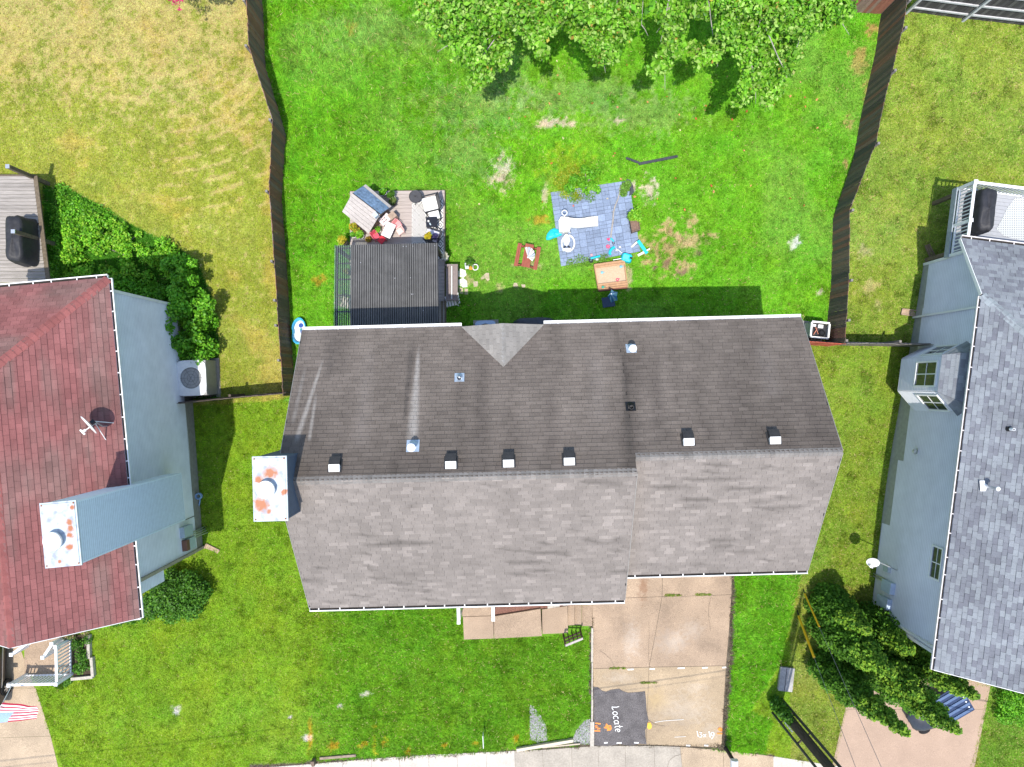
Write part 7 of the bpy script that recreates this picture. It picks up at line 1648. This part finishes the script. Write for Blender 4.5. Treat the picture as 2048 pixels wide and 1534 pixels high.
# fallen branch, planter box, edging
br2 = MB(); br2.tube([T(*p, .05) for p in ((1240,374),(1239,385),(1236,398),(1230,412),(1227,425),(1226,440),(1224,455),(1222,470),(1222,478))], [.012,.022,.028,.03,.032,.034,.036,.034,.03], 7); br2.tube([T(1238,378,.05), T(1243,371,.06)], [.014,.006], 5); br2.tube([T(1228,420,.05), T(1224,424,.06)], [.014,.006], 5)
br2.build('fallen_branch', M_br, smooth=True, label='long bare fallen branch across the blue patio', cat='branch')
bx0 = T(1268,445,.3); bzz = tz(bx0.x, bx0.y); pbx = empty('planter_box', (bx0.x, bx0.y, bzz), 'brown wooden planter box with a small shrub at the right patio edge', 'planter'); M_pbx = mat('planter_wood', (.17,.12,.09), .85, var=.2)
cr = [T(1257,424,.3), T(1274,420,.3), T(1281,459,.3), T(1264,465,.3)]
for i in range(4): part('side_board', M_pbx, pbx, lambda b: b.hexa([Vector((p.x,p.y,bzz)) for p in (cr[i], cr[(i+1)%4])]+[Vector((p.x,p.y,bzz))+(bx0-p).normalized()*.05 for p in (cr[(i+1)%4], cr[i])], [cr[i], cr[(i+1)%4], cr[(i+1)%4]+(bx0-cr[(i+1)%4]).normalized()*.05, cr[i]+(bx0-cr[i]).normalized()*.05]))
part('soil', mat('planter_soil', (.20,.13,.10), .95, var=.3, scale=25), pbx, lambda b: b.prism([(p.x,p.y) for p in cr][::-1], bzz, bzz+.22)); foliage('foliage', pbx, [leaves([T(1268,430,.5), T(1274,424,.5), T(1262,434,.45), T(1278,436,.45)], [.25,.2,.16,.16], 700, .09, LIT, .8, .5)])
M_edg = mat('black_edging', (.04,.045,.055), .6, var=.3)
eg = MB(); eg.bar(T(1252,316,.03), T(1279,326,.03), .09, .06); eg.build('lawn_edging', M_edg, label='short black edging strip lying in the lawn', cat='edging'); eg = MB(); eg.bar(T(1277,328,.03), T(1354,313,.03), .11, .06); eg.tube([T(1348,314,.07), T(1356,312,.07)], .035, 8); eg.build('lawn_edging', M_edg, label='long black edging strip lying in the lawn', cat='edging')
b = MB(); fan_poly(b, [(1253,358),(1260,361),(1266,372),(1268,384),(1263,390),(1258,392),(1262,382),(1258,372),(1252,366)], .05, .05); b.build('torn_liner', M_edg, label='torn black liner at the top right patio corner', cat='liner')
# sandbox
sb0 = [T(1188.5,529,.26), T(1249,520,.26), T(1255,571,.26), T(1197,578,.26)]; sbc = sum(sb0, Vector())/4; sbz = tz(sbc.x, sbc.y); sbx = empty('sandbox', (sbc.x, sbc.y, sbz), 'square wooden sandbox with bench seats full of pale sand', 'sandbox'); M_sbw = mat('cedar_wood', (.46,.265,.145), .75, var=.15, scale=10)
for i in range(4): 
    p, q = sb0[i], sb0[(i+1) % 4]; part('side_board', M_sbw, sbx, lambda b: b.bar(Vector((p.x,p.y,sbz+.13)), Vector((q.x,q.y,sbz+.13)), .04, .25))
def ins(s, t, h): p = (sb0[0]*(1-s)+sb0[1]*s)*(1-t)+(sb0[3]*(1-s)+sb0[2]*s)*t; return Vector((p.x, p.y, sbz+h))
for t0_, t1_, h_ in ((0,.075,.27),(.085,.16,.272),(.80,.88,.272),(.89,.97,.275),(.98,1.05,.20)): part('seat_board', M_sbw, sbx, lambda b: b.hexa([ins(-.01,t1_,h_-.025),ins(1.01,t1_,h_-.025),ins(1.01,t0_,h_-.025),ins(-.01,t0_,h_-.025)], [ins(-.01,t1_,h_),ins(1.01,t1_,h_),ins(1.01,t0_,h_),ins(-.01,t0_,h_)]))
part('edge_trim', mat('dark_cedar', (.22,.09,.06), .8), sbx, lambda b: b.bar(ins(0,1.07,.12), ins(1,1.07,.12), .05, .2)); part('sand', mat('sand', (.52,.395,.27), .95, var=.12, scale=20, bump=.4, bscale=18), sbx, lambda b: b.hexa([ins(.02,.98,0),ins(.98,.98,0),ins(.98,.02,0),ins(.02,.02,0)], [ins(.02,.98,.17),ins(.98,.98,.17),ins(.98,.02,.17),ins(.02,.02,.17)]))
for nm, lab, px, py, m in (('sand_toy','light blue sand mould in the sandbox, left side',1204,545,mat('sky_plastic',(.22,.50,.62),.5)),('sand_toy','light blue sand mould in the sandbox, upper right',1242,533,MATS.get('sky_plastic')),('sand_toy','green sand toy on the sandbox seat',1205,575,mat('green_plastic',(.05,.35,.25),.5))):
    c = T(px, py, .2); b = MB(); b.lathe([(.05,0),(.06,.04),(.03,.06)], (c.x, c.y, sbz+.17+(.11 if py > 570 else 0)), 10); b.tube([(c.x+.04,c.y,sbz+.2+(.1 if py > 570 else 0)),(c.x+.12,c.y+.02,sbz+.2+(.1 if py > 570 else 0))], .014, 6); b.build(nm, MATS['sky_plastic'] if 'blue' in lab else m, label=lab, cat='toy')
c = T(1235,559,.2); b = MB(); b.torus((c.x, c.y, sbz+.185), .05, .018, 16, 6); b.tube([(c.x+.05,c.y+.02,sbz+.19),(c.x+.09,c.y+.04,sbz+.19)], .016, 6); b.build('sand_toy', MATS['hot_pink'], label='pink ring toy in the sandbox', cat='toy')
# blue umbrella standing at the sandbox edge
ub = T(1222,594); ut = P(1222,588,tz(ub.x, ub.y)+1.75); bu = empty('umbrella', ub, 'closed blue and white umbrella standing at the sandbox edge', 'umbrella')
part('pole', M_steel, bu, lambda b: b.tube([ub, ut+Vector((0,0,.08))], .02, 8)); 
for k in range(10):
    a0, a1 = 2*math.pi*k/10, 2*math.pi*(k+1)/10; rr0 = .16+.07*(k % 2); rr1 = .16+.07*((k+1) % 2); lo_ = Vector((ub.x-.02, ub.y-.06, ub.z+.75))
    part('panel', mat('umbrella_blue', (.05,.17,.42), .8) if k % 2 else mat('umbrella_light', (.30,.55,.75), .8), bu, lambda b: b.add([ut, lo_+Vector((math.cos(a0)*rr0, math.sin(a0)*rr0*1.3, .0)), lo_+Vector((math.cos(a1)*rr1, math.sin(a1)*rr1*1.3, 0))], [(0,1,2)]))
part('base', mat('umbrella_base', (.035,.06,.11), .6), bu, lambda b: b.box((ub.x-.12, ub.y-.22, ub.z+.06), (.52,.42,.10), .15))
# kiddie pool
kp1 = T(598,662,.15); kz1 = tz(kp1.x, kp1.y); kpl = empty('kiddie_pool', (kp1.x, kp1.y, kz1), 'small turquoise figure-eight kiddie pool beside the left fence', 'kiddie pool')
def pool_ring(f, h): 
    V = []
    for k in range(36):
        a = 2*math.pi*k/36; x = .31*math.cos(a)*f; y = .56*math.sin(a)*f; x *= 1-.22*math.exp(-((math.sin(a)+.1)/.25)**2); V.append((kp1.x+x+.05*y, kp1.y+y, kz1+h))
    return V
def pool(b, rings, mi=0):
    V = []; 
    for f, h in rings: V += pool_ring(f, h)
    b.add(V, [(r*36+k, r*36+(k+1) % 36, (r+1)*36+(k+1) % 36, (r+1)*36+k) for r in range(len(rings)-1) for k in range(36)], mi)
part('wall', mat('pool_aqua', (.06,.42,.68), .35), kpl, lambda b: pool(b, [(.93,0),(.97,.20),(1.0,.24),(.95,.25),(.86,.22),(.80,.06)])); part('liner', mat('pool_white', (.68,.74,.78), .4), kpl, lambda b: (pool(b, [(.80,.06),(.5,.05),(.01,.05)])))
part('print', mat('pool_navy', (.02,.07,.30), .4), kpl, lambda b: (b.lathe([(.10,0),(.09,.006)], (kp1.x+.06, kp1.y+.24, kz1+.07), 16), b.box((kp1.x+.09, kp1.y-.05, kz1+.07), (.10,.34,.008), .2))); part('float', MATS['green_plastic'], kpl, lambda b: b.box((kp1.x+.06, kp1.y+.07, kz1+.09), (.09,.06,.04), .3))
# ------------------------------------------------------------------ front walk, steps, rails
zd = tz(*[T(1186,1235).x, T(1186,1235).y]); WZ = zd+.48
wk = empty('front_walk', P(1050,1245,WZ-.5), 'exposed aggregate front walk with steps down to the driveway', 'walkway')
def pad(name, pts, z, th=.5, m=M_aggr, parent=wk):
    w_ = [P(x, y, z) for x, y in pts]; b = MB(); b.prism([(p.x, p.y) for p in w_][::-1], z-th, z); return b.build(name, m, parent)
pad('landing', [(926,1234),(986.5,1232),(987.5,1277),(928,1279)], WZ+.05); pad('landing', [(987.5,1233),(1081,1218),(1084,1272),(988.5,1277)], WZ+.055)
pad('porch_step', [(924,1180),(984,1180),(985,1223),(924,1225)], WZ+.22); pad('porch_step', [(924,1225),(985,1223),(985.5,1231),(925,1233)], WZ+.13)
pad('walk_slab', [(1084,1219),(1135,1212),(1136,1266),(1085,1268)], WZ); pad('step', [(1136,1211),(1149,1210),(1149,1250),(1136,1251)], WZ-.14); pad('step', [(1149.5,1210),(1163,1209),(1163,1250),(1149.5,1250)], WZ-.28); pad('step', [(1163.5,1208),(1184.5,1206),(1184,1252),(1163.5,1252)], WZ-.42)
mu = MB(); w_ = [P(x, y, WZ-.06) for x, y in ((986,1190),(1184,1190),(1184,1207),(1084,1217),(988,1232))]; mu.prism([(p.x, p.y) for p in w_][::-1], WZ-.5, WZ-.06); mu.build('mulch_bed', mat('red_mulch', (.20,.10,.075), .95, var=.5, scale=40, bump=.8, bscale=60), label='narrow bed of reddish mulch under the front eave', cat='garden bed')
for lab, a, c in (('short white edging stone in the mulch bed', (1095,1214), (1119,1210)), ('long white edging stone beside the steps', (1126,1208), (1183,1203))):
    b = MB(); b.bar(P(*a, WZ+.03), P(*c, WZ+.03), .10, .12); b.build('edging_stone', M_edge, label=lab, cat='edging')
for x, y, lab in ((917.5,1243,'left white handrail at the front entry'), (986.5,1237,'right white handrail at the front entry')):
    z1 = WZ+1.15; e = P(x, y, z1); s_ = Vector((e.x-.03, e.y+1.5, z1+.12)); r_ = empty('handrail', (e.x, e.y, WZ), lab, 'handrail', 'front entry handrails')
    part('rail', M_vinyl, r_, lambda b: b.bar(e, s_, .12, .07)); part('newel_post', M_vinyl, r_, lambda b: b.box((e.x, e.y, (z1+WZ-.1)/2), (.09,.09,z1-WZ+.1))); part('post_cap', M_vinyl, r_, lambda b: b.box((e.x, e.y-.02, z1+.05), (.13,.13,.04)))
    for k in range(7): part('baluster', M_vinyl, r_, lambda b: b.bar((e.x, e.y+.2*(k+1), WZ+.05), (e.x, e.y+.2*(k+1), z1-.03), .03, .03))
# dark step railing
r_ = empty('step_railing', P(1150,1258,WZ-.3), 'dark brown metal railing with a pale cap beside the front steps', 'railing'); M_brn = mat('brown_rail', (.07,.045,.035), .6, var=.2); M_cap = mat('faded_rail_cap', (.52,.46,.44), .7)
tp0, tp1 = P(1131,1291,WZ+.95), P(1165,1277,WZ+.50)
n_ = 4
for k in range(n_+1):
    p = tp0.lerp(tp1, k/n_); zb_ = WZ-.1-.45*k/n_; part('baluster', M_brn, r_, lambda b: b.bar((p.x, p.y, zb_-.3), (p.x, p.y, p.z), .06 if k in (0, n_) else .035, .06 if k in (0, n_) else .035))
part('top_rail', M_cap, r_, lambda b: b.bar(tp0, tp1, .08, .05)); part('mid_rail', M_brn, r_, lambda b: b.bar(tp0-Vector((0,0,.42)), tp1-Vector((0,0,.42)), .05, .05)); part('low_rail', M_brn, r_, lambda b: b.bar(tp0-Vector((0,0,.75)), tp1-Vector((0,0,.75)), .05, .05))
# white kerb between lawn and driveway, timber at the sidewalk, gravel
ed = empty('lawn_kerb', T(1184,1370), 'narrow whitish kerb between front lawn and driveway', 'kerb')
for y0_, y1_, w_ in ((1254,1322,.08),(1323,1395,.05),(1396,1440,.07),(1441,1490,.16)):
    p, q = T(1184,y0_), T(1183.5,y1_); b = MB(); b.bar(p+Vector((0,0,.05)), q+Vector((0,0,.05)), w_, .14); b.build('kerb_piece', M_edge, ed)
tm = MB(); tm.bar(T(1033,1499,.10), T(1146,1480,.10), .12, .18); tm.build('landscape_timber', mat('pale_timber', (.56,.49,.38), .85, var=.1), label='pale timber beam slanting along the sidewalk edge', cat='timber')
tm = MB(); tm.bar(T(1085,1494,.06), T(1160,1487,.06), .05, .10); tm.build('landscape_timber', mat('pale_timber2', (.47,.40,.31), .85, var=.1), label='thin board lying behind the sidewalk by the gravel', cat='timber')
tm = MB(); tm.bar(T(640,1516,.04), T(712,1510,.04), .10, .12); tm.build('landscape_timber', mat('rotten_timber', (.26,.20,.15), .9, var=.25), label='rotting timber at the left end of the sidewalk', cat='timber')
b = MB(); c = T(629,1521); b.box((c.x, c.y, c.z+.12), (.12,.24,.3), .1); b.box((c.x, c.y+.05, c.z+.30), (.14,.14,.06), .1); b.build('utility_stub', M_pbx, label='small brown stub post at the left sidewalk end', cat='post')
def gravel(label, polys, n):
    V = []; Fc = []; Cc = []
    allp = []
    for poly in polys:
        xs_ = [p[0] for p in poly]; ys_ = [p[1] for p in poly]; k = 0
        X = rng.uniform(min(xs_), max(xs_), n*3); Y = rng.uniform(min(ys_), max(ys_), n*3); ok = inpoly(poly, X, Y); allp += list(zip(X[ok], Y[ok]))[:n]
    base = np.array([(1,0,-.5),(-.5,.87,-.5),(-.5,-.87,-.5),(0,0,.8)])
    for i, (x, y) in enumerate(allp):
        p = T(x, y); a = random.uniform(0, 6.28); s = random.uniform(.018, .034); R3 = np.array([[math.cos(a),-math.sin(a),0],[math.sin(a),math.cos(a),0],[0,0,1]])
        V.append((base*np.array((1,random.uniform(.6,1.2),random.uniform(.5,1)))*s) @ R3.T + np.array((p.x, p.y, p.z+.012))); Fc.append(np.array([(0,1,3),(1,2,3),(2,0,3)])+4*i); v = random.uniform(.13,.42); Cc.append(np.tile((v, v, v*1.06), (4, 1)))
    np_mesh('gravel', np.concatenate(V), np.concatenate(Fc), 3, np.concatenate(Cc), mat('gravel_stone', (1,1,1), .9, attr=True, var=.15), origin=(0,0,0), label=label, cat='gravel', kind='stuff')
gravel('grey gravel patches in the front lawn near the driveway', [[(1059,1410),(1066,1412),(1082,1432),(1092,1452),(1095,1480),(1078,1486),(1060,1478)], [(1146,1478),(1152,1462),(1170,1440),(1182,1438),(1182,1488),(1150,1490)]], 1500)
# yard sign seen edge-on
ys = T(966,1497,.95); yz = tz(ys.x, ys.y); sg = empty('yard_sign', (ys.x, ys.y, yz), 'thin yard sign seen edge-on in the front lawn', 'sign')
part('panel', M_white, sg, lambda b: b.box((ys.x, ys.y+.22, yz+.72), (.02,.50,.36), .05)); part('stake', M_steel, sg, lambda b: [b.tube([(ys.x, ys.y+o, yz-.05), (ys.x, ys.y+o, yz+.6)], .008, 6) for o in (.05, .4)])
# mailbox at the bottom edge
mb = T(1450,1494); mt_ = P(1471,1530,mb.z+1.15); mx_ = empty('mailbox', mb, 'white mailbox on a dark post at the bottom edge', 'mailbox')
part('post', mat('dark_post', (.035,.03,.028), .8), mx_, lambda b: b.bar(mb-Vector((0,0,.05)), Vector((mb.x+.02, mb.y, mb.z+1.1)), .11, .11))
mv = MB(); K = 10; V = []; mo = Vector((mb.x+.02, mb.y-.02, mb.z+1.12))
for yy in (.12, -.50):
    V += [mo+Vector((.14*math.cos(math.pi*k/K)*1, yy, .12+.14*math.sin(math.pi*k/K))) for k in range(K+1)] + [mo+Vector((-.14,yy,0)), mo+Vector((.14,yy,0))]
n = K+3; mv.add(V, [(k, (k+1) % n, n+(k+1) % n, n+k) for k in range(n)]+[tuple(range(n-1,-1,-1)), tuple(range(n,2*n))]); mv.build('box', mat('mailbox_white', (.62,.64,.66), .4), mx_, smooth=False)
part('box_flag', M_red, mx_, lambda b: b.box(tuple(mo+Vector((.15,-.15,.25))), (.012,.14,.05)))
# concrete utility lid in the side lawn
ub_ = T(1572,1358,.12); ul = empty('utility_vault', (ub_.x, ub_.y, tz(ub_.x, ub_.y)), 'grey rectangular utility vault lid beside the pole', 'utility box')
part('body', M_conc, ul, lambda b: b.box((ub_.x, ub_.y, ub_.z-.10), (.56,.96,.26), -.11)); part('lid', mat('vault_lid', (.33,.32,.31), .8, var=.2, scale=12, var2=.2), ul, lambda b: b.box((ub_.x, ub_.y, ub_.z+.04), (.58,.98,.05), -.11)); part('slot', M_dark, ul, lambda b: (b.box((ub_.x-.04, ub_.y, ub_.z+.067), (.02,.9,.006), -.11)))
# utility pole with ivy, conduits, guy wires and overhead lines
pbz = T(1551,1404); PH = 12.5; pole = empty('utility_pole', pbz, 'ivy-covered wooden utility pole leaning out of the bottom edge', 'utility pole'); M_pole = mat('creosote_wood', (.055,.045,.035), .9, var=.3, scale=10, stretch=(4,4,.3), bump=.4)
pt_ = pbz+Vector((.0,0,PH)); part('shaft', M_pole, pole, lambda b: b.tube([pbz-Vector((0,0,.3)), pbz+Vector((0,0,PH*.5)), pt_], [.19,.16,.12], 14))
part('conduit', mat('dark_conduit', (.05,.055,.06), .5), pole, lambda b: (b.tube([pbz+Vector((.27,.12,-.1)), pbz+Vector((.27,.12,9))], .055, 8))); part('conduit', MATS['dark_conduit'], pole, lambda b: (b.tube([pbz+Vector((-.24,-.30,.3)), pbz+Vector((-.24,-.30,9))], .05, 8)))
for z in (1.2, 2.9): part('bracket', M_pole, pole, lambda b: b.bar(pbz+Vector((-.24,-.30,z)), pbz+Vector((.27,.12,z)), .05, .05))
part('number_tag', M_wplastic, pole, lambda b: [b.box(tuple(pbz+Vector((-.20,-.12,1.6+.22*i))), (.05,.02,.14), .9) for i in range(4)])
foliage('ivy', pole, [leaves([pbz+Vector((-.1,.1,.3+.22*i)) for i in range(9)], [.30,.32,.32,.30,.28,.26,.24,.2,.16], 2200, .10, DKG, .8, .3)])
part('crossarm', M_pole, pole, lambda b: b.bar(pt_+Vector((-.25,-1.1,-1.2)), pt_+Vector((.25,1.1,-1.2)), .10, .12)); part('transformer', M_steel, pole, lambda b: b.lathe([(.25,0),(.25,.9),(.1,1.0)], pt_+Vector((.45,.1,-4.2)), 14))
M_wire = mat('wire_grey', (.25,.25,.26), .5, metal=.3); M_gy = mat('guy_guard_yellow', (.80,.47,.02), .5, var=.05)
for i, (ax, ay, gx_, gy_, h_, lab) in enumerate(((1606,1180,1646,1262,11.2,'guy wire with yellow guard nearest the evergreen trees'), (1594,1224,1627,1340,8.0,'guy wire with thick yellow guard beside the pole'))):
    a_ = T(ax, ay); e_ = pbz+Vector((.1,.05,h_)); g_ = empty('guy_wire', a_, lab, 'guy wire', 'guy wires of the utility pole'); d_ = (e_-a_).normalized()
    part('wire', M_wire, g_, lambda b: b.tube([a_, e_], .008, 6)); part('guard', M_gy, g_, lambda b: b.tube([a_+d_*.25, a_+d_*(2.45 if i else 2.2)], .05 if i else .035, 8)); part('anchor', M_black, g_, lambda b: b.tube([a_-d_*.35+Vector((0,0,.2)), a_+d_*.25], .025, 6))
def wire(label, p, q, sag, r=.012):
    p = Vector(p); q = Vector(q); b = MB(); pts = []
    for i in range(17): t = i/16; v = p.lerp(q, t); v.z -= sag*4*t*(1-t); pts.append(v)
    b.tube(pts, r, 6, caps=False); b.build('power_line', M_wire, label=label, cat='wire', group='overhead lines')
wz = 8.6; wl = pbz+Vector((-.1,-.9,wz)); wire('upper overhead line running left from the utility pole', wl, wl+Vector((-34,-4.6,.3)), .4, .016); wire('lower overhead line running left from the utility pole', wl+Vector((0,-.22,-.1)), wl+Vector((-34,-4.85,.2)), .4, .009); wire('overhead line running right from the utility pole', wl, wl+Vector((30,-6,.3)), .5, .022)
# fallen leaves on the yard
M_dead = leaf_mat('dead_leaf', .2, .8)
dl_v = []
cs_ = [T(random.uniform(880,1640), random.uniform(120,420), .03) for _ in range(110)]
v, f, c = leaves(cs_, [.01]*110, 110, .10, [(.55,.12,.05),(.6,.3,.12),(.6,.5,.3),(.45,.1,.04)], .3, 1.2)
np_mesh('fallen_leaves', v, f, 3, np.clip(c,0,.8), M_dead, origin=(0,0,0), label='scattered orange fallen leaves on the back lawn', cat='leaves', kind='stuff')
# ------------------------------------------------------------------ grass (last: uses the finished masks)
DEN[(PX < -60) | (PX > 2108) | (PY < -60) | (PY > 1594)] = 0
ng = make_grass('back_lawn_grass', 'lush green grass of the fenced back yard', yard & ~ly)
ng += make_grass('left_yard_grass', 'dry tan and green grass of the left back yard', ly & ~yard)
ng += make_grass('right_yard_grass', 'olive mown grass of the right-hand yards', ry & ~yard & ~ly)
ng += make_grass('front_lawn_grass', 'green grass of the front and side lawns', ~(ry | yard | ly))
print('BLADES', ng, 'PAVERS', made, 'OBJECTS', len(bpy.data.objects))
